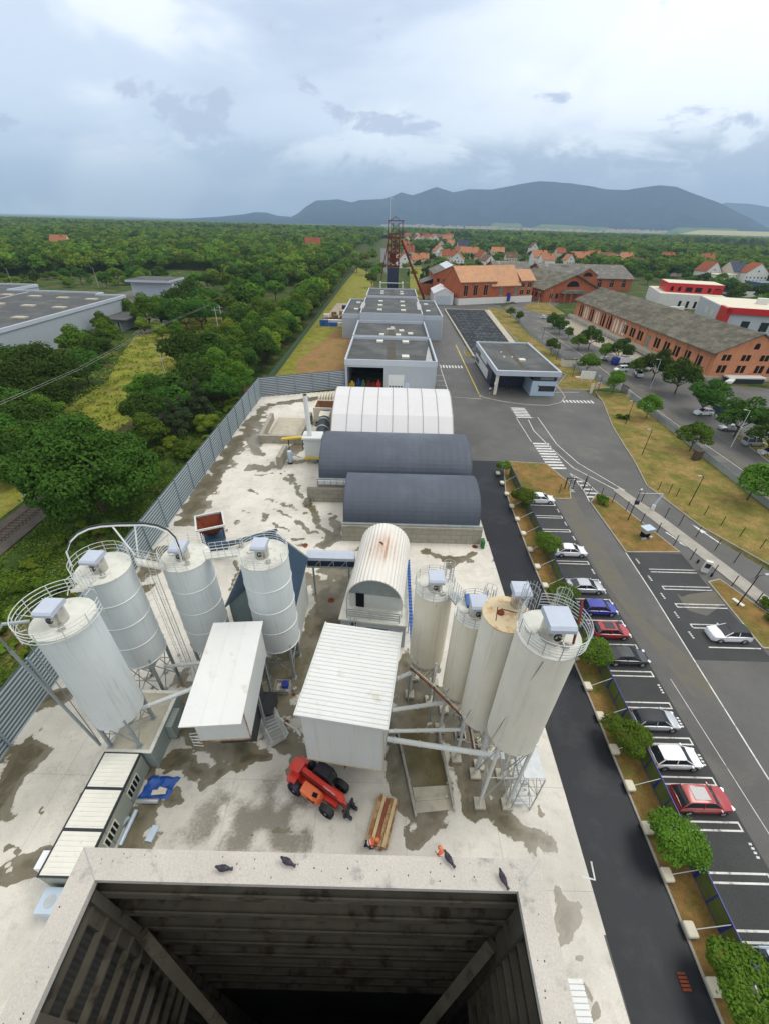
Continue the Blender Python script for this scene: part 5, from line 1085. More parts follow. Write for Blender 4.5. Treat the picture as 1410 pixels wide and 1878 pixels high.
# white storage tent and brick works group
def gable(t,x0,x1,y0,y1,he,hr,axis='y',wall='render_white',roof='redroof',ov=.5,th=.2,rz=0):
    b=MB()
    if axis=='y': xm=(x0+x1)/2; b.ext([(x0,0),(x1,0),(x1,he),(xm,hr),(x0,he)],'y',y0,y1)
    else: xm=(y0+y1)/2; b.ext([(y0,0),(y1,0),(y1,he),(xm,hr),(y0,he)],'x',x0,x1)
    w_=b.build('wall',wall,t)
    b=MB(); u0,u1,v0,v1=(x0,x1,y0,y1) if axis=='y' else (y0,y1,x0,x1); um=(u0+u1)/2; sl=(hr-he)/(um-u0)
    b.ext([(u0-ov,he-ov*sl+.03),(um,hr+.03),(um,hr+th+.03),(u0-ov,he-ov*sl+th+.03)],axis,v0-ov,v1+ov); b.ext([(u1+ov,he-ov*sl+.03),(um,hr+.03),(um,hr+th+.03),(u1+ov,he-ov*sl+th+.03)],axis,v0-ov,v1+ov)
    r_=b.build('roof',roof,t); return w_,r_
def win(t,face,pos,w,h,z,m='dark',trim=None,arch=False,n_='window'):
    # face: 's' (y const, towards camera) pos=(x,y); 'w'/'e' (x const) pos=(x,y)
    x,y=pos; b=MB()
    def pr(W,H,o):
        P=[(-W/2,0),(W/2,0),(W/2,H)]+([(W/2*math.cos(a),H+W/2*math.sin(a)) for a in np.linspace(.3,PI-.3,6)] if arch else [])+[(-W/2,H)]
        return P
    if face=='s': b.ext([(x+u,z+v) for u,v in pr(w,h,0)],'y',y-.06,y-.0)
    else: s=-1 if face=='w' else 1; b.ext([(y+u,z+v) for u,v in pr(w,h,0)],'x',x+s*.001 if s>0 else x-.06,x+.06 if s>0 else x-.001)
    o=b.build(n_,m,t)
    if trim:
        b=MB()
        if face=='s': b.box(x-w/2-.12,y-.1,z-.16,x+w/2+.12,y-.061,z); b.box(x-w/2-.12,y-.1,z+h,x+w/2+.12,y-.061,z+h+.2); b.box(x-.05,y-.1,z,x+.05,y-.061,z+h)
        else:
            s=-1 if face=='w' else 1; xa,xb=(x-.1,x-.061) if s<0 else (x+.061,x+.1); b.box(xa,y-w/2-.12,z-.16,xb,y+w/2+.12,z)
        b.build('frame',trim,o)
    return o
t=thing('storage_tent','small cream gabled storage tent with a grey double door near the headframe','tent',(30.2,266,0))
gable(t,-5.6,5.6,0,24,5.6,8.2,'y','tentwhite','tentwhite',.25,.1)
b=MB(); b.box(-4.3,-.06,0,-.05,-.001,4.6); b.box(.05,-.06,0,4.3,-.001,4.6); b.build('double_door','greyparapet',t)
t=thing('brick_works','red brick works range with a long orange tiled roof above a pale rendered base','building',(39,266,0),0)
rz=math.atan2(287-265.5,85.5-37.5); t.rotation_euler.z=rz; 
bx=MB(); bx.box(0,0,3.4,25,18,11.4); bx.box(25.001,.0,3.4,41,18,9.2); bx.box(41.001,.4,3.4,52,14,11.4); bx.build('brick_wall','brick',t)
bx=MB(); bx.box(-.12,-.12,0,25,18,3.4); bx.box(25.001,-.2,0,52.1,18,3.399); bx.build('rendered_base','render_white',t)
bx=MB(); bx.ext([(-.6,11.3),(9,18.6),(18.6,11.3),(18.6,11.6),(9,18.95),(-.6,11.65)],'x',-.4,24.9); bx.ext([(-.9,8.9),(9,18.7),(18.6,11.3),(18.6,11.6),(9,19.1),(-.9,9.3)],'x',20.9,42); bx.build('tiled_roof','terracotta',t)
bx=MB(); bx.ext([(-.2,11.3),(7,16.6),(14.4,11.3),(14.4,11.6),(7,16.9),(-.2,11.6)],'x',42.01,53); bx.build('lower_tiled_roof','terracotta',t)
bx=MB(); bx.ext([(0,11.41),(18,11.41),(9,18.4)],'x',0.02,.3); bx.ext([(.4,11.41),(14,11.41),(7,16.3)],'x',51.7,51.99); bx.build('gable_brick','brick',t)
for x in (4,10.5,17.5): win(t,'s',(x,0),2.3,5.4,4.6,'dark','stonetrim')
for x in (28.5,39): win(t,'s',(x,0),2.2,4.0,4.2,'glasslight','stonetrim')
for x in (44.0,49.0): win(t,'s',(x,.4),2.4,2.8,4.0,'glass','stonetrim'); win(t,'s',(x,.4),2.6,2.7,8.0,'glass','stonetrim')
b=MB(); b.box(33.4,-1.0,1.0,35.2,-.21,5.6); b.build('blue_door_box','bluepaint',t); b=MB(); b.cyl((36,-3,0),(36,-3,.9),2.6,.6,18); b.build('planted_mound','mulch',t)
t=thing('brick_engine_house','gabled red brick engine house with glazed ridge strips left of the orange roofed range','building',(39,300,0),.02)
gable(t,-12,12,0,36,12.3,17.2,'y','brick','greyroof',.6,.3)
for x in (-9.4,-5.2,-2.6): win(t,'s',(x,0),1.9,3.6,2.0,'dark','stonetrim'); win(t,'s',(x,0),1.4,1.9,8.2,'dark')
b=MB()
for k in range(3):
    y0_=1+k*11.5; b.add([(-5.4,y0_,15.45),(-.6,y0_,17.45),(-.6,y0_+10.6,17.45),(-5.4,y0_+10.6,15.45)],[(0,1,2,3)])
b.build('roof_lights','lampglass',t,fix=False)
b=MB(); b.box(-19,6,0,-12.01,24,6.4); b.build('side_annex','brick',t); b=MB(); b.ext([(-19.6,6.4),(-12.01,9.2),(-12.01,9.5),(-19.6,6.7)],'y',5.4,24.6); b.build('annex_roof','greyroof',t)
# headframe
t=thing('pit_headframe','rust red mine headframe with a dark blue enclosed base and a slanting brace','headframe',(1,283,0))
b=MB(); b.box(-2.4,281,0,4.4,287,16.5); b.build('navy_casing','navy',t,w=True)
b=MB(); X0,X1,Y0,Y1=-2.2,4.2,281.4,286.6
for x in (X0,X1):
    for y in (Y0,Y1): b.beam((x,y,16),(x,y,33),.65)
for z in (17,20.5,24,27.5,31,33):
    for y in (Y0,Y1): b.beam((X0,y,z),(X1,y,z),.5)
    for x in (X0,X1): b.beam((x,Y0,z),(x,Y1,z),.35)
for z in (17,20.5,24,27.5):
    for y in (Y0,Y1): b.beam((X0,y,z),(X1,y,z+3.5),.3); b.beam((X1,y,z),(X0,y,z+3.5),.3); b.beam((1,y,z),(1,y,z+3.5),.25)
for xx in (-.4,1.9):
    for yy in (282.6,285.4): b.beam((xx,yy,16),(xx,yy,33),.4)
for z in (20.5,24,27.5,31): b.box(X0,Y0+.6,z-.1,1.6 if z<27 else X1,Y1-.6,z+.1)
b.box(-1.2,283,19,2.6,285.4,23.5)
b.build('lattice_tower','rust',t,w=True)
b=MB(); b.box(X0-.3,Y0,31.2,X1+2.8,Y1,31.6); b.box(X0-.3,Y0-1,39.0,X1+2.4,Y1,39.35)
for x in (X0,X1+1.6): 
    for y in (Y0,Y1): b.beam((x,y,31),(x,y,39),.32)
b.beam((X0,Y0,33),(X1+1.6,Y0,39),.22); b.beam((X1+1.6,Y0,33),(X0,Y0,39),.22); b.beam((X0+1,Y0,39.3),(X0+4,Y0,41),.22); b.beam((X1,Y0,39.3),(X0+4,Y0,41),.22); b.build('sheave_platform','rustred',t,w=True)
for xx in (.4,3.6):
    b=MB(); b.tube([(xx,284+2.2*math.cos(a),36+2.2*math.sin(a)) for a in np.linspace(0,2*PI,20)[:-1]],.16,5,closed=True)
    for a in np.linspace(0,PI,5)[:-1]: b.beam((xx,284-2.2*math.cos(a),36-2.2*math.sin(a)),(xx,284+2.2*math.cos(a),36+2.2*math.sin(a)),.1)
    b.build('sheave_wheel','rustred',t,w=True)
b=MB(); b.beam((X1+1.2,283,30),(20.5,284.5,0),1.3,1.0); b.beam((X1+1.2,288,30),(20.8,290,0),1.3,1.0)
for k in range(6): f=k/6+.06; b.beam((X1+1.2+(20.5-X1-1.2)*f,283.2,30*(1-f)),(X1+1.2+(20.8-X1-1.2)*f,288.6,30*(1-f)),.3)
b.beam((X0,281.5,30),(-7.5,283,0),.4,.4); b.build('slanting_brace','rustred',t,w=True)
b=MB(); b.cyl((-1.4,281.4,33),(-1.4,281.4,50),.14,.1,8); b.build('flag_pole','whiteroof',t,w=True); b=MB(); b.add([(-1.3,281.4,49.9),(1.6,281.6,49.2),(1.4,281.8,48.6),(-1.3,281.4,49)],[(0,1,2,3)]); b.build('flag','car_lightblue',t.children[-1],w=True)
b=MB(); b.box(-6.2,272,0,-5.6,281,9.6); b.box(6.6,272,0,7.2,281,9.6); b.box(-6.2,271.4,9.61,7.2,272,9.9); b.build('porch_walls','render_white',t,w=True)
# grey roofed long brick halls behind
t=thing('long_brick_hall','long grey roofed brick hall carrying a small arched lantern gable','building',(128,352,0),0)
rz=.055; t.rotation_euler.z=rz
gable(t,-15,51,0,44,8,15,'x','brick','greyroof',1.2,.3)
for k in range(7): win(t,'s',(-10+k*9.2,0),2.6,3.4,2.2,'dark','stonetrim',arch=True)
b=MB(); b.add([(2,6,10.1),(8,6,10.1),(8,20,14.75),(2,20,14.75)],[(0,1,2,3)]); b.build('roof_patch','gravel',t.children[1],fix=False)
t=thing('long_brick_hall','grey roofed brick hall end showing left of the long hall above the orange roof','building',(96,372,0),.055)
gable(t,-14,14,0,46,8,14.5,'x','brick','greyroof',1,.3)
t=thing('arched_gable_hall','brick hall with a big arched window in its gable and an old grey green roof','building',(112,292,0),.28)
gable(t,-19,19,0,46,7,14.5,'y','brick','oldroof',1.4,.3)
b=MB(); b.ext([(-4.5,8.2),(4.5,8.2)]+[(4.5*math.cos(a),8.2+3.2*math.sin(a)) for a in np.linspace(.15,PI-.15,9)],'y',-.08,-.001); b.build('arched_window','dark',t)
b=MB(); b.ext([(-8,4.9),(8,4.9),(6,6.6),(-6,6.6)],'y',-4.5,-.09); b.build('porch_roof','greyroof',t); b=MB()
for x in (-7,-2.5,2.5,7): b.box(x-.4,-4.2,0,x+.4,-3.4,4.89)
b.build('porch_pillars','brick',t)
for x in (-14,-10,10,14): win(t,'s',(x,0),1.8,2.6,2,'dark')
for k in range(9): win(t,'w',(-19,4+k*4.6),2.0,2.6,1.8,'dark','stonetrim')
t=thing('arched_gable_hall','small brick lantern gable with an arched window in the long grey roof','gable',(143,349.5,0),.055); gable(t,-7,7,0,14,10,14,'y','brick','greyroof',.5,.3)
b=MB(); b.ext([(-3.5,9.2),(3.5,9.2)]+[(3.5*math.cos(a),9.2+2.6*math.sin(a)) for a in np.linspace(.15,PI-.15,9)],'y',-.08,-.001); b.build('arched_window','dark',t)
# long brick warehouse on the right
t=thing('brick_warehouse','long orange brick warehouse with an old mossy roof on the right','building',(98.6,131.5,0),.032)
W_=22; Ls=106; he=8.5; hr=13.6
b=MB(); b.ext([(0,1.3),(W_,1.3),(W_,he),(W_/2,hr-.1),(0,he)],'y',0,Ls); b.build('brick_wall','brickpale',t)
b=MB(); b.box(-.25,-.25,0,W_+.2,Ls+.2,1.3); b.box(-3.2,0,0,-.251,Ls,1.15); b.build('loading_dock','concblock',t)
b=MB(); sl=(hr-he)/(W_/2); ov=1.5
b.ext([(-ov,he-ov*sl),(W_/2,hr),(W_/2,hr+.3),(-ov,he-ov*sl+.3)],'y',-.6,Ls+1); b.ext([(W_+ov,he-ov*sl),(W_/2,hr),(W_/2,hr+.3),(W_+ov,he-ov*sl+.3)],'y',-.6,Ls+1); rf=b.build('mossy_roof','oldroof',t)
b=MB(); b.ob((W_/2+4,52,hr-.9),(9,1.0,1.2)); b.build('roof_parapet','render_white',rf)
for k in range(8): win(t,'w',(0,Ls-7-k*6.1),3.9,3.6,1.6,'dark' if k in (0,2,4,5) else 'skylight',None,True,'arched_window' )
for k in range(9):
    y=54-k*5.9
    if k in (3,): win(t,'w',(0,y),2.2,4,1.6,'glasslight','stonetrim',n_='door'); continue
    for d in (-.95,.95): win(t,'w',(0,y+d),1.35,3.2,2.6,'dark')
for k in range(18): y=2+k*6.05; b=MB(); b.box(-.22,y-.35,1.31,-.001,y+.35,he-.4); b.build('brick_pilaster','brickpale',t)
for x in (3.2,9.2,15.0,19):
    for d in (-.75,.75): win(t,'s',(x+d,0),1.15,2.2,2.4,'dark'); win(t,'s',(x+d,0),1.15,1.7,6.0,'dark') if x>3 and x<18 else None
win(t,'s',(11,0),1.6,.9,9.4,'dark',None,True)
b=MB(); b.box(4.5,-3.2,1.5,16,-.26,1.9); b.prism([(4.5,-3.2),(1.5,-5.6),(3.6,-5.8),(6.5,-3.2)],.8,1.5); b.build('entrance_terrace','render_white',t)
b=MB(); b.box(5,-2.8,0,16,-.8,1.49); b.build('terrace_base','darkmetal',t)
# modern buildings right
t=thing('white_red_office','white flat roofed office with a bright red upper storey behind the mossy roof','building',(183,273,0),-.32); t.scale=(1,1,1.18)
b=MB(); b.box(-24,0,0,10,40,6.2); b.build('white_wall','render_white',t); b=MB(); b.box(-23.6,.4,6.201,9.6,39.6,6.3); b.build('lower_roof','balecream',t)
b=MB(); b.box(-20,8,6.301,9.4,30,10.4); b.build('red_storey','redclad',t); b=MB(); b.box(-19.8,8.2,10.401,9.2,29.8,10.55); b.build('upper_roof','balecream',t)
for x in (-12,-8,-4): win(t,'s',(x,0),1.4,3,.4,'dark')
win(t,'s',(4,0),7,2,.8,'dark'); 
for x,w_ in ((-17,1.6),(-13,1.6),(-8,3.5),(-3,3.5),(2.6,1.6),(6.8,3)): win(t,'s',(x,8),w_,2,6.9,'dark')
b=MB(); b.box(5,7.0,6.31,9.3,7.9,8.6); b.build('balcony_screen','taillamp',t)
t=thing('grey_red_office','grey flat roofed office with a red portal frame at its end, on the far right','building',(152,195,0),-.32); t.scale=(1,1,1.5)
b=MB(); b.box(-8,0,0,22,46,7.2); b.build('grey_wall','greyparapet',t); b=MB(); b.box(-7.7,.3,7.201,21.7,45.7,7.3); b.build('flat_roof','balecream',t)
b=MB(); b.box(-8.6,-1.2,0,-7.2,10,7.6); b.box(-8.6,-1.2,6.3,24,-.001,7.9); b.box(21,-1.2,0,23,-.001,6.3); b.build('red_portal','redclad',t)
for y in (20,29): win(t,'w',(-8,y),3.5,1.8,3.6,'balecream')
for x in (0,7,14): win(t,'s',(x,0),3,2.4,2.2,'glass')
b=MB(); b.box(10,25,7.301,14,28,8.9); b.build('roof_box','render_white',t)
# left side big flat building
t=thing('flat_warehouse','broad pale grey flat roofed warehouse with skylights at the left edge','building',(-150,190,0),0)
b=MB(); P=[(-113.5,110),(-114,199),(-127,199.5),(-127,205),(-170,206),(-170,225),(-250,225),(-250,110)]
b.prism(P,0,9.4); b.build('wall','greyclad',t,w=True)
b=MB()
for a,c in zip(P[:-1],P[1:]): b.beam((a[0],a[1],9.55),(c[0],c[1],9.55),.7,1.1)
b.build('parapet','greyparapet',t,w=True)
b=MB(); b.prism([(x+(.4 if x<-200 else -.4),y-.4 if y>150 else y+.4) for x,y in P],9.401,9.45); rf=b.build('roof','flatroof',t,w=True)
for i in range(5):
    for j in range(4): b=MB(); b.ob((-122-i*13,128+j*20+i*2,9.65),(4.2,2.8,.5)); b.build('skylight','concblock',rf,w=True)
b=MB(); b.beam((-150,120,9.47),(-160,205,9.47),.8,.03); b.build('roof_seam','roofpatch',rf,w=True)
b=MB(); b.box(-113.4,176,0,-106,190,4.2); b.build('entrance_block','greyclad',t,w=True); b=MB(); b.box(-113.4,175,4.201,-103,192,4.7); b.build('entrance_canopy','flatroof',t,w=True); b=MB(); b.box(-107,175.9,.3,-106.5,176,3.6); b.box(-112,175.9,.3,-109,175.999,3.6); b.build('entrance_door','dark',t,w=True)
t=thing('loading_shed','small grey loading shed with a deep canopy beyond the warehouse','building',(-133,262,0),.0)
b=MB(); b.box(-12,0,0,11,16,8.2); b.build('wall','greyparapet',t); b=MB(); b.box(-12.6,-4,8.201,11.6,16.4,9.2); b.build('canopy_roof','greyparapet',t); b=MB(); b.box(-12.3,-3.6,9.201,11.3,16,9.26); b.build('roof','flatroof',t)
b=MB(); b.box(-9.5,-.08,0,7.5,-.001,5.4); b.build('dock_door','filtercap',t)
sheetp('yard_asphalt',[(-170,230),(-106,196),(-100,170),(-88,178),(-95,205),(-110,262),(-160,290)],.02,'asphalt_pale')
# ================================================================ VEHICLES
def loft(b,st,close=True):
    n=len(st[0]); vs=[p for s in st for p in s]; fs=[]
    for i in range(len(st)-1):
        for k in range(n-1): fs.append((i*n+k,i*n+k+1,(i+1)*n+k+1,(i+1)*n+k))
    if close: fs+= [tuple(range(n-1,-1,-1)),tuple((len(st)-1)*n+k for k in range(n))]
    return b.add(vs,fs)
CARS={ # stations: x, half width, belt height ; cabin: x0 base rear, x1 roof rear, x2 roof front, x3 base front, roof height
 'hatch':dict(L=4.1,W=.88,st=[(-2.05,.74,.62),(-1.98,.82,.86),(-1.5,.87,.93),(-.6,.88,.93),(.5,.88,.92),(1.1,.87,.88),(1.7,.83,.76),(1.98,.74,.66),(2.05,.62,.5)],cab=(-1.95,-1.45,.35,1.15,1.46)),
 'sedan':dict(L=4.6,W=.9,st=[(-2.3,.72,.6),(-2.24,.8,.88),(-1.6,.88,.95),(-.6,.9,.94),(.6,.9,.92),(1.2,.88,.88),(1.9,.84,.76),(2.22,.74,.64),(2.3,.6,.5)],cab=(-1.85,-1.05,.3,1.25,1.42)),
 'suv':dict(L=4.4,W=.92,st=[(-2.2,.78,.7),(-2.12,.86,1.0),(-1.5,.91,1.05),(-.6,.92,1.05),(.6,.92,1.04),(1.2,.91,1.0),(1.85,.87,.9),(2.13,.78,.78),(2.2,.66,.6)],cab=(-2.1,-1.6,.35,1.15,1.63)),
 'van':dict(L=4.4,W=.9,st=[(-2.2,.84,.7),(-2.17,.88,1.0),(-1.5,.9,1.05),(-.6,.9,1.05),(.6,.9,1.04),(1.2,.89,1.0),(1.8,.84,.88),(2.12,.76,.72),(2.2,.64,.55)],cab=(-2.16,-2.05,.55,1.3,1.82)),
}
def make_car(kind,paint,label,loc,rz,name='parked_car',cat='car',group='cars parked on the site',roofglass=False,darkroof=False):
    C=CARS[kind]; t=thing(name,label,cat,loc,rz,group=group)
    b=MB(); st=[]
    for x,w,h in C['st']:
        st.append([(x,-w*.9,.2),(x,-w,.32),(x,-w,.62 if h>.62 else h*.8),(x,-w*.97,h-.03),(x,-w*.84,h+.01),(x,0,h+.045),(x,w*.84,h+.01),(x,w*.97,h-.03),(x,w,.62 if h>.62 else h*.8),(x,w,.32),(x,w*.9,.2)])
    loft(b,st); b.build('body',paint,t,smooth=True)
    a,r1,r2,c,H=C['cab']; W=C['W']; hb=[h for x,w,h in C['st'] if -1.7<x<1.3]; hb=sum(hb)/len(hb)-.02
    def cs(x,h,w,top): return [(x,-w,hb),(x,-w*.995+(w-top)*(.0),hb)]
    b=MB(); wB=W*.9; wT=W*.72
    V=[(a,-wB,hb),(r1,-wT,H-.06),(r2,-wT,H-.05),(c,-wB*.97,hb-.02),(a,wB,hb),(r1,wT,H-.06),(r2,wT,H-.05),(c,wB*.97,hb-.02)]
    b.add(V,[(0,1,2,3),(7,6,5,4),(0,4,5,1),(1,5,6,2),(2,6,7,3)]); b.build('windows','glass',t)
    b=MB(); st=[]
    for x,w,z in ((r1-.06,wT*.9,H-.06),(r1+.12,wT*1.02,H-.015),((r1+r2)/2,wT*1.04,H+.02),(r2-.15,wT*1.02,H-.01),(r2+.08,wT*.92,H-.07)):
        st.append([(x,-w,z-.05),(x,-w*.93,z),(x,0,z+.03),(x,w*.93,z),(x,w,z-.05)])
    loft(b,st,False); b.build('roof',('darkmetal' if darkroof else paint),t,smooth=True,fix=False)
    if roofglass: b=MB(); b.ob(((r1+r2)/2+.1,0,H+.045),((r2-r1)*.62,wT*1.4,.012)); b.build('sunroof','glass',t)
    b=MB()
    for s in (-1,1):
        for xa,za,xb,zb in ((a,hb,r1,H-.05),(r2,H-.05,c,hb-.02)):
            b.beam((xa,s*(wB if za==hb or True else wT),za) if za<H-.2 else (xa,s*wT,za),(xb,s*wT,zb) if zb>H-.2 else (xb,s*wB*.97,zb),.07,.05)
        xm=(a+c)/2+.05; b.beam((xm,s*(wB+.005),hb),(xm,s*(wT+.01),H-.05),.08,.04)
    b.build('pillars',paint,t)
    for x in (-C['L']*.30,C['L']*.31):
        for s in (-1,1):
            b=MB(); b.cyl((x,s*(W-.2),.31),(x,s*(W+.012),.31),.31,n=20); w=b.build('wheel','tyre',t); b=MB(); b.cyl((x,s*(W+.013),.31),(x,s*(W+.03),.31),.19,.17,n=14); b.build('rim','rimmetal',w)
            b=MB(); b.tube([(x+.37*math.cos(q),s*(W+.002),.33+.37*math.sin(q)) for q in np.linspace(0,PI,11)],.03,4); b.build('wheel_arch','darkmetal',t)
    f=C['L']/2; 
    for s in (-1,1):
        b=MB(); b.ob((f-.2,s*W*.72,.68 if kind!='suv' else .8),(.24,.3,.13),s*-.5); b.build('headlight','lampglass',t)
        b=MB(); b.ob((-f+.1,s*W*.78,.82),(.12,.22,.2)); b.build('taillight','taillamp',t)
        b=MB(); b.ob((c-.3,s*(W+.08),hb+.06),(.12,.17,.11)); b.build('mirror',paint,t)
    b=MB(); b.ob((f+.0,0,.42),(.04,.5,.11)); b.build('number_plate','plate',t)
    b=MB(); b.ob((f-.06,0,.56),(.1,.9,.1)); b.build('grille','darkmetal',t)
    return t
# front points to +x ; stalls y centres
make_car('sedan','car_white','white saloon parked far along the bay row, partly behind the second verge tree',(26.0,59.2,.02),0)
make_car('sedan','car_white','white saloon car between the third verge tree and a free bay',(26.2,45.7,.02),0)
make_car('sedan','car_silver','white silver saloon parked directly beside the blue car',(25.7,38.6,.02),0)
make_car('hatch','car_blue','dark blue estate car between white and red cars',(25.95,35.0,.02),0)
make_car('hatch','car_red','dark red hatchback with glass roof beside the blue car',(25.9,31.6,.02),0,roofglass=True)
make_car('sedan','car_black','black saloon parked half behind a round verge tree',(26.1,28.2,.02),0)
make_car('hatch','car_silver','pale silver compact car with dark roof, half hidden by a round tree',(25.6,21.25,.02),0,darkroof=True)
make_car('hatch','car_white','white hatchback in the open with its dark rear window towards the fence',(25.6,17.95,.02),0)
make_car('suv','car_red','bright red crossover with glass roof, nearest red car to the tower',(25.9,14.75,.02),0,roofglass=True)
make_car('hatch','car_lightblue','light blue car at the bottom right, mostly under a tree',(25.9,5.6,.02),0)
make_car('suv','car_white','white crossover with black roof parked alone in the right hand bays',(39.3,31.6,.02),PI,darkroof=True)
rd=R(-8)
make_car('suv','car_white','white off road car under the tree by the dark skip',(79.5,101.8,.02),PI+.1,group='cars by the brick warehouse')
make_car('sedan','car_silver','silver estate car half hidden under the tree beside the street',(79.9,92.3,.02),PI-.05,group='cars by the brick warehouse')
make_car('van','car_silver','grey green family van next to the street lamp',(79.6,84.2,.02),0+.0,group='cars by the brick warehouse')
make_car('sedan','car_beige','beige saloon lowest in the row beside the street',(79.8,79.6,.02),PI,group='cars by the brick warehouse')
make_car('sedan','car_lightblue','pale blue saloon facing the street beyond the dark skip',(88.6,101.5,.02),R(-55),group='cars by the brick warehouse')
make_car('hatch','car_white','white hatchback cut by the right edge of the picture',(95.5,99.0,.02),R(-60),group='cars by the brick warehouse')
make_car('van','car_white','white family van parked by the kerb of the street, in front of the trucks',(75.5,139.0,.02),PI+.15,group='cars by the brick warehouse')
make_car('van','car_white','white van parked behind a big tree beside the warehouse',(78.9,134.3,.02),-PI/2-.2,group='cars by the brick warehouse')
make_car('hatch','car_white','farthest white car in the row at the bend of the street',(78.2,231,.02),.1,group='cars by the brick warehouse')
make_car('hatch','car_white','second white car from the bend of the street',(79.2,222.6,.02),.1,group='cars by the brick warehouse')
make_car('sedan','car_silver','silver saloon behind the lamp in the street car row',(79.2,207.5,.02),.1,group='cars by the brick warehouse')
make_car('hatch','car_black','dark car between silver and white ones in the street row',(78.4,211.5,.02),.1,group='cars by the brick warehouse')
make_car('hatch','car_white','white car nearest to the tall lamp in the street row',(80,202.5,.02),.1,group='cars by the brick warehouse')
make_car('hatch','car_red','small red car beneath a tree in front of the arched windows',(79.0,181,.02),.1,group='cars by the brick warehouse')
def truck(loc,rz,lab,cab='bluepaint',box='render_white'):
    t=thing('delivery_truck',lab,'truck',loc,rz,group='trucks by the brick warehouse')
    b=MB(); b.ext([(1.6,.5),(3.3,.5),(3.4,1.3),(3.1,2.3),(1.6,2.45)],'x',-1,1); 
    b.v=[(v[1],v[0],v[2]) for v in b.v]; b.build('cab',cab,t); b=MB(); b.box(3.2,-.85,1.35,3.34,.85,2.0); b.build('windscreen','glass',t)
    b=MB(); b.box(-3.4,-1.05,.9,1.5,1.05,2.6); b.build('load_box',box,t)
    for x in (-2.2,2.4):
        for s in (-1,1): b=MB(); b.cyl((x,s*.75,.45),(x,s*1.02,.45),.45,n=16); b.build('wheel','tyre',t)
truck((79,147,.02),PI+.2,'white box truck with a blue cab beside the brick warehouse')
truck((83,139.5,.02),.5,'white flatbed truck parked between the trees and the warehouse','render_white')
t=thing('car_trailer','small white trailer under the second tree of the street side','trailer',(75.8,152.5,0),.2)
b=MB(); b.box(-1.2,-.8,.5,1.2,.8,1.1); b.beam((1.2,0,.55),(2.3,0,.5),.1); b.build('bed','render_white',t)
for s in (-1,1): b=MB(); b.cyl((0,s*.81,.3),(0,s*1.0,.3),.3,n=14); b.build('wheel','tyre',t)
t=thing('rubbish_skip','dark blue green skip standing between white and pale blue cars','skip',(84.6,103,0),R(-50)); b=MB(); b.box(-1.8,-1.1,.1,1.8,1.1,1.9); b.build('body','navyroof',t); b=MB(); b.box(-1.85,-1.2,1.901,1.85,1.2,2.0); b.build('lid','darkmetal',t)
# ---------------------------------------------------------------- telehandler
a=G(548,1450); c=G(655,1500)
t=thing('telehandler','red and orange telescopic handler with its boom lowered, below the ribbed white shed','telehandler',(-4.5,14.75,.03),R(-29))
b=MB(); b.box(-2.5,-.55,.55,1.9,.55,1.05); b.box(-2.55,-1.0,.75,-1.75,1.0,1.5); b.build('chassis','teleRed',t)
b=MB(); st=[]
for x,z0,z1,w in ((-1.15,.75,1.3,.3),(-1.05,.7,1.66,.46),(.15,.7,1.64,.5),(.5,.7,1.4,.42),(.7,.8,1.1,.3)):
    w*=1.35; st.append([(x,-.5-w,z0),(x,-.54-w,z1-.12),(x,-.45-w*.75,z1),(x,-.4,z1+.03),(x,-.4,z0)])
loft(b,st); b.build('engine_cover','teleOrange',t); f=t.children[-1]
b=MB(); b.ob((.2,-.85,1.67),(.42,.32,.03),.2); b.ob((.0,-1.2,1.15),(.7,.02,.2)); b.build('cooling_grille','dark',f)
b=MB(); b.beam((-2.45,.0,1.95),(2.25,.0,1.35),.46,.5); b.build('boom','teleRed',t); bo=t.children[-1]
b=MB(); b.beam((-2.6,0,1.75),(-1.6,0,1.85),.95,.95); b.build('boom_pivot','teleRed',t)
for s_ in (-.12,.02):
    b=MB(); b.tube([(-2.2,s_-.2,2.22),(-.9,s_-.24,2.1),(.6,s_-.22,1.88),(1.9,s_-.2,1.62),(2.5,s_-.1,1.0)],.03,5); b.build('hydraulic_hose','dark',t)
b=MB(); b.cyl((-1.35,-.75,1.5),(-1.35,-.75,2.05),.06,n=8); b.build('exhaust','darkmetal',t)
b=MB(); b.beam((1.6,0,1.2),(2.6,0,.75),.34,.34); b.build('boom_head','teleRed',t)
b=MB(); b.box(2.6,-.62,.2,2.75,.62,1.15); b.box(2.76,-.45,.15,3.0,-.25,1.0); b.box(2.76,.25,.15,3.0,.45,1.0); b.box(3.0,-.45,.15,3.25,-.3,.6); b.box(3.0,.3,.15,3.25,.45,.6); b.cyl((2.4,-.35,.7),(2.7,-.35,.5),.12,n=8); b.build('fork_carriage','darkmetal',t)
b=MB(); b.ext([(-.9,1.0),(.75,1.0),(.85,1.7),(.55,2.4),(-.75,2.4),(-.95,1.6)],'x',.36,1.15); b.v=[(v[1],v[0],v[2]) for v in b.v]; b.build('cab_glass','glass',t); f=t.children[-1]
b=MB()
for y in (.36,1.15):
    P=[(-.9,y,1.0),(-.95,y,1.6),(-.75,y,2.42),(.55,y,2.42),(.85,y,1.7),(.75,y,1.0)]
    for p,q_ in zip(P[:-1],P[1:]): b.beam(p,q_,.07,.07)
b.box(-.75,.34,2.42,.5,1.17,2.47); b.build('cab_frame','darkmetal',f)
b=MB(); b.cyl((-.95,1.0,2.4),(-.95,1.0,2.55),.07,n=10); b.build('beacon','teleOrange',t)
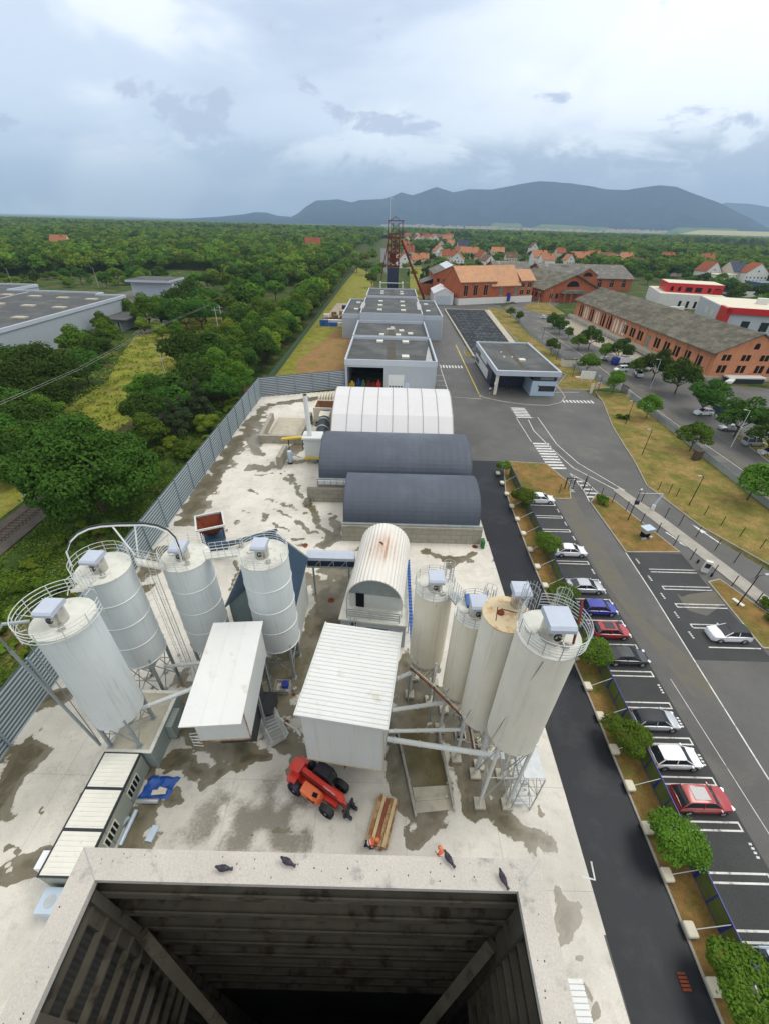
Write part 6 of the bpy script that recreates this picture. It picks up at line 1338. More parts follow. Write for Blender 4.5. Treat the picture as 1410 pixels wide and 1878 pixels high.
for x in (-1.75,1.35):
    for s in (-1,1):
        b=MB(); b.lathe([(.28,-.22),(.50,-.22),(.57,-.12),(.57,.12),(.50,.22),(.28,.22)],(0,0,0),26)
        for k in range(26): a_=2*PI*k/26; b.ob((.57*math.cos(a_),.57*math.sin(a_),.08*(1 if k%2 else -1)),(.06,.06,.24),a_)
        yy=s*1.02; b.v=[(x+v[0],yy+v[2],.57+v[1]) for v in b.v]; w=b.build('wheel','tyre',t)
        b=MB(); b.cyl((x,yy-.1,.57),(x,yy+.1,.57),.3,n=18); b.cyl((x,yy+s*.1,.57),(x,yy+s*.2,.57),.12,n=10); b.build('rim','rimmetal',w)
        b=MB(); b.tube([(x+.66*math.cos(q),yy,.6+.66*math.sin(q)) for q in np.linspace(.5,PI-.5,8)],.02,4)
        for q0,q1 in zip(np.linspace(.5,PI-.5,8)[:-1],np.linspace(.5,PI-.5,8)[1:]): b.beam((x+.68*math.cos(q0),yy,.6+.68*math.sin(q0)),(x+.68*math.cos(q1),yy,.6+.68*math.sin(q1)),.46,.03)
        b.build('mudguard','navy' if (x<0) else 'darkmetal',t)
M4=Matrix.Translation((.75,-.1,1.80))@Matrix.Rotation(math.atan2(.6,4.7),4,'Y')
textmesh('MANITOU',.24,'boom_lettering','paint',bo,Matrix.Translation((1.0,-.10,1.765))@Matrix.Rotation(.127,4,'Y')@Matrix.Rotation(0,4,'Z'))
textmesh('MLT',.16,'cover_lettering','paint',t.children[1],Matrix.Translation((-.75,-1.16,1.12))@Matrix.Rotation(PI/2,4,'X'))
# timber stack, on two sleepers
A=G(712,1462,.5); C=G(688,1552,.5); dx=(C-A); rzt=math.atan2(dx.y,dx.x); Lt=dx.length; mid=(A+C)/2
rs=random.Random(2); k=0
for lay in range(2):
    for i in range(6-lay):
        o=(i-2.5+lay*.5)*.285; mt=('wood','woodpale','woodred')[(i*2+lay)%3]
        t=thing('timber_beam',f"{('brown','pale','red brown')[(i*2+lay)%3]} timber beam, {('leftmost','second from the left','third from the left','third from the right','second from the right','rightmost')[i if lay==0 else min(i+0,4)]} of the {('bottom','top')[lay]} layer of the beam stack",'timber',(mid.x,mid.y,.14+lay*.2),rzt+rs.uniform(-.012,.012),group='stack of timber beams')
        b=MB(); b.box(-Lt/2+rs.uniform(-.12,.12),-o-.125,0,Lt/2+rs.uniform(-.15,.1),-o+.125,.19); b.build('beam',mt,t)
# ---------------------------------------------------------------- people (seen from above)
def skinned(name,vs,es,rad,mat,parent,sub=1):
    me=bpy.data.meshes.new(name); me.from_pydata(vs,es,[]); me.materials.append(MT(mat)); o=bpy.data.objects.new(name,me); col.objects.link(o); o.parent=parent
    m=o.modifiers.new('s','SKIN'); 
    sv=me.skin_vertices[0].data if me.skin_vertices else None
    if sv is None:
        bpy.context.view_layer.objects.active=o; bpy.ops.mesh.customdata_skin_add(); sv=me.skin_vertices[0].data
    for i,r_ in enumerate(rad): sv[i].radius=(r_,r_) if not isinstance(r_,tuple) else r_
    sv[0].use_root=True
    if sub: m2=o.modifiers.new('b','SUBSURF'); m2.levels=sub; m2.render_levels=sub
    m.use_smooth_shade=True
    return o
def person(x,y,rz,label,bend,carry):
    t=thing('person',label,'person',(x,y,.03),rz,group='workers in orange')
    cb,sb=math.cos(bend),math.sin(bend)
    def T(u,v,w): # torso coords above hip
        return (u*cb+w*sb,v,.92+w*cb-u*sb)
    V=[(0,0,.92),T(0,0,.18),T(0,0,.42),T(0,0,.53),T(.01,0,.60)]; Rr=[(.15,.12),(.14,.11),(.17,.12),(.06,.06),(.06,.055)]
    Ed=[(0,1),(1,2),(2,3),(3,4)]
    V.append(T(.02,0,.70)); Rr.append((.10,.085)); Ed.append((4,5)); V.append(T(.03,0,.80)); Rr.append((.085,.075)); Ed.append((5,6))
    for s in (-1,1):
        n0=len(V); V+= [T(0,s*.19,.45),T(.10,s*.26,.2),T(.34,s*.22,.12),T(.43,s*.21,.13)]; Rr+= [.062,.05,.036,.032]; Ed+= [(2,n0),(n0,n0+1),(n0+1,n0+2),(n0+2,n0+3)]
        pal=n0+3
        for k in range(4):
            f=len(V); yy=s*(.21+(-.03+.02*k)); L_=(.075,.085,.08,.06)[k]; V+= [T(.47,yy,.13),T(.47+L_*.6,yy,.125),T(.47+L_*.7,yy,.125-L_*.5)]; Rr+= [.010,.009,.008]; Ed+= [(pal,f),(f,f+1),(f+1,f+2)]
        f=len(V); V+= [T(.45,s*.21-s*.04,.15),T(.49,s*.21-s*.055,.14)]; Rr+= [.011,.009]; Ed+= [(pal,f),(f,f+1)]
    for s,st in ((-1,.22),(1,-.18)):
        n0=len(V); V+= [(0,s*.09,.86),(st*.6,s*.10,.50),(st,s*.10,.09),(st+.12,s*.11,.05)]; Rr+= [.09,.065,.045,.04]; Ed+= [(0,n0),(n0,n0+1),(n0+1,n0+2),(n0+2,n0+3)]
    skinned('body',V,Ed,Rr,'skin',t)
    skinned('vest',[T(0,0,-.03),T(0,0,.18),T(0,0,.43),T(0,0,.5),T(0,.17,.46),T(.08,.245,.24),T(0,-.17,.46),T(.08,-.245,.24)],[(0,1),(1,2),(2,3),(2,4),(4,5),(2,6),(6,7)],[(.175,.145),(.165,.135),(.195,.145),.09,.082,.07,.082,.07],'hivis',t)
    skinned('sleeves',[T(.10,.255,.21),T(.30,.225,.13)],[(0,1)],[.06,.05],'hivis',t); skinned('sleeves',[T(.10,-.255,.21),T(.30,-.225,.13)],[(0,1)],[.06,.05],'hivis',t)
    P=[(0,0,.90)];E_=[];Q=[(.17,.14)]
    for s,st in ((-1,.22),(1,-.18)): n0=len(P); P+= [(0,s*.09,.84),(st*.6,s*.10,.50),(st,s*.10,.13)]; Q+= [.105,.085,.07]; E_+= [(0,n0),(n0,n0+1),(n0+1,n0+2)]
    skinned('trousers',P,E_,Q,'navycloth',t)
    for s,st in ((-1,.22),(1,-.18)): b=MB(); b.ob((st+.06,s*.105,.05),(.28,.1,.11)); b.build('boot','boot',t)
    for w in (.1,.3):
        b=MB(); c0=Vector(T(0,0,w)); ax=Vector((sb,0,cb)); b.cyl(c0-ax*.03,c0+ax*.03,.185 if w<.2 else .2,n=16); b.v=[(v[0],v[1]*1.05,v[2]) for v in b.v]; b.build('reflective_band','reflect',t)
    b=MB(); hc=Vector(T(.03,0,.80)); b.lathe([(.165,-.02),(.16,.0),(.14,.02),(.13,.07),(.09,.12),(.01,.14)],(0,0,0),20)
    m_=Matrix.Translation(hc)@Matrix.Rotation(bend*.7,4,'Y'); b.v=[tuple(m_@Vector((v[0]*1.12,v[1],v[2]))) for v in b.v]; b.build('helmet','helmet',t,smooth=True)
    b=MB()
    for s in (-1,1): p=Vector(T(.125,s*.035,.715)); b.cyl(p,p+Vector((.012,0,0)),.012,n=8)
    b.build('eyes','dark',t); b=MB(); p=Vector(T(.125,0,.69)); b.ob(p,(.04,.025,.03)); b.build('nose','skin',t)
    b=MB(); p=Vector(T(.11,0,.655)); b.ob(p,(.02,.045,.01)); b.build('mouth','rustred',t)
p=G(672,1566); person(-.55,11.2,.15,'person in orange vest and navy trousers bending at the end of the timber stack',1.0,True)
p=G(812,1566,1.7); person(p.x,p.y+.1,2.2,'person in orange vest and helmet just beyond the coping, behind a pigeon',.35,False)
# ================================================================ STREET FURNITURE
# blue framed mesh fence with props and concrete feet
t=thing('mesh_site_fence','blue framed mesh fence leaning on props along the planted verge','fence',(23,20,0))
ys=[4.7,7.2,10.0,12.8,15.7,18.6,21.6,24.7,28.2,31.7,35.2,38.8,42.4,46.0,49.7,53.4,57.1,60.8,64.5,68.0]
for i,(a,c) in enumerate(zip(ys[:-1],ys[1:])):
    b=MB(); x=22.75 if a<40 else 22.9; b.beam((x,a+.1,1.05),(x,c-.1,1.05),.02,1.7); b.build('mesh_panel','meshfence',t,w=True)
    b=MB(); 
    for z in (.2,1.95): b.beam((x,a+.05,z),(x,c-.05,z),.06,.07)
    for yy in (a+.05,(a+c)/2,c-.05): b.beam((x,yy,.12),(x,yy,1.98),.06,.09)
    b.build('panel_frame','bluepaint',t,w=True)
    b=MB(); b.beam((x,a,1.8),(20.9,a,.35),.045); b.build('prop','galvlight',t,w=True)
for i,y in enumerate(ys):
    b=MB(); b.ob((20.75,y,.36),(.72,.86,.42)); o=b.build('concrete_foot','balecream',t,w=True); bv=o.modifiers.new('b','BEVEL'); bv.width=.13; bv.segments=3
b=MB(); a=G(1253,1800,.1)
for k in range(5): b.box(a.x-.25,a.y-.4+k*.17,.04,a.x+.28,a.y-.28+k*.17,.12)
tag(b.build('pallet','rust'),'small brown pallet on the dark road by the verge at the bottom right','pallet')
# wheel stops rails against the bays
t=thing('bay_rail','pale rail lying along the fence side of the nearer parking bays','rail',(23.3,10,0)); b=MB()
for a,c in zip(BL[8:-1],BL[9:]): b.beam((23.25,a-.5,.35),(23.25,c+.6,.35),.1,.2)
b.build('rail_beam','galvlight',t,w=True)
# posts along the entry lanes
def post(x,y,h,lab,g,tilt=0): 
    b=MB(); b.cyl((x,y,0),(x+tilt,y,h),.055,n=8); b.cyl((x+tilt,y,h),(x+tilt,y,h+.04),.075,n=8); return tag(b.build('fence_post','blackpost'),lab,'post',group=g)
for k,(px,py) in enumerate([(1024,905),(1078,908),(1100,912),(1121,923),(1146,938),(1174,960),(1203,978),(1234,1001),(1265,1026),(1304,1056),(1340,1076),(1383,1108),(1175,920),(1218,950),(1244,964),(1275,985),(1310,1009),(1345,1032),(1384,1060),(1238,912),(1290,945),(1320,965),(1355,985),(1392,1007),(1205,900),(1225,905)]):
    q_=G(px,py); post(q_.x,q_.y,1.9 if k<19 else 1.8,'thin black post in the line of posts flanking the entry lanes','black posts along the entry lanes')
def gate(px,py,w,rz,lab):
    q_=G(px,py); t=thing('turnstile_gate',lab,'gate',(q_.x,q_.y,0),rz); b=MB()
    for x in (0,w): b.beam((x,0,0),(x,0,2.3),.14)
    b.beam((0,0,2.25),(w,0,2.25),.14); b.beam((w*.5,0,0),(w*.5,0,1.9),.1); b.build('frame','blackpost',t); b=MB()
    for z in (.6,1.0): b.beam((w*.5,0,z),(w*.9,-.4,z),.04)
    b.build('turn_bars','galvlight',t)
gate(1034,897,1.5,.05,'black turnstile frame on a pale footing at the end of the path'); b=MB(); q_=G(1040,900); b.box(q_.x-.9,q_.y-.6,.02,q_.x+1.1,q_.y+.5,.1); tag(b.build('gate_footing','kerb'),kind='structure')
gate(1068,898,1.3,1.0,'dark open leaf gate right of the turnstile over the hatched markings')
q_=G(1147,893,0); 
t=thing('lift_barrier','white lift barrier arm raised across the entry lane with its cabinet','barrier',(*G2(1180,935),0)); a=G(1195,935); 
b=MB(); b.box(a.x-.2,a.y-.2,0,a.x+.2,a.y+.2,1.0); b.build('cabinet','render_white',t,w=True); b=MB(); c=G(1222,893,1.9); b.beam((a.x,a.y,.9),(a.x+.7,a.y+.1,3.1),.28,.1); b.build('lifted_panel','car_lightblue',t,w=True)
b=MB(); b.beam((a.x+.65,a.y+.1,3.1),(a.x-2.8,a.y+.9,2.6),.06); b.build('arm','whiteroof',t,w=True)
def lamp(x,y,h,lab,dark=True,arm=(-.6,0),g=None):
    t=thing('street_lamp',lab,'street lamp',(x,y,0),0,group=g); m_='blackpost' if dark else 'galvlight'
    b=MB(); b.cyl((0,0,0),(0,0,h),.08,.05,8); b.tube([(0,0,h-.05),(arm[0],arm[1],h+.08)],.035,5); b.build('pole',m_,t); b=MB(); b.ob((arm[0]*1.1,arm[1]*1.1,h+.08),(.55,.26,.1),math.atan2(arm[1],arm[0])); b.build('lamp_head','car_silver',t)
lamp(*G2(1150,955),5.6,'black lamp post with a dark blue box standing in the planted triangle',True,(.2,.2)); a=G(1150,955); b=MB(); b.box(a.x-.02,a.y-.2,3.2,a.x+.5,a.y+.2,3.8); b.build('control_box','navy',bpy.data.objects['street_lamp'],w=True)
lamp(*G2(1262,927),5.6,'black lamp post on the grass verge nearest to the entry lanes'); lamp(*G2(1176,835),5.6,'black lamp post on the grass verge below the two round bushes to its right'); lamp(*G2(1146,778),5.6,'black lamp post beside the two round bushes'); lamp(*G2(1092,728),5.6,'black lamp post beside the small red sign')
lamp(*G2(1048,692),5.6,'black lamp post next to the white board'); lamp(*G2(1019,660),5.4,'dark lamp post behind the white kiosk'); lamp(*G2(992,628),5.2,'dark lamp post farthest up the verge in front of the covered court'); lamp(*G2(1350,1112),5.2,'black lamp post at the lower right planted strip',True,(.9,.1))
for px,py,l in ((1038,613,'tall pale street lamp nearest the arched windows'),(1101,650,'tall pale street lamp behind the second pair of street trees'),(1191,713,'tall pale street lamp before the two biggest street trees'),(1339,820,'tall pale street lamp beside the grey green van'),(984,565,'tall pale street lamp beside the brick works'),(1006,560,'tall pale street lamp near the arched gable hall')): lamp(*G2(px,py),8.2,l,False,(-.9,.1))
for px,py,l in ((182,527,'tall pale lamp mast in the scrub behind the small loading shed'),(28,531,'tall pale lamp mast behind the warehouse roof at far left'),(1300,550,'tall lamp mast right of the red storey building'),(1308,562,'shorter lamp mast near the red storey building')): lamp(*G2(px,py),11,l,False,(-1,.2))
t=thing('service_cabinet','grey metal service cabinet with an open side on the planted triangle','cabinet',(*G2(1180,985),.1),.3)
b=MB(); b.box(-.75,-.55,1.0,.75,.55,1.6); b.build('cabinet_body','car_silver',t); b=MB(); b.box(-.85,-.65,1.601,.85,.65,1.7); b.build('lid','car_lightblue',t); b=MB(); b.box(-.55,-.4,.1,.5,.4,.999); b.build('dark_plinth','dark',t); b=MB(); b.box(-1.1,-.7,.02,-.3,-.45,.3); b.box(.2,-.8,.02,.7,-.5,.4); b.build('feet','car_silver',t)
t=thing('charging_station','white electric car charging station with two small dark posts beside it','charging station',(*G2(1290,1048),0),-.5); b=MB(); b.box(-.4,-.25,0,.4,.25,1.8); b.build('casing','render_white',t); b=MB(); b.box(-.3,-.28,.8,.3,-.251,1.5); b.build('screen','darkmetal',t)
for px,py in ((1278,1032),(1303,1057)): q_=G(px,py); b=MB(); b.cyl((q_.x,q_.y,0),(q_.x,q_.y,.6),.14,n=10); tag(b.build('bollard','navy'),'short dark blue bollard beside the white charging station','bollard',group='bollards beside the charging station')
t=thing('notice_board','white notice board on two legs at the edge of the street verge','sign board',(*G2(1073,703),.1),-.2); b=MB(); b.box(-2.0,-.05,1.2,2.0,.05,3.5); b.build('board','render_white',t); b=MB(); b.box(-1.3,-.12,0,-1.15,-.051,1.9); b.box(1.15,-.12,0,1.3,-.051,1.9); b.build('legs','whiteroof',t)
t=thing('warning_sign','small white sign with a red symbol next to a cream panel','road sign',(*G2(1094,717),.1),-.1); b=MB(); b.cyl((0,0,0),(0,0,1.4),.04,n=8); b.build('pole','galv',t); b=MB(); b.box(-.55,-.06,1.1,.55,-.01,2.4); bo=b.build('plate','render_white',t); b=MB(); b.tube([(.3*math.cos(a_),-.08,1.75+.35*math.sin(a_)) for a_ in np.linspace(0,2*PI,17)[:-1]],.05,5,closed=True); b.box(-.2,-.1,1.68,.2,-.065,1.82); b.build('red_symbol','teleRed',bo)
b=MB(); q_=G(1082,722); b.box(q_.x-.35,q_.y-.1,.1,q_.x+.35,q_.y+.1,2.8); tag(b.build('totem_panel','balecream'),'slim cream totem panel beside the small red sign','sign')
b=MB(); q_=G(1060,693); b.box(q_.x-1,q_.y-.7,.1,q_.x+1,q_.y+.5,.35); tag(b.build('manhole_slab','balecream'),'low cream slab on the verge before the notice board','slab')
t=thing('kiosk','cream service kiosk with a dark flat roof on the verge behind the gate house','kiosk',(*G2(1040,672),.1),-.05); b=MB(); b.box(-2.1,-1.3,0,2.1,1.6,2.5); b.build('wall','balecream',t); b=MB(); b.box(-2.3,-1.5,2.501,2.3,1.8,2.65); b.build('flat_roof','flatroof',t)
t=thing('electric_gate','dark slatted sliding gate beside the street','gate',(*G2(1142,722),.1),1.7); b=MB()
for k in range(9): b.box(-1.5+k*.36,-.03,0,-1.35+k*.36,.03,2.2)
b.box(-1.6,-.05,2.0,1.6,.05,2.15); b.build('slats','blackpost',t)
b=MB(); q_=G(1275,845); b.ob((q_.x,q_.y+.2,1.1),(1.6,.9,2.1),.3); tag(b.build('gate_pillar','trunk'),'dark brown gate pillar under the street tree','pillar')
t=thing('verge_fence','grey mesh fence with thin posts between the verge and the street','fence',(64.5,90,0)); b=MB(); P=[(69,22),(64.1,56),(64.6,74),(65.5,88),(66.4,113)]
for a,c in zip(P[:-1],P[1:]): b.beam((a[0],a[1],.75),(c[0],c[1],.75),.03,1.2)
P2=[(64.6,122),(60.6,142),(60.3,190),(62,222)]
for a,c in zip(P2[:-1],P2[1:]): b.beam((a[0],a[1],.75),(c[0],c[1],.75),.03,1.2)
b.build('mesh','steelleg',t,w=True)
t=thing('blue_barrels','two','barrel') if False else None
# stored goods in the yard behind the works
rs=random.Random(12)
def crate(x,y,w,d,h,m_,lab,cat='crate',nm='storage_crate',g='goods stored in the yard left of the works'):
    t=thing(nm,lab,cat,(x,y,.02),rs.uniform(-.08,.08),group=g); b=MB(); b.box(-w/2,-d/2,.12,w/2,d/2,h); b.build('load',m_,t); b=MB()
    for k in range(3): b.box(-w/2,-d/2+k*(d-.1)/2,0,w/2,-d/2+.1+k*(d-.1)/2,.119)
    b.build('pallet','wood',t)
for k in range(4): crate(-29.6+k*1.95,197.6,1.7,1.9,1.7+.9*(k<2),'blueplastic',f'blue plastic crate, {("leftmost","second","third","rightmost")[k]} of the blue row at the lawn side of the goods yard')
crate(-21.6,197.4,1.9,1.9,1.6,'balecream','white wrapped crate at the right end of the blue crates')
for k in range(6): crate(-28.5+k*1.6,201.6,1.5,1.8,2.0,'render_white',f'white bag of goods, {("leftmost","second","third","fourth","fifth","rightmost")[k]} of the white row behind the blue crates','bag','bulk_bag')
for k,(x,y,m_,l) in enumerate([(-28.5,207,'rust','dark rusty frame at the fence side of the goods yard'),(-26,208,'rust','second dark rusty frame beside the green pallets'),(-22.5,206.5,'rustred','red machine part before the green pallets'),(-25.5,214,'greenpaint','green stack of pallets in the goods yard'),(-22,213,'olive','olive green stack of pallets beside the green ones'),(-20,219.5,'deepblue','dark blue container piece near the white block'),(-27,222,'woodred','brown timber heap by the fence'),(-23.5,226,'wood','light timber heap in the goods yard'),(-30,216,'render_white','small white box by the fence'),(-24,243,'navy','long dark blue box at the back of the goods yard'),(-20.5,243,'olive','olive box at the back of the goods yard'),(-17.5,235,'yellow','yellow machine near the white block'),(-14.6,230,'yellow','second yellow machine beside the works wall')]): crate(x,y,2.4,2.2,1.8,m_,l,'stored goods','stored_goods')
crate(-15.2,224,3.4,2.2,2.2,'render_white','white machine block beside the widest works building','stored goods','stored_goods')
t=thing('pump_truck','red and white tank truck at the back of the goods yard','truck',(-13.6,243,0),.1); b=MB(); b.box(-3,-1.2,.8,2.4,1.2,3.2); b.build('white_tank','render_white',t); b=MB(); b.box(-3,-1.25,.9,.2,-1.201,2.6); b.build('red_side','teleRed',t); b=MB(); b.box(2.41,-1.1,.5,3.8,1.1,2.6); b.build('cab','render_white',t)
for x in (-2,2.8):
    for s in (-1,1): b=MB(); b.cyl((x,s*.8,.5),(x,s*1.1,.5),.5,n=14); b.build('wheel','tyre',t)
# power poles along the railway
for px,py,h in ((305,690,9),(403,612,9.5),(411,606,9.5)):
    q_=G(px,py); t=thing('railway_pole','pale pole standing beside the railway line','pole',(q_.x,q_.y,0),group='poles beside the railway'); b=MB(); b.cyl((0,0,0),(0,0,h),.14,.09,8); b.beam((-1.2,0,h-.8),(1.2,0,h-.8),.1); b.build('mast','galvlight',t)
b=MB()
for o in (0,1.0):
    P=[(-71-o,28,10.5),(-70-o,60,9.6),(-69.5-o,95,9.3),(-72-o,130,9.6),(-73-o,192,9)]; b.tube(P,.013,4)
tag(b.build('overhead_wire','galvlight'),'pair of thin overhead wires crossing above the trees on the left','wire')
q_=G(58,925); t=thing('railway_signal','small grey signal cabinet beside the rails at the far left','signal',(q_.x,q_.y,0)); b=MB(); b.cyl((0,0,0),(0,0,1.6),.07,n=8); b.box(-.5,-.2,1.3,.5,.2,1.8); b.build('box','car_silver',t)
for k,(px,py) in enumerate(((1132,765),(1145,765))):
    q_=G(px,py); tt=None
# ================================================================ VEGETATION
def ellips(rs,n): v=rs.normal(size=(n,3)); return v/np.linalg.norm(v,axis=1)[:,None]
def crown_mesh(name,seed,Rx,Rz,nl,nleaf,ls,mat,zc,kind='round',tight=.8,lobe=(.34,.5),core=.55):
    rs=np.random.RandomState(seed); d=ellips(rs,nl); d[:,2]=np.where(d[:,2]<-.35,-d[:,2]*.6,d[:,2])
    rr=rs.uniform(.40,.84,nl)[:,None]; C=d*rr*np.array([Rx,Rx,Rz]); LR=rs.uniform(lobe[0],lobe[1],nl)*min(Rx,Rz*1.1)
    C=np.vstack([C,[[0,0,0]]]); LR=np.append(LR,min(Rx,Rz)*core)
    if kind=='cone':
        h=rs.uniform(-1,1,nl); ang=rs.uniform(0,2*PI,nl); r_=(1-(h+1)/2)*.85+.05
        C=np.stack([np.cos(ang)*r_*Rx*.8,np.sin(ang)*r_*Rx*.8,h*Rz],-1); LR=(.16+.26*r_)*Rx
    li=rs.randint(0,len(C),nleaf); e=ellips(rs,nleaf); e[:,2]=np.where(e[:,2]<-.2,e[:,2]*.35,e[:,2])
    rad=LR[li][:,None]*(tight+(1.1-tight)*rs.rand(nleaf,1)+np.where(rs.rand(nleaf,1)<.12,.3*rs.rand(nleaf,1),0))
    P=C[li]+e*rad*np.array([1,1,.8])
    # drop leaves buried inside other lobes
    keep=np.ones(nleaf,bool)
    for c,r_ in zip(C,LR): keep&=~(np.linalg.norm((P-c)*np.array([1,1,1.25]),axis=1)<r_*.62)
    P=P[keep]; e=e[keep]; li=li[keep]; n=len(P)
    nn=e*.75+ellips(rs,n)*.65+np.array([0,0,.30]); nn/=np.linalg.norm(nn,axis=1)[:,None]
    a=np.cross(nn,ellips(rs,n)); a/=np.linalg.norm(a,axis=1)[:,None]; b_=np.cross(nn,a)
    s=(ls*rs.uniform(.6,1.35,n))[:,None]; fold=nn*s*.25
    v=np.stack([P-a*s-fold*.5,P-b_*s*.62,P+a*s-fold,P+b_*s*.62+fold*.4],1).reshape(-1,3)+np.array([0,0,zc])
    me=bpy.data.meshes.new(name); me.vertices.add(len(v)); me.vertices.foreach_set('co',v.astype(np.float32).ravel())
    me.loops.add(4*n); me.polygons.add(n); me.loops.foreach_set('vertex_index',np.arange(4*n,dtype=np.int32)); me.polygons.foreach_set('loop_start',np.arange(0,4*n,4,dtype=np.int32)); me.polygons.foreach_set('loop_total',np.full(n,4,dtype=np.int32))
    me.update(calc_edges=True); me.validate(); me.materials.append(MT(mat)); return me
def trunk_mesh(name,seed,h,r,spread,zc):
    rs=random.Random(seed); b=MB(); b.tube([(0,0,0),(rs.uniform(-.1,.1),0,h*.5),(0,rs.uniform(-.1,.1),h)],[r,r*.75,r*.5],7)
    for k in range(6):
        a=k*PI/3+rs.uniform(-.3,.3); b.tube([(0,0,h*.75),(spread*.35*math.cos(a),spread*.35*math.sin(a),h+(zc-h)*.5),(spread*.7*math.cos(a),spread*.7*math.sin(a),zc+spread*.15)],[r*.45,r*.3,r*.12],5)
    o=b.build(name,'trunk'); me=o.data; bpy.data.objects.remove(o); return me
LIB={}
def lib(k,seed,Rx,Rz,H,nl,nleaf,ls,mat,kind='round',tr=.25,**kw):
    zc=H-Rz; LIB[k]=(crown_mesh('crown',seed,Rx,Rz,nl,nleaf,ls,mat,zc,kind,**kw),trunk_mesh('trunk',seed,max(.8,zc-Rz*.45),tr,Rx,zc),H,Rx)
lib('small1',1,1.75,1.6,4.4,26,16000,.085,'leafmid',tr=.09,lobe=(.36,.46),tight=.85,core=.86); lib('small2',2,1.75,1.65,4.5,22,16000,.085,'leafmid',tr=.09,lobe=(.36,.46),tight=.85,core=.86)
lib('big1',3,11.5,7.4,14.2,80,70000,.26,'leafdark',tr=.6,lobe=(.20,.34)); lib('mid1',4,5.4,5.9,11.3,26,11000,.30,'leafdark',tr=.3,lobe=(.26,.42)); lib('mid2',5,5.2,6.0,11.6,30,11000,.30,'leafmid',tr=.3,lobe=(.26,.4)); lib('mid3',6,5.5,5.4,10.3,24,11000,.30,'leaflime',tr=.3,lobe=(.26,.42)); lib('pine1',7,3.6,5.4,12,30,9000,.24,'leafpine','cone',tr=.25)
lib('far1',8,5.0,5.6,12,20,1900,.62,'leafdark',tr=.3); lib('far2',9,5.2,5.2,11.5,18,1900,.62,'leafmid',tr=.3); lib('far3',10,5,5,11,18,1900,.62,'leaflime',tr=.3); lib('far4',15,4.6,5.8,12.5,20,1900,.6,'leafdark',tr=.3)
lib('street1',11,3.1,2.7,6.3,18,7000,.19,'leafmid',tr=.14,lobe=(.3,.45)); lib('street2',12,4.4,4.1,8.2,24,9000,.22,'leafdark',tr=.2,lobe=(.28,.42)); lib('bush1',13,2.4,1.5,2.6,14,3000,.22,'leafmid',tr=.1,lobe=(.35,.5)); lib('pine2',14,3.4,5.2,11,22,1800,.5,'leafpine','cone',tr=.2)
def tree(k,x,y,s,lab,cat='tree',g=None,name='tree',rz=None,sz=None,z=0):
    cr,tk,H,Rx=LIB[k]; rz=random.Random(int(x*13+y*7)).uniform(0,6.28) if rz is None else rz
    t=thing(name,lab,cat,(x,y,z),rz,group=g); t.scale=(s,s,(sz or s)); 
    for nm,me in (('crown',cr),('trunk',tk)): o=bpy.data.objects.new(nm,me); col.objects.link(o); o.parent=t
    return t
# verge trees by the bays
VT=[(21.8,68.6,.8,'smallest verge tree at the far end of the blue fence'),(22.6,57.6,1.1,'small round verge tree second from the far end of the blue fence'),(22.5,45.4,1.12,'round verge tree beside the white saloon above a free bay'),(21.8,36.0,1.0,'round verge tree level with the blue car behind the silo railing'),(21.9,27.5,1.07,'round verge tree beside the black saloon'),(21.6,19.1,1.02,'round pale green verge tree half hiding the silver compact car'),(21.8,11.8,1.08,'round verge tree right below the bright red crossover'),(21.9,4.6,1.15,'leafy verge tree at the bottom right corner')]
for i,(x,y,s,l) in enumerate(VT): tree('small1' if i%2 else 'small2',x,y,s,l,g='trees of the planted verge',sz=.66*s); bpy.context.view_layer.update()
# street verge (multi-stem) and street parking trees
for i,(px,py,s,l) in enumerate([(935,582,.75,'small tree first on the verge by the brick works'),(950,592,.8,'small tree beside the first one near the brick works'),(1008,650,.9,'verge tree up the street behind the gate house'),(1072,688,1.05,'dark round verge tree above the white notice board'),(1121,722,1.0,'verge tree beside the small red sign'),(1183,768,.95,'spreading verge tree left of the slatted gate end'),(1263,828,1.0,'spreading verge tree over the brown gate pillar'),(1368,918,1.1,'verge tree at the right edge above the entry lanes')]):
    q_=G(px,py); tree('street1',q_.x,q_.y,s,l,g='trees of the street verge')
for i,(px,py,s,l,kk) in enumerate([(1012,602,.8,'street tree beside the farthest parked cars','street2'),(1024,612,.8,'street tree second from the bend','street2'),(1040,622,.75,'light green street tree over the silver saloon','street1'),(1058,642,.9,'slim street tree left of the red car','street1'),(1078,640,1.0,'dark street tree over the red car','street2'),(1105,662,.95,'street tree in front of the last arched window','street1'),(1130,665,1.0,'dark street tree behind the small trailer','street2'),(1165,693,1.0,'street tree beside the white vans','street1'),(1195,698,1.15,'large street tree half hiding the second white van','street2'),(1236,722,1.2,'largest dark street tree beneath the warehouse gable corner','street2'),(1282,760,1.1,'bright green street tree over the white off road car','street2'),(1345,800,1.1,'bright green street tree over the silver estate','street2'),(1402,830,1.0,'bright street tree cut by the right edge','street2'),(985,500+12,1.0,'tree behind the arched gable hall','street2'),(975,512,.9,'small tree beside the brick works corner','street1')]):
    q_=G(px,py); tree(kk,q_.x,q_.y,s,l,g='trees along the street')
q_=G(975,572); 
for px,py,l in ((1133,768,'left one of two small clipped round bushes on the verge'),(1146,770,'right one of two small clipped round bushes on the verge')): q_=G(px,py); tree('bush1',q_.x,q_.y,.45,l,'bush',name='bush')
q_=G(1100,922); tree('bush1',q_.x,q_.y,.55,'yellow green shrub at the tip of the planted triangle','bush',name='bush'); LIB['bush2']=(crown_mesh('crown',33,2.4,1.4,14,3000,.2,'leaflime',1.1),LIB['bush1'][1],2.6,2.4); q_=G(1103,924); tree('bush2',q_.x,q_.y-.4,.42,'bright yellow flowering shrub at the tip of the planted triangle','bush',name='bush',z=.1)
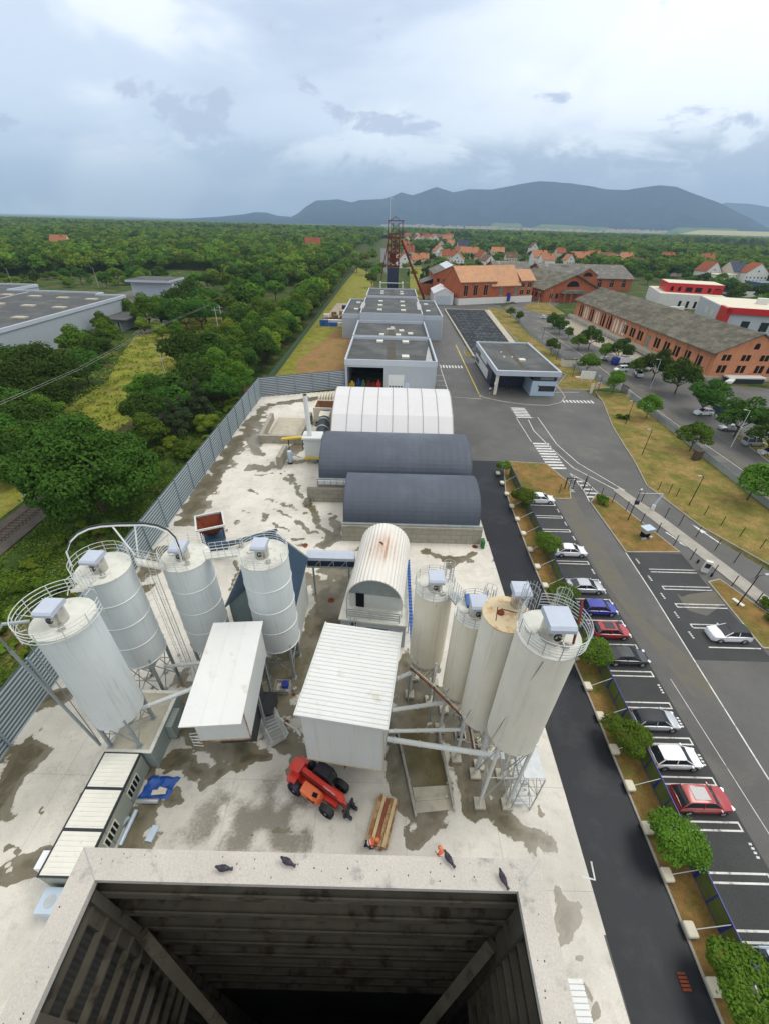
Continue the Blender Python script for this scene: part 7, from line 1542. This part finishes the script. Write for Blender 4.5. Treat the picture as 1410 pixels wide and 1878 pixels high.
q_=G(1402,1115); tree('bush1',q_.x,q_.y,.5,'dark shrub at the right edge above the white slab','bush',name='bush'); q_=G(1403,1132); tree('bush1',q_.x,q_.y-.6,.4,'second dark shrub at the right edge','bush',name='bush')
b=MB(); a=G(1345,1105); b.strip([G2(1342,1099),G2(1362,1113)],.5,.125,.2); tag(b.build('white_slab','render_white'),'white slab on the dry strip beside the black lamp post','slab')
# big tree and the growth along the fence
rs=random.Random(21)
tree('big1',-44.0,53.5,1.0,'very large spreading dark tree between the railway and the louvred fence',g=None,rz=.4)
NT=0
def rowtree(k,x,y,s,lab,g): global NT; NT+=1; return tree(k,x,y,s,lab,g=g,sz=s*rs.uniform(.85,1.15))
G1='trees between the railway and the fence'
L1='leafy tree in the dense belt between the railway and the louvred yard fence'
for (x,y,s,k) in [(-46,92,.75,'pine1'),(-41,88,.8,'pine1'),(-43.5,80,.7,'pine1'),(-49,104,.95,'mid1'),(-45,112,1.0,'mid2'),(-51,121,1.1,'mid1'),(-39.5,97,.75,'mid1'),(-41,120,.9,'mid1'),(-38.5,109,.7,'mid2'),(-52,84,.8,'mid1'),(-47,76,.7,'mid2'),(-50.5,95,.85,'mid1'),(-57.5,96,.7,'mid2'),(-38,83,.5,'mid3'),(-45,100,.8,'mid1')]: rowtree(k,x,y,s,'tree in the mixed group of pines and broadleaves just above the very large tree' ,'mixed trees above the very large tree')
y=128
while y<480:
    for x0 in ((-39,-45.5) if y<330 else (-40,)):
        k=rs.choice(('mid2','mid1','mid3','mid2')) if y<230 else rs.choice(('far1','far2','far3','far2'))
        rowtree(k,x0+rs.uniform(-1.5,1.0),y+rs.uniform(-2,2),rs.uniform(.8,1.12),'leafy tree in the long bright green belt beside the dark green mesh fence',"trees along the mesh fence")
    y+=7.6 if y<330 else 10
for i in range(75):    # scrub under the fence
    x=rs.uniform(-50,-34.2); y=rs.uniform(12,104); 
    if abs(x+44)<8 and 38<y<70: continue
    tree(rs.choice(('bush1','bush1','bush2')),x,y,rs.uniform(.3,.95),'low green scrub bush in the rough grass at the foot of the louvred fence','bush','scrub at the foot of the fence','bush')
for i in range(44):
    px=rs.uniform(0,335); py=rs.uniform(505,528); q_=G(px,py)
    if -160<q_.x<-106 and q_.y<290: continue
    tree(rs.choice(('bush1','bush2','bush1')) if 'bush2' in LIB else 'bush1',q_.x,q_.y,rs.uniform(.9,2.0),'yellow green scrub bush between the warehouse roof and the forest edge','bush','scrub before the forest edge','bush')
# belt between warehouse and meadow
for (px,py,s,k) in [(20,700,1.1,'mid1'),(60,705,1.1,'mid1'),(95,720,1.2,'mid1'),(30,745,1.0,'mid2'),(75,750,1.15,'mid1'),(130,720,1.15,'mid1'),(165,705,1.0,'mid1'),(15,790,1.0,'mid1'),(60,800,1.0,'mid1'),(120,760,.95,'mid1'),(150,660,1.1,'mid2'),(175,650,.95,'mid1'),(190,668,.9,'mid1'),(205,640,1.0,'mid2'),(20,840,.9,'mid1'),(50,850,.7,'mid2'),(100,690,.9,'mid1')]:
    q_=G(px,py); rowtree(k,q_.x,q_.y,s*.88,'leafy tree of the dark belt in front of the pale warehouse wall','trees before the warehouse')
for i in range(46):
    u=rs.random(); x=rs.uniform(-104,-60) if u<.6 else rs.uniform(-60,-50); y=rs.uniform(70,200)
    if -92<x<-58 and 88<y<200: continue
    if abs(x+54)<3.4: continue
    tree(rs.choice(('bush1','bush2','bush1')),x,y,rs.uniform(.8,1.7),'leafy undergrowth bush filling the gaps of the tree belts beside the meadow','bush','undergrowth beside the meadow','bush')
for (px,py,s,k) in [(278,600,1.15,'mid2'),(300,598,1.0,'mid2'),(320,605,1.0,'mid1'),(345,608,1.2,'mid1'),(372,603,1.3,'mid1'),(330,585,1.2,'mid1'),(355,575,1.25,'mid1'),(385,580,1.3,'mid1'),(268,612,.6,'mid3'),(300,625,.6,'mid3'),(330,622,.55,'mid2'),(355,700,1.15,'mid1'),(375,715,1.0,'mid1'),(350,672,.95,'mid1'),(395,700,.9,'mid2'),(415,690,.9,'mid2'),(400,735,.8,'mid1'),(300,745,.75,'mid1'),(325,770,.8,'mid1'),(345,790,.7,'pine1'),(440,705,.8,'mid2')]:
    q_=G(px,py); rowtree(k,q_.x,q_.y,s,'dark leafy tree standing beside the middle stretch of the railway','trees beside the railway')
for i in range(30):
    x=rs.uniform(-98,-58); y=rs.uniform(190,330); rowtree(rs.choice(('far1','far2','far1')),x,y,rs.uniform(.9,1.2),'tree in the wood left of the railway beyond the meadow','wood left of the railway')
for (px,py,s) in [(655,500,1.1),(672,505,1.0),(690,515,1.0),(668,488,1.2),(650,480,1.0),(640,470,1.1),(700,500,.8),(682,528,.9)]:
    q_=G(px,py); tree('far3' if py<492 else 'far2',q_.x,q_.y,s,'tree in the clump left of the rusty headframe',g='clump beside the headframe')
for (px,py,s,k) in [(773,520,.9,'pine2'),(783,512,.9,'pine2'),(758,510,.6,'far2'),(748,507,.5,'pine2'),(765,470,1.1,'far1'),(775,462,1.1,'far2')]: q_=G(px,py); tree(k,q_.x,q_.y,s,'tree right of the rusty headframe before the white gabled house',g='trees right of the headframe')
for i,(px,py,s) in enumerate([(1085,500,1),(1100,505,.8),(1060,497,.7),(860,500,.9),(875,498,.9),(1240,470,1),(1195,500,1.1),(1215,505,1),(1240,510,1.1),(1265,505,1.1),(1285,525,1.0),(1305,535,1.1),(1330,545,1.2),(1355,550,1.1),(1385,560,1.2),(1400,570,1.1),(1340,560,1.0),(1375,575,1),(1170,508,.8),(1185,522,.9),(1255,520,.9),(1320,520,.9),(1120,495,.7),(1040,525,1.0),(1060,535,.9)]):
    q_=G(px,py); tree('far2' if i%2 else 'far1',q_.x,q_.y,s*.9,'green tree among the buildings on the right between warehouse and houses',g='trees among the right hand buildings')
for (px,py,s,k) in [(400,650,1.0,'mid2'),(428,640,1.1,'mid3'),(455,660,1.0,'mid2'),(470,635,1.1,'mid2'),(440,610,1.1,'mid1'),(480,600,1.1,'mid2'),(10,870,.8,'mid1'),(28,890,.6,'mid2'),(75,830,.8,'mid1'),(100,790,.8,'mid2'),(45,780,.9,'mid1'),(10,735,1.0,'mid2'),(195,600+15,.8,'mid2'),(385,670,.9,'mid1'),(245,590,.8,'mid2')]:
    q_=G(px,py); rowtree(k,q_.x,q_.y,s*.9,'broadleaf tree filling the edges of the long yellow green meadow left of the railway','trees around the meadow')
for i in range(60):
    x=rs.uniform(-46,-34.6); y=rs.uniform(13,50)
    tree(rs.choice(('bush1','bush2','bush2')),x,y,rs.uniform(.18,.5),'bright green weed clump in the rough grass outside the near end of the louvred fence','weeds','weeds outside the fence','weed_clump')
for i in range(26):
    x=rs.uniform(-230,-165) if i%2 else rs.uniform(-160,-100); y=rs.uniform(285,345) if i%3 else rs.uniform(300,400)
    tree(rs.choice(('far1','far2','far3','far4')),x,y,rs.uniform(.6,1.0),'free standing tree at the ragged edge of the left forest','tree','ragged edge of the left forest')
def tufts(name,lab,mat,x0,x1,y0,y1,n,ls,seed,inside=None,dens=None):
    rs_=np.random.RandomState(seed); X=rs_.uniform(x0,x1,n*2); Y=rs_.uniform(y0,y1,n*2); k=np.ones(len(X),bool)
    k&=rs_.rand(len(X))<np.clip((fbm(X,Y,.45,seed+3,4)-.36)*5,0,1)
    if inside is not None: k&=inside(X,Y)
    X,Y=X[k][:n],Y[k][:n]; m=len(X); P=np.stack([X,Y,rs_.uniform(.02,.3,m)*ls/.2],-1); nn=ellips(rs_,m)+np.array([0,0,.9]); nn/=np.linalg.norm(nn,axis=1)[:,None]
    a=np.cross(nn,ellips(rs_,m)); a/=np.linalg.norm(a,axis=1)[:,None]; c=np.cross(nn,a); s_=(ls*rs_.uniform(.5,1.5,m))[:,None]
    v=np.stack([P-a*s_,P-c*s_*.5,P+a*s_,P+c*s_*.5],1).reshape(-1,3)
    me=bpy.data.meshes.new(name); me.from_pydata(v.tolist(),[],np.arange(4*m).reshape(-1,4).tolist()); me.materials.append(MT(mat)); o=bpy.data.objects.new(name,me); col.objects.link(o); tag(o,lab,'grass',kind='stuff')
outside=lambda X,Y:(np.abs(X+54.3)>3.2)
tufts('rough_grass','rough green weeds outside the louvred fence','leafmid',-51,-33.4,10,106,26000,.17,81,outside)
tufts('rough_grass','brighter weed patches outside the louvred fence','leaflime',-51,-33.6,8,106,15000,.15,85,outside)
tufts('rough_grass','tall dark undergrowth outside the louvred fence','leafdark',-51,-33.8,8,106,9000,.24,89,outside)
tufts('rough_grass','rough tufts of the meadow left of the railway','weeds',-98,-57.8,60,205,16000,.30,93,None)
# ================================================================ HOUSES
def house(px,py,w,d,he,hr,rz,roof,wall,lab,axis='x',g='village houses',dorm=1):
    q_=G(px,py); w*=1.12; d*=1.1; he*=1.15; hr*=1.15; t=thing('house',lab,'house',(q_.x,q_.y,0),rz,group=g)
    w_,r_=gable(t,-w/2,w/2,0,d,he,hr,axis,wall,roof,.5,.25)
    n=max(2,int(w/3))
    for k in range(n):
        x=-w/2+(k+.5)*w/n
        for z in ([1.0,3.6] if he>5 else [1.0]): win(t,'s',(x,0),1.1,1.3,z,'glass')
    if axis=='y': win(t,'s',(0,0),1.2,1.3,he+.6,'glass')
    b=MB(); b.box(w*.18,d*.35,hr-1.6,w*.18+.8,d*.35+.8,hr+1.0); b.build('chimney','redroof',r_)
    if dorm and axis=='x':
        b=MB(); b.box(-w*.2,1.2,he,-w*.2+1.6,d*.4,he+1.7); b.build('dormer',wall,r_)
    return t
H=[(741,492,13,14,6,12,.1,'redroof','render_white','large white twin gabled house right of the headframe','y'),(728,486,12,13,6,12,.1,'redroof','render_white','white house half behind the headframe lattice','y'),(763,488,9,10,5,10,.05,'orangeroof','render_cream','orange roofed house right of the headframe brace','x'),(778,484,8,9,5,9,.05,'orangeroof','render_cream','smaller orange roofed house behind the dark pine','x'),
(806,472,14,12,6,12,.3,'orangeroof','render_white','steep brown orange roofed house behind the engine house','y'),(822,480,16,12,5.5,11,.2,'redroof','render_cream','house with a broad red roof just behind the engine house','x'),(836,487,13,12,5.5,11,-.2,'orangeroof','render_white','orange roofed house touching the skylights in view','y'),
(860,474,22,14,6,11.5,.1,'orangeroof','render_cream','broad double house with a long orange roof','x'),(886,484,10,13,6,11.5,.35,'redroof','render_cream','cream gabled house behind the long orange tiled roof','y'),(897,490,11,13,5,10,.35,'brownroof','render_white','white gabled house with a brownish roof beside the cream one','y'),(912,470,17,12,5,10,.05,'orangeroof','render_cream','low house with a flat looking orange roof amid trees','x'),(936,484,12,12,6,10,.0,'brownroof','render_cream','cream house between trees left of the tall brown roof','x'),
(848,461,16,12,7,14,.1,'slateroof','render_cream','grey roofed church like house with a cream gable','x'),(842,468,12,11,5,10,.0,'redroof','render_white','red roofed house below the grey roofed one','x'),(826,453,12,12,6,11,.0,'orangeroof','render_white','bright orange roofed house in the middle of the village','x'),(808,456,10,10,6,11,.0,'redroof','render_cream','small red gabled house beside the bright orange one','y'),(750,472,12,12,6,12,.1,'redroof','render_white','red roofed house seen just right of the headframe top','x'),(742,458,14,12,6,11,.0,'redroof','render_cream','red roof directly behind the upper headframe','x'),
(977,468,11,11,9,15,.1,'brownroof','render_white','tall house with a steep brown roof left of the white double house','y'),(988,488,15,13,8,13.5,.1,'orangeroof','render_white','white double house with an orange roof, left half','x'),(1003,492,13,13,7,12,.1,'orangeroof','render_white','white double house with an orange roof, right half','x'),(1026,478,11,11,8,13,.1,'redroof','render_cream','red roofed house right of the white double house','x'),(1043,490,9,11,6,11,.15,'orangeroof','render_white','small white gable facing the grey hall roof','y'),(1062,486,20,13,6,12,.1,'orangeroof','render_cream','long cream house with an orange roof behind the grey hall','x'),(1088,480,16,12,6,11,.1,'redroof','render_white','red roofed house behind the long cream one','x'),(1112,484,15,12,6,11,.1,'brownroof','render_cream','brown roofed house behind the grey hall','x'),(1126,490,13,13,6,12,.4,'orangeroof','render_white','white gable with a light orange roof behind the long hall','y'),(1147,487,14,12,7,12,.1,'orangeroof','render_cream','light roofed house right of the white gable','x'),(1168,492,12,10,5,9,.1,'brownroof','render_cream','low brown roofed house at the end of the grey hall','x'),(1224,486,15,13,6,12,.1,'redroof','render_cream','lone red hip roofed house inside the trees on the right','x'),
(1294,494,14,12,8,14,.1,'redroof','render_white','house with a steep orange red roof above the terracotta wall','x'),(1302,514,15,13,6.5,13,.2,'redroof','render_white','white gabled house with red roof on the far right','y'),(1350,516,16,14,7,14,.35,'slateroof','render_cream','cream gabled house with a navy roof on the far right','x'),(1381,519,17,14,7,13.5,-.1,'redroof','render_white','white house with a red roof right of the navy one','y'),
(575,464,19,15,8,16,.1,'redroof','render_white','large house with a red hipped roof emerging from the left forest','x'),(556,447,11,12,7,14,.1,'slateroof','render_white','white gabled house beside the red hipped house in the forest','y'),(540,446,13,12,6,11,.1,'slateroof','render_cream','small grey roofed house in the forest','x'),(523,446,15,12,7,14,.1,'slateroof','render_white','navy roofed house in the forest','x'),(508,448,16,12,6,12,.1,'redroof','render_cream','red roofed house left of the navy one in the forest','x'),(490,444,13,12,7,12,.1,'brownroof','render_cream','small pale roofed house leftmost of the forest row','x'),(112,462,17,13,8,15,.1,'orangeroof','render_cream','lone orange roof deep in the left forest','x')]
for h_ in H: house(*h_)
rs=random.Random(77); pos=[]
def farh(x0,x1,y0,y1,n,lab,g,ds):
    c=0; tr=0
    while c<n and tr<4000:
        tr+=1; px=rs.uniform(x0,x1); py=rs.uniform(y0,y1); q_=G(px,py)
        if any((q_.x-a)**2+(q_.y-b_)**2<ds*ds for a,b_ in pos): continue
        pos.append((q_.x,q_.y)); w=rs.uniform(14,21); ax=rs.choice('xy'); t=thing('house',lab,'house',(q_.x,q_.y,0),rs.uniform(-.5,.5),group=g)
        gable(t,-w/2,w/2,0,w*.8,7,7+w*.45,ax,rs.choice(('render_white','render_cream')),rs.choice(('redroof','orangeroof','redroof','brownroof')),.5,.3)
        for k in range(3): win(t,'s',(-w/3+k*w/3,0),1.4,1.6,2.8,'glass')
        c+=1
farh(780,830,427,446,44,'small red brown roofed house packed in the distant centre of the village','distant village centre houses',17)
farh(828,915,426,440,46,'tiny house in the far row of the village before the forest','far row of village houses',19)
farh(744,778,427,446,18,'pale distant house just right of the headframe top','distant houses behind the headframe',18)
farh(1052,1100,436,440,8,'tiny house in the clearing of the right hand forest','houses in the right forest clearing',22)
farh(1130,1400,428,432,0,'x','x',20)
t=thing('garden_wall','terracotta wall with a dark doorway below the far right houses','wall',(*G2(1308,523),0),.1); b=MB(); b.box(-14,0,0,14,3,4.6); b.build('wall_body','terracotta',t); b=MB(); b.box(3,-.08,0,9,-.001,3.4); b.build('doorway','dark',t)
t=thing('white_annex','white flat roofed annex between the red and navy roofed houses','building',(*G2(1328,519),0),.2); b=MB(); b.box(-12,0,0,9,9,6.5); b.build('wall','render_white',t); b=MB(); b.box(-12.3,-.3,6.501,9.3,9.3,6.8); b.build('flat_roof','balecream',t)
t=thing('modern_house','dark blue flat roofed modern house on a white base at the far right','house',(*G2(1372,545),0),.05); b=MB(); b.box(-8,0,0,30,16,4.2); b.build('white_base','render_white',t); b=MB(); b.box(-22,3,2.8,4,14,5.6); b.box(3.99,-.4,4.201,30,14,9.2); b.build('blue_volume','navyroof',t)
for x in (8,15,23): win(t,'s',(x,-.4),2.2,2.2,5.6,'dark')
t=thing('garden_shed','grey green flat roofed garden shed among the trees on the right','shed',(*G2(1238,507),0),.1); b=MB(); b.box(-6,0,0,6,8,3); b.build('wall','render_cream',t); b=MB(); b.box(-6.5,-.5,3.001,6.5,8.5,3.3); b.build('flat_roof','greyroof',t)
t=thing('white_wall','long low white wall behind the lawn by the headframe','wall',(*G2(795,531),0),.05); b=MB(); b.box(-9,0,0,16,.4,2.6); b.build('masonry','render_white',t)
# ================================================================ FAR FOREST (uncountable): one object
FP=[]
rsn=np.random.RandomState(31)
HP=[(o.location.x,o.location.y) for o in bpy.data.objects if o.name.startswith('house')]+[(o.location.x,o.location.y) for o in bpy.data.objects if o.get('category') in ('building',) and o.location.y>200]
HPa=np.array(HP)
FS=[]
def fill(x0,x1,y0,y1,cell,inside,prob=1.0,sc=1.0):
    xs=np.arange(x0,x1,cell); ys=np.arange(y0,y1,cell); X,Y=np.meshgrid(xs,ys); X=X.ravel()+rsn.uniform(-.45,.45,X.size)*cell; Y=Y.ravel()+rsn.uniform(-.45,.45,Y.size)*cell
    k=inside(X,Y)&(rsn.rand(X.size)<prob)&(np.abs(X)<Y*1.12+60)
    X,Y=X[k],Y[k]
    d=np.min(np.where((np.abs(X[:,None]-HPa[None,:,0])<10)&(Y[:,None]-HPa[None,:,1]<0)&(Y[:,None]-HPa[None,:,1]>-34),0,np.hypot(X[:,None]-HPa[None,:,0],Y[:,None]-HPa[None,:,1]-6)),axis=1) if len(X)<60000 else None
    if d is not None: X,Y=X[d>13],Y[d>13]
    FP.extend(zip(X.tolist(),Y.tolist())); FS.extend([sc]*len(X))
edge=lambda x: np.interp(x,[-700,-275,-235,-212,-190,-147,-112,-100,-62,-57],[300,335,368,392,420,408,330,335,330,430])
fill(-760,-58,300,760,8.2,lambda X,Y:Y>edge(X))
fill(-1500,-58,760,1500,11,lambda X,Y:(X<-62))
fill(-34,-12,520,1500,9,lambda X,Y:(np.abs(X+38-Y*.012)>9)&(X<-22))
fill(-10,760,400,1500,11.5,lambda X,Y:((X>330)&(Y>X*.95+80))|((X>250)&(Y>720))|(Y>1500)|((Y>1080)&(X>320)),1)
fill(10,330,640,1500,11,lambda X,Y:(rsn.rand(X.size)<.42)&((X<250)|(Y<720)),1,.62)
fill(15,330,380,760,13,lambda X,Y:((X<300)&(rsn.rand(X.size)<.34)&(Y>470))|((X>110)&(Y>405)&(Y<640)&(rsn.rand(X.size)<.35)&(X>190)),1,.62)
fill(225,420,400,640,9.5,lambda X,Y:(Y>470)&(rsn.rand(X.size)<.8),1)
fill(-1900,1500,1500,2300,17,lambda X,Y:(np.abs(X+22)>14),1)
fill(15,80,395,660,12,lambda X,Y:(rsn.rand(X.size)<.3),1,.6)
P_=np.array(FP); print('forest points',len(P_))
pm=bpy.data.meshes.new('forest'); pm.from_pydata([(x,y,0) for x,y in FP],[],[])
sc_a=pm.attributes.new('sc','FLOAT','POINT'); sv=rsn.uniform(.8,1.25,len(P_))*np.where(P_[:,1]>1500,1.75,np.where(P_[:,1]>760,1.25,1.0))*np.array(FS); sc_a.data.foreach_set('value',sv.astype(np.float32))
fo=bpy.data.objects.new('forest',pm); col.objects.link(fo); tag(fo,'dense broadleaf forest stretching to the foot of the hills','forest',kind='stuff')
gn=bpy.data.node_groups.new('forest_scatter','GeometryNodeTree'); gn.interface.new_socket('Geometry',in_out='INPUT',socket_type='NodeSocketGeometry'); gn.interface.new_socket('Geometry',in_out='OUTPUT',socket_type='NodeSocketGeometry')
gi=gn.nodes.new('NodeGroupInput'); go=gn.nodes.new('NodeGroupOutput'); jn_=gn.nodes.new('GeometryNodeJoinGeometry')
hid=bpy.data.collections.new('forest_sources')
LO={}
for i,(m_,sd) in enumerate((('leafdark',41),('leafmid',42),('leafdark',43),('leafmid',44),('leaflime',45))):
    me=crown_mesh('forest_crown',sd,5.6,5.8,15,900,.85,m_,6.2); LO[i]=me
iop=gn.nodes.new('GeometryNodeInstanceOnPoints'); g2i=gn.nodes.new('GeometryNodeGeometryToInstance')
for i,me in LO.items():
    o=bpy.data.objects.new('forest_crown',me); hid.objects.link(o)
    oi=gn.nodes.new('GeometryNodeObjectInfo'); oi.inputs['Object'].default_value=o; oi.inputs['As Instance'].default_value=True; gn.links.new(oi.outputs['Geometry'],g2i.inputs[0])
gn.links.new(gi.outputs[0],iop.inputs['Points']); gn.links.new(g2i.outputs[0],iop.inputs['Instance']); iop.inputs['Pick Instance'].default_value=True
ri=gn.nodes.new('FunctionNodeRandomValue'); ri.data_type='INT'; ri.inputs['Min'].default_value=0; ri.inputs['Max'].default_value=4; gn.links.new(ri.outputs[2],iop.inputs['Instance Index'])
rr_=gn.nodes.new('FunctionNodeRandomValue'); rr_.data_type='FLOAT_VECTOR'; rr_.inputs[0].default_value=(0,0,0); rr_.inputs[1].default_value=(0,0,6.28); gn.links.new(rr_.outputs[0],iop.inputs['Rotation'])
na=gn.nodes.new('GeometryNodeInputNamedAttribute'); na.data_type='FLOAT'; na.inputs['Name'].default_value='sc'; gn.links.new(na.outputs[0],iop.inputs['Scale'])
gn.links.new(iop.outputs[0],go.inputs[0]); mo=fo.modifiers.new('scatter','NODES'); mo.node_group=gn
# canopy of the far plain
xs=np.concatenate([np.linspace(-9000,-2500,90),np.linspace(-2450,2450,330),np.linspace(2500,9000,90)]); ys=np.concatenate([np.linspace(1500,3500,150),np.linspace(3560,9000,110)])
X,Y=np.meshgrid(xs,ys); Z=9+9*(fbm(X,Y,.03,51,3)-.5)+14*(fbm(X,Y,.006,52,3)-.5); Z=np.where(Y>5400,Z-12,Z)
idx=np.arange(X.size).reshape(X.shape); q4=np.stack([idx[:-1,:-1],idx[:-1,1:],idx[1:,1:],idx[1:,:-1]],-1).reshape(-1,4)
me=bpy.data.meshes.new('far_woodland'); me.from_pydata(np.stack([X.ravel(),Y.ravel(),Z.ravel()],-1).tolist(),[],q4.tolist()); me.materials.append(MT('canopy')); o=bpy.data.objects.new('far_woodland',me); col.objects.link(o); tag(o,'far wooded plain below the hills','forest',kind='stuff')
# fields at the foot of the hills, far towns
def at(px,py,dist,z=0): # ground-level position at a chosen distance in the direction of that spot
    v=G(px,max(py,432)); s=dist*.88/v.y; return Vector((v.x*s,v.y*s,0))
b=MB()
for (px,d0,d1,w) in ((925,6400,7000,200),(1045,6200,7300,480),(1290,5900,6300,400)):
    a=at(px,430,d0); c=at(px,430,d1); b.add([(a.x-w,a.y,16),(a.x+w,a.y,16),(c.x+w*.8,c.y,70),(c.x-w*.8,c.y,70)],[(0,1,2,3)])
struct('field',b,'field_g')
b=MB(); a=at(1330,430,5500); c=at(1340,430,6100); b.add([(a.x-450,a.y,14),(a.x+900,a.y-300,14),(c.x+900,c.y-300,50),(c.x-350,c.y,50)],[(0,1,2,3)]); struct('field',b,'field_y')
wb=MB(); rb=MB(); rsf=random.Random(9)
for (p0,p1,d0,d1,n) in ((790,980,5600,6300,70),(1110,1270,6000,6900,190),(840,900,5900,6100,30),(970,1100,5500,5900,50),(700,790,6000,6500,16),(1180,1250,6600,7400,60)):
    for k in range(n):
        v=at(rsf.uniform(p0,p1),430,rsf.uniform(d0,d1)); w=rsf.uniform(14,34) if rsf.random()<.8 else rsf.uniform(60,140); h=rsf.uniform(8,15); z0=14+(v.y-5500)*.018
        wb.box(v.x-w/2,v.y,z0-8,v.x+w/2,v.y+18,z0+h)
        if w<40: rb.ext([(v.y-1,z0+h),(v.y+19,z0+h),(v.y+9,z0+h+8)],'x',v.x-w/2,v.x+w/2)
tw=thing('distant_town','pale distant town scattered along the foot of the hills','town',(2500,6000,0),kind='stuff'); wb.build('pale_buildings','farwhite',tw,w=True,fix=False); rb.build('red_roofs','farroof',tw,w=True,fix=False)
# hills: skyline read from the photograph, built as real relief 9-13 km away
SK=[(-400,420),(0,404),(60,402),(200,403),(330,402),(400,398),(450,393),(470,389),(490,390),(510,396),(535,398),(548,391),(560,380),(580,368),(620,365),(645,371),(660,367),(700,365),(720,360),(735,352),(757,358),(780,350),(800,343),(815,347),(830,352),(860,346),(900,347),(940,340),(985,332),(1020,333),(1080,340),(1110,346),(1150,348),(1180,343),(1210,339),(1240,342),(1262,351),(1290,361),(1320,372),(1345,386),(1375,400),(1410,420),(1440,436),(1600,446)]
def hills(name,SK,D,depth,seed,lab):
    az_=[];ht=[]
    for px,py in SK:
        d=fw*FOC+rt*(px-705)-up*(py-939); az_.append(math.atan2(d.x,d.y)); ht.append(CAMZ+D*d.z/math.hypot(d.x,d.y))
    A=np.linspace(az_[0],az_[-1],520); Hh=np.maximum(np.interp(A,az_,ht),-12); T=np.linspace(-1,1,70); AA,TT=np.meshgrid(A,T)
    n_=fbm(AA*40+7,TT*4+3,1.0,seed,5)-.5; n2_=np.abs(fbm(AA*26,TT*2.2+9,1.0,seed+1,4)-.5)
    prof=np.clip(1-np.abs(TT),0,1)**1.15; HH=Hh[None,:]*prof*(1+(n_*1.0-n2_*.9)*(1-prof)*1.6); RR=D+TT*depth+np.where(TT<0,n_*500,0)
    X=RR*np.sin(AA); Y=RR*np.cos(AA); idx=np.arange(X.size).reshape(X.shape); q4=np.stack([idx[:-1,:-1],idx[:-1,1:],idx[1:,1:],idx[1:,:-1]],-1).reshape(-1,4)
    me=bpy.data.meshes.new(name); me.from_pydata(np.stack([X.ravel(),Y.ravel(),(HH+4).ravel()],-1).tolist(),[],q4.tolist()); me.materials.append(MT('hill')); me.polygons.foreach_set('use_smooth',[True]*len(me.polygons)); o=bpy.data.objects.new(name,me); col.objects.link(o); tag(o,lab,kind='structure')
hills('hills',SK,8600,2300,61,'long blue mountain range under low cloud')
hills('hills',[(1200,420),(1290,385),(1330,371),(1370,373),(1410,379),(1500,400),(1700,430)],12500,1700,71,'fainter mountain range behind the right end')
# haze
b=MB(); b.box(-16000,-450,-1,16000,15500,1150); hz=b.build('haze','dark'); tag(hz,'even blue haze filling the valley','haze',kind='stuff')
hm=bpy.data.materials.new('haze'); hm.use_nodes=True; hn=hm.node_tree.nodes; hn.remove(hn['Principled BSDF']); pv=hn.new('ShaderNodeVolumePrincipled'); pv.inputs['Color'].default_value=(.56,.75,1.0,1); pv.inputs['Density'].default_value=.00008; pv.inputs['Anisotropy'].default_value=.0
hm.node_tree.links.new(pv.outputs[0],hn['Material Output'].inputs['Volume']); hz.data.materials.clear(); hz.data.materials.append(hm)
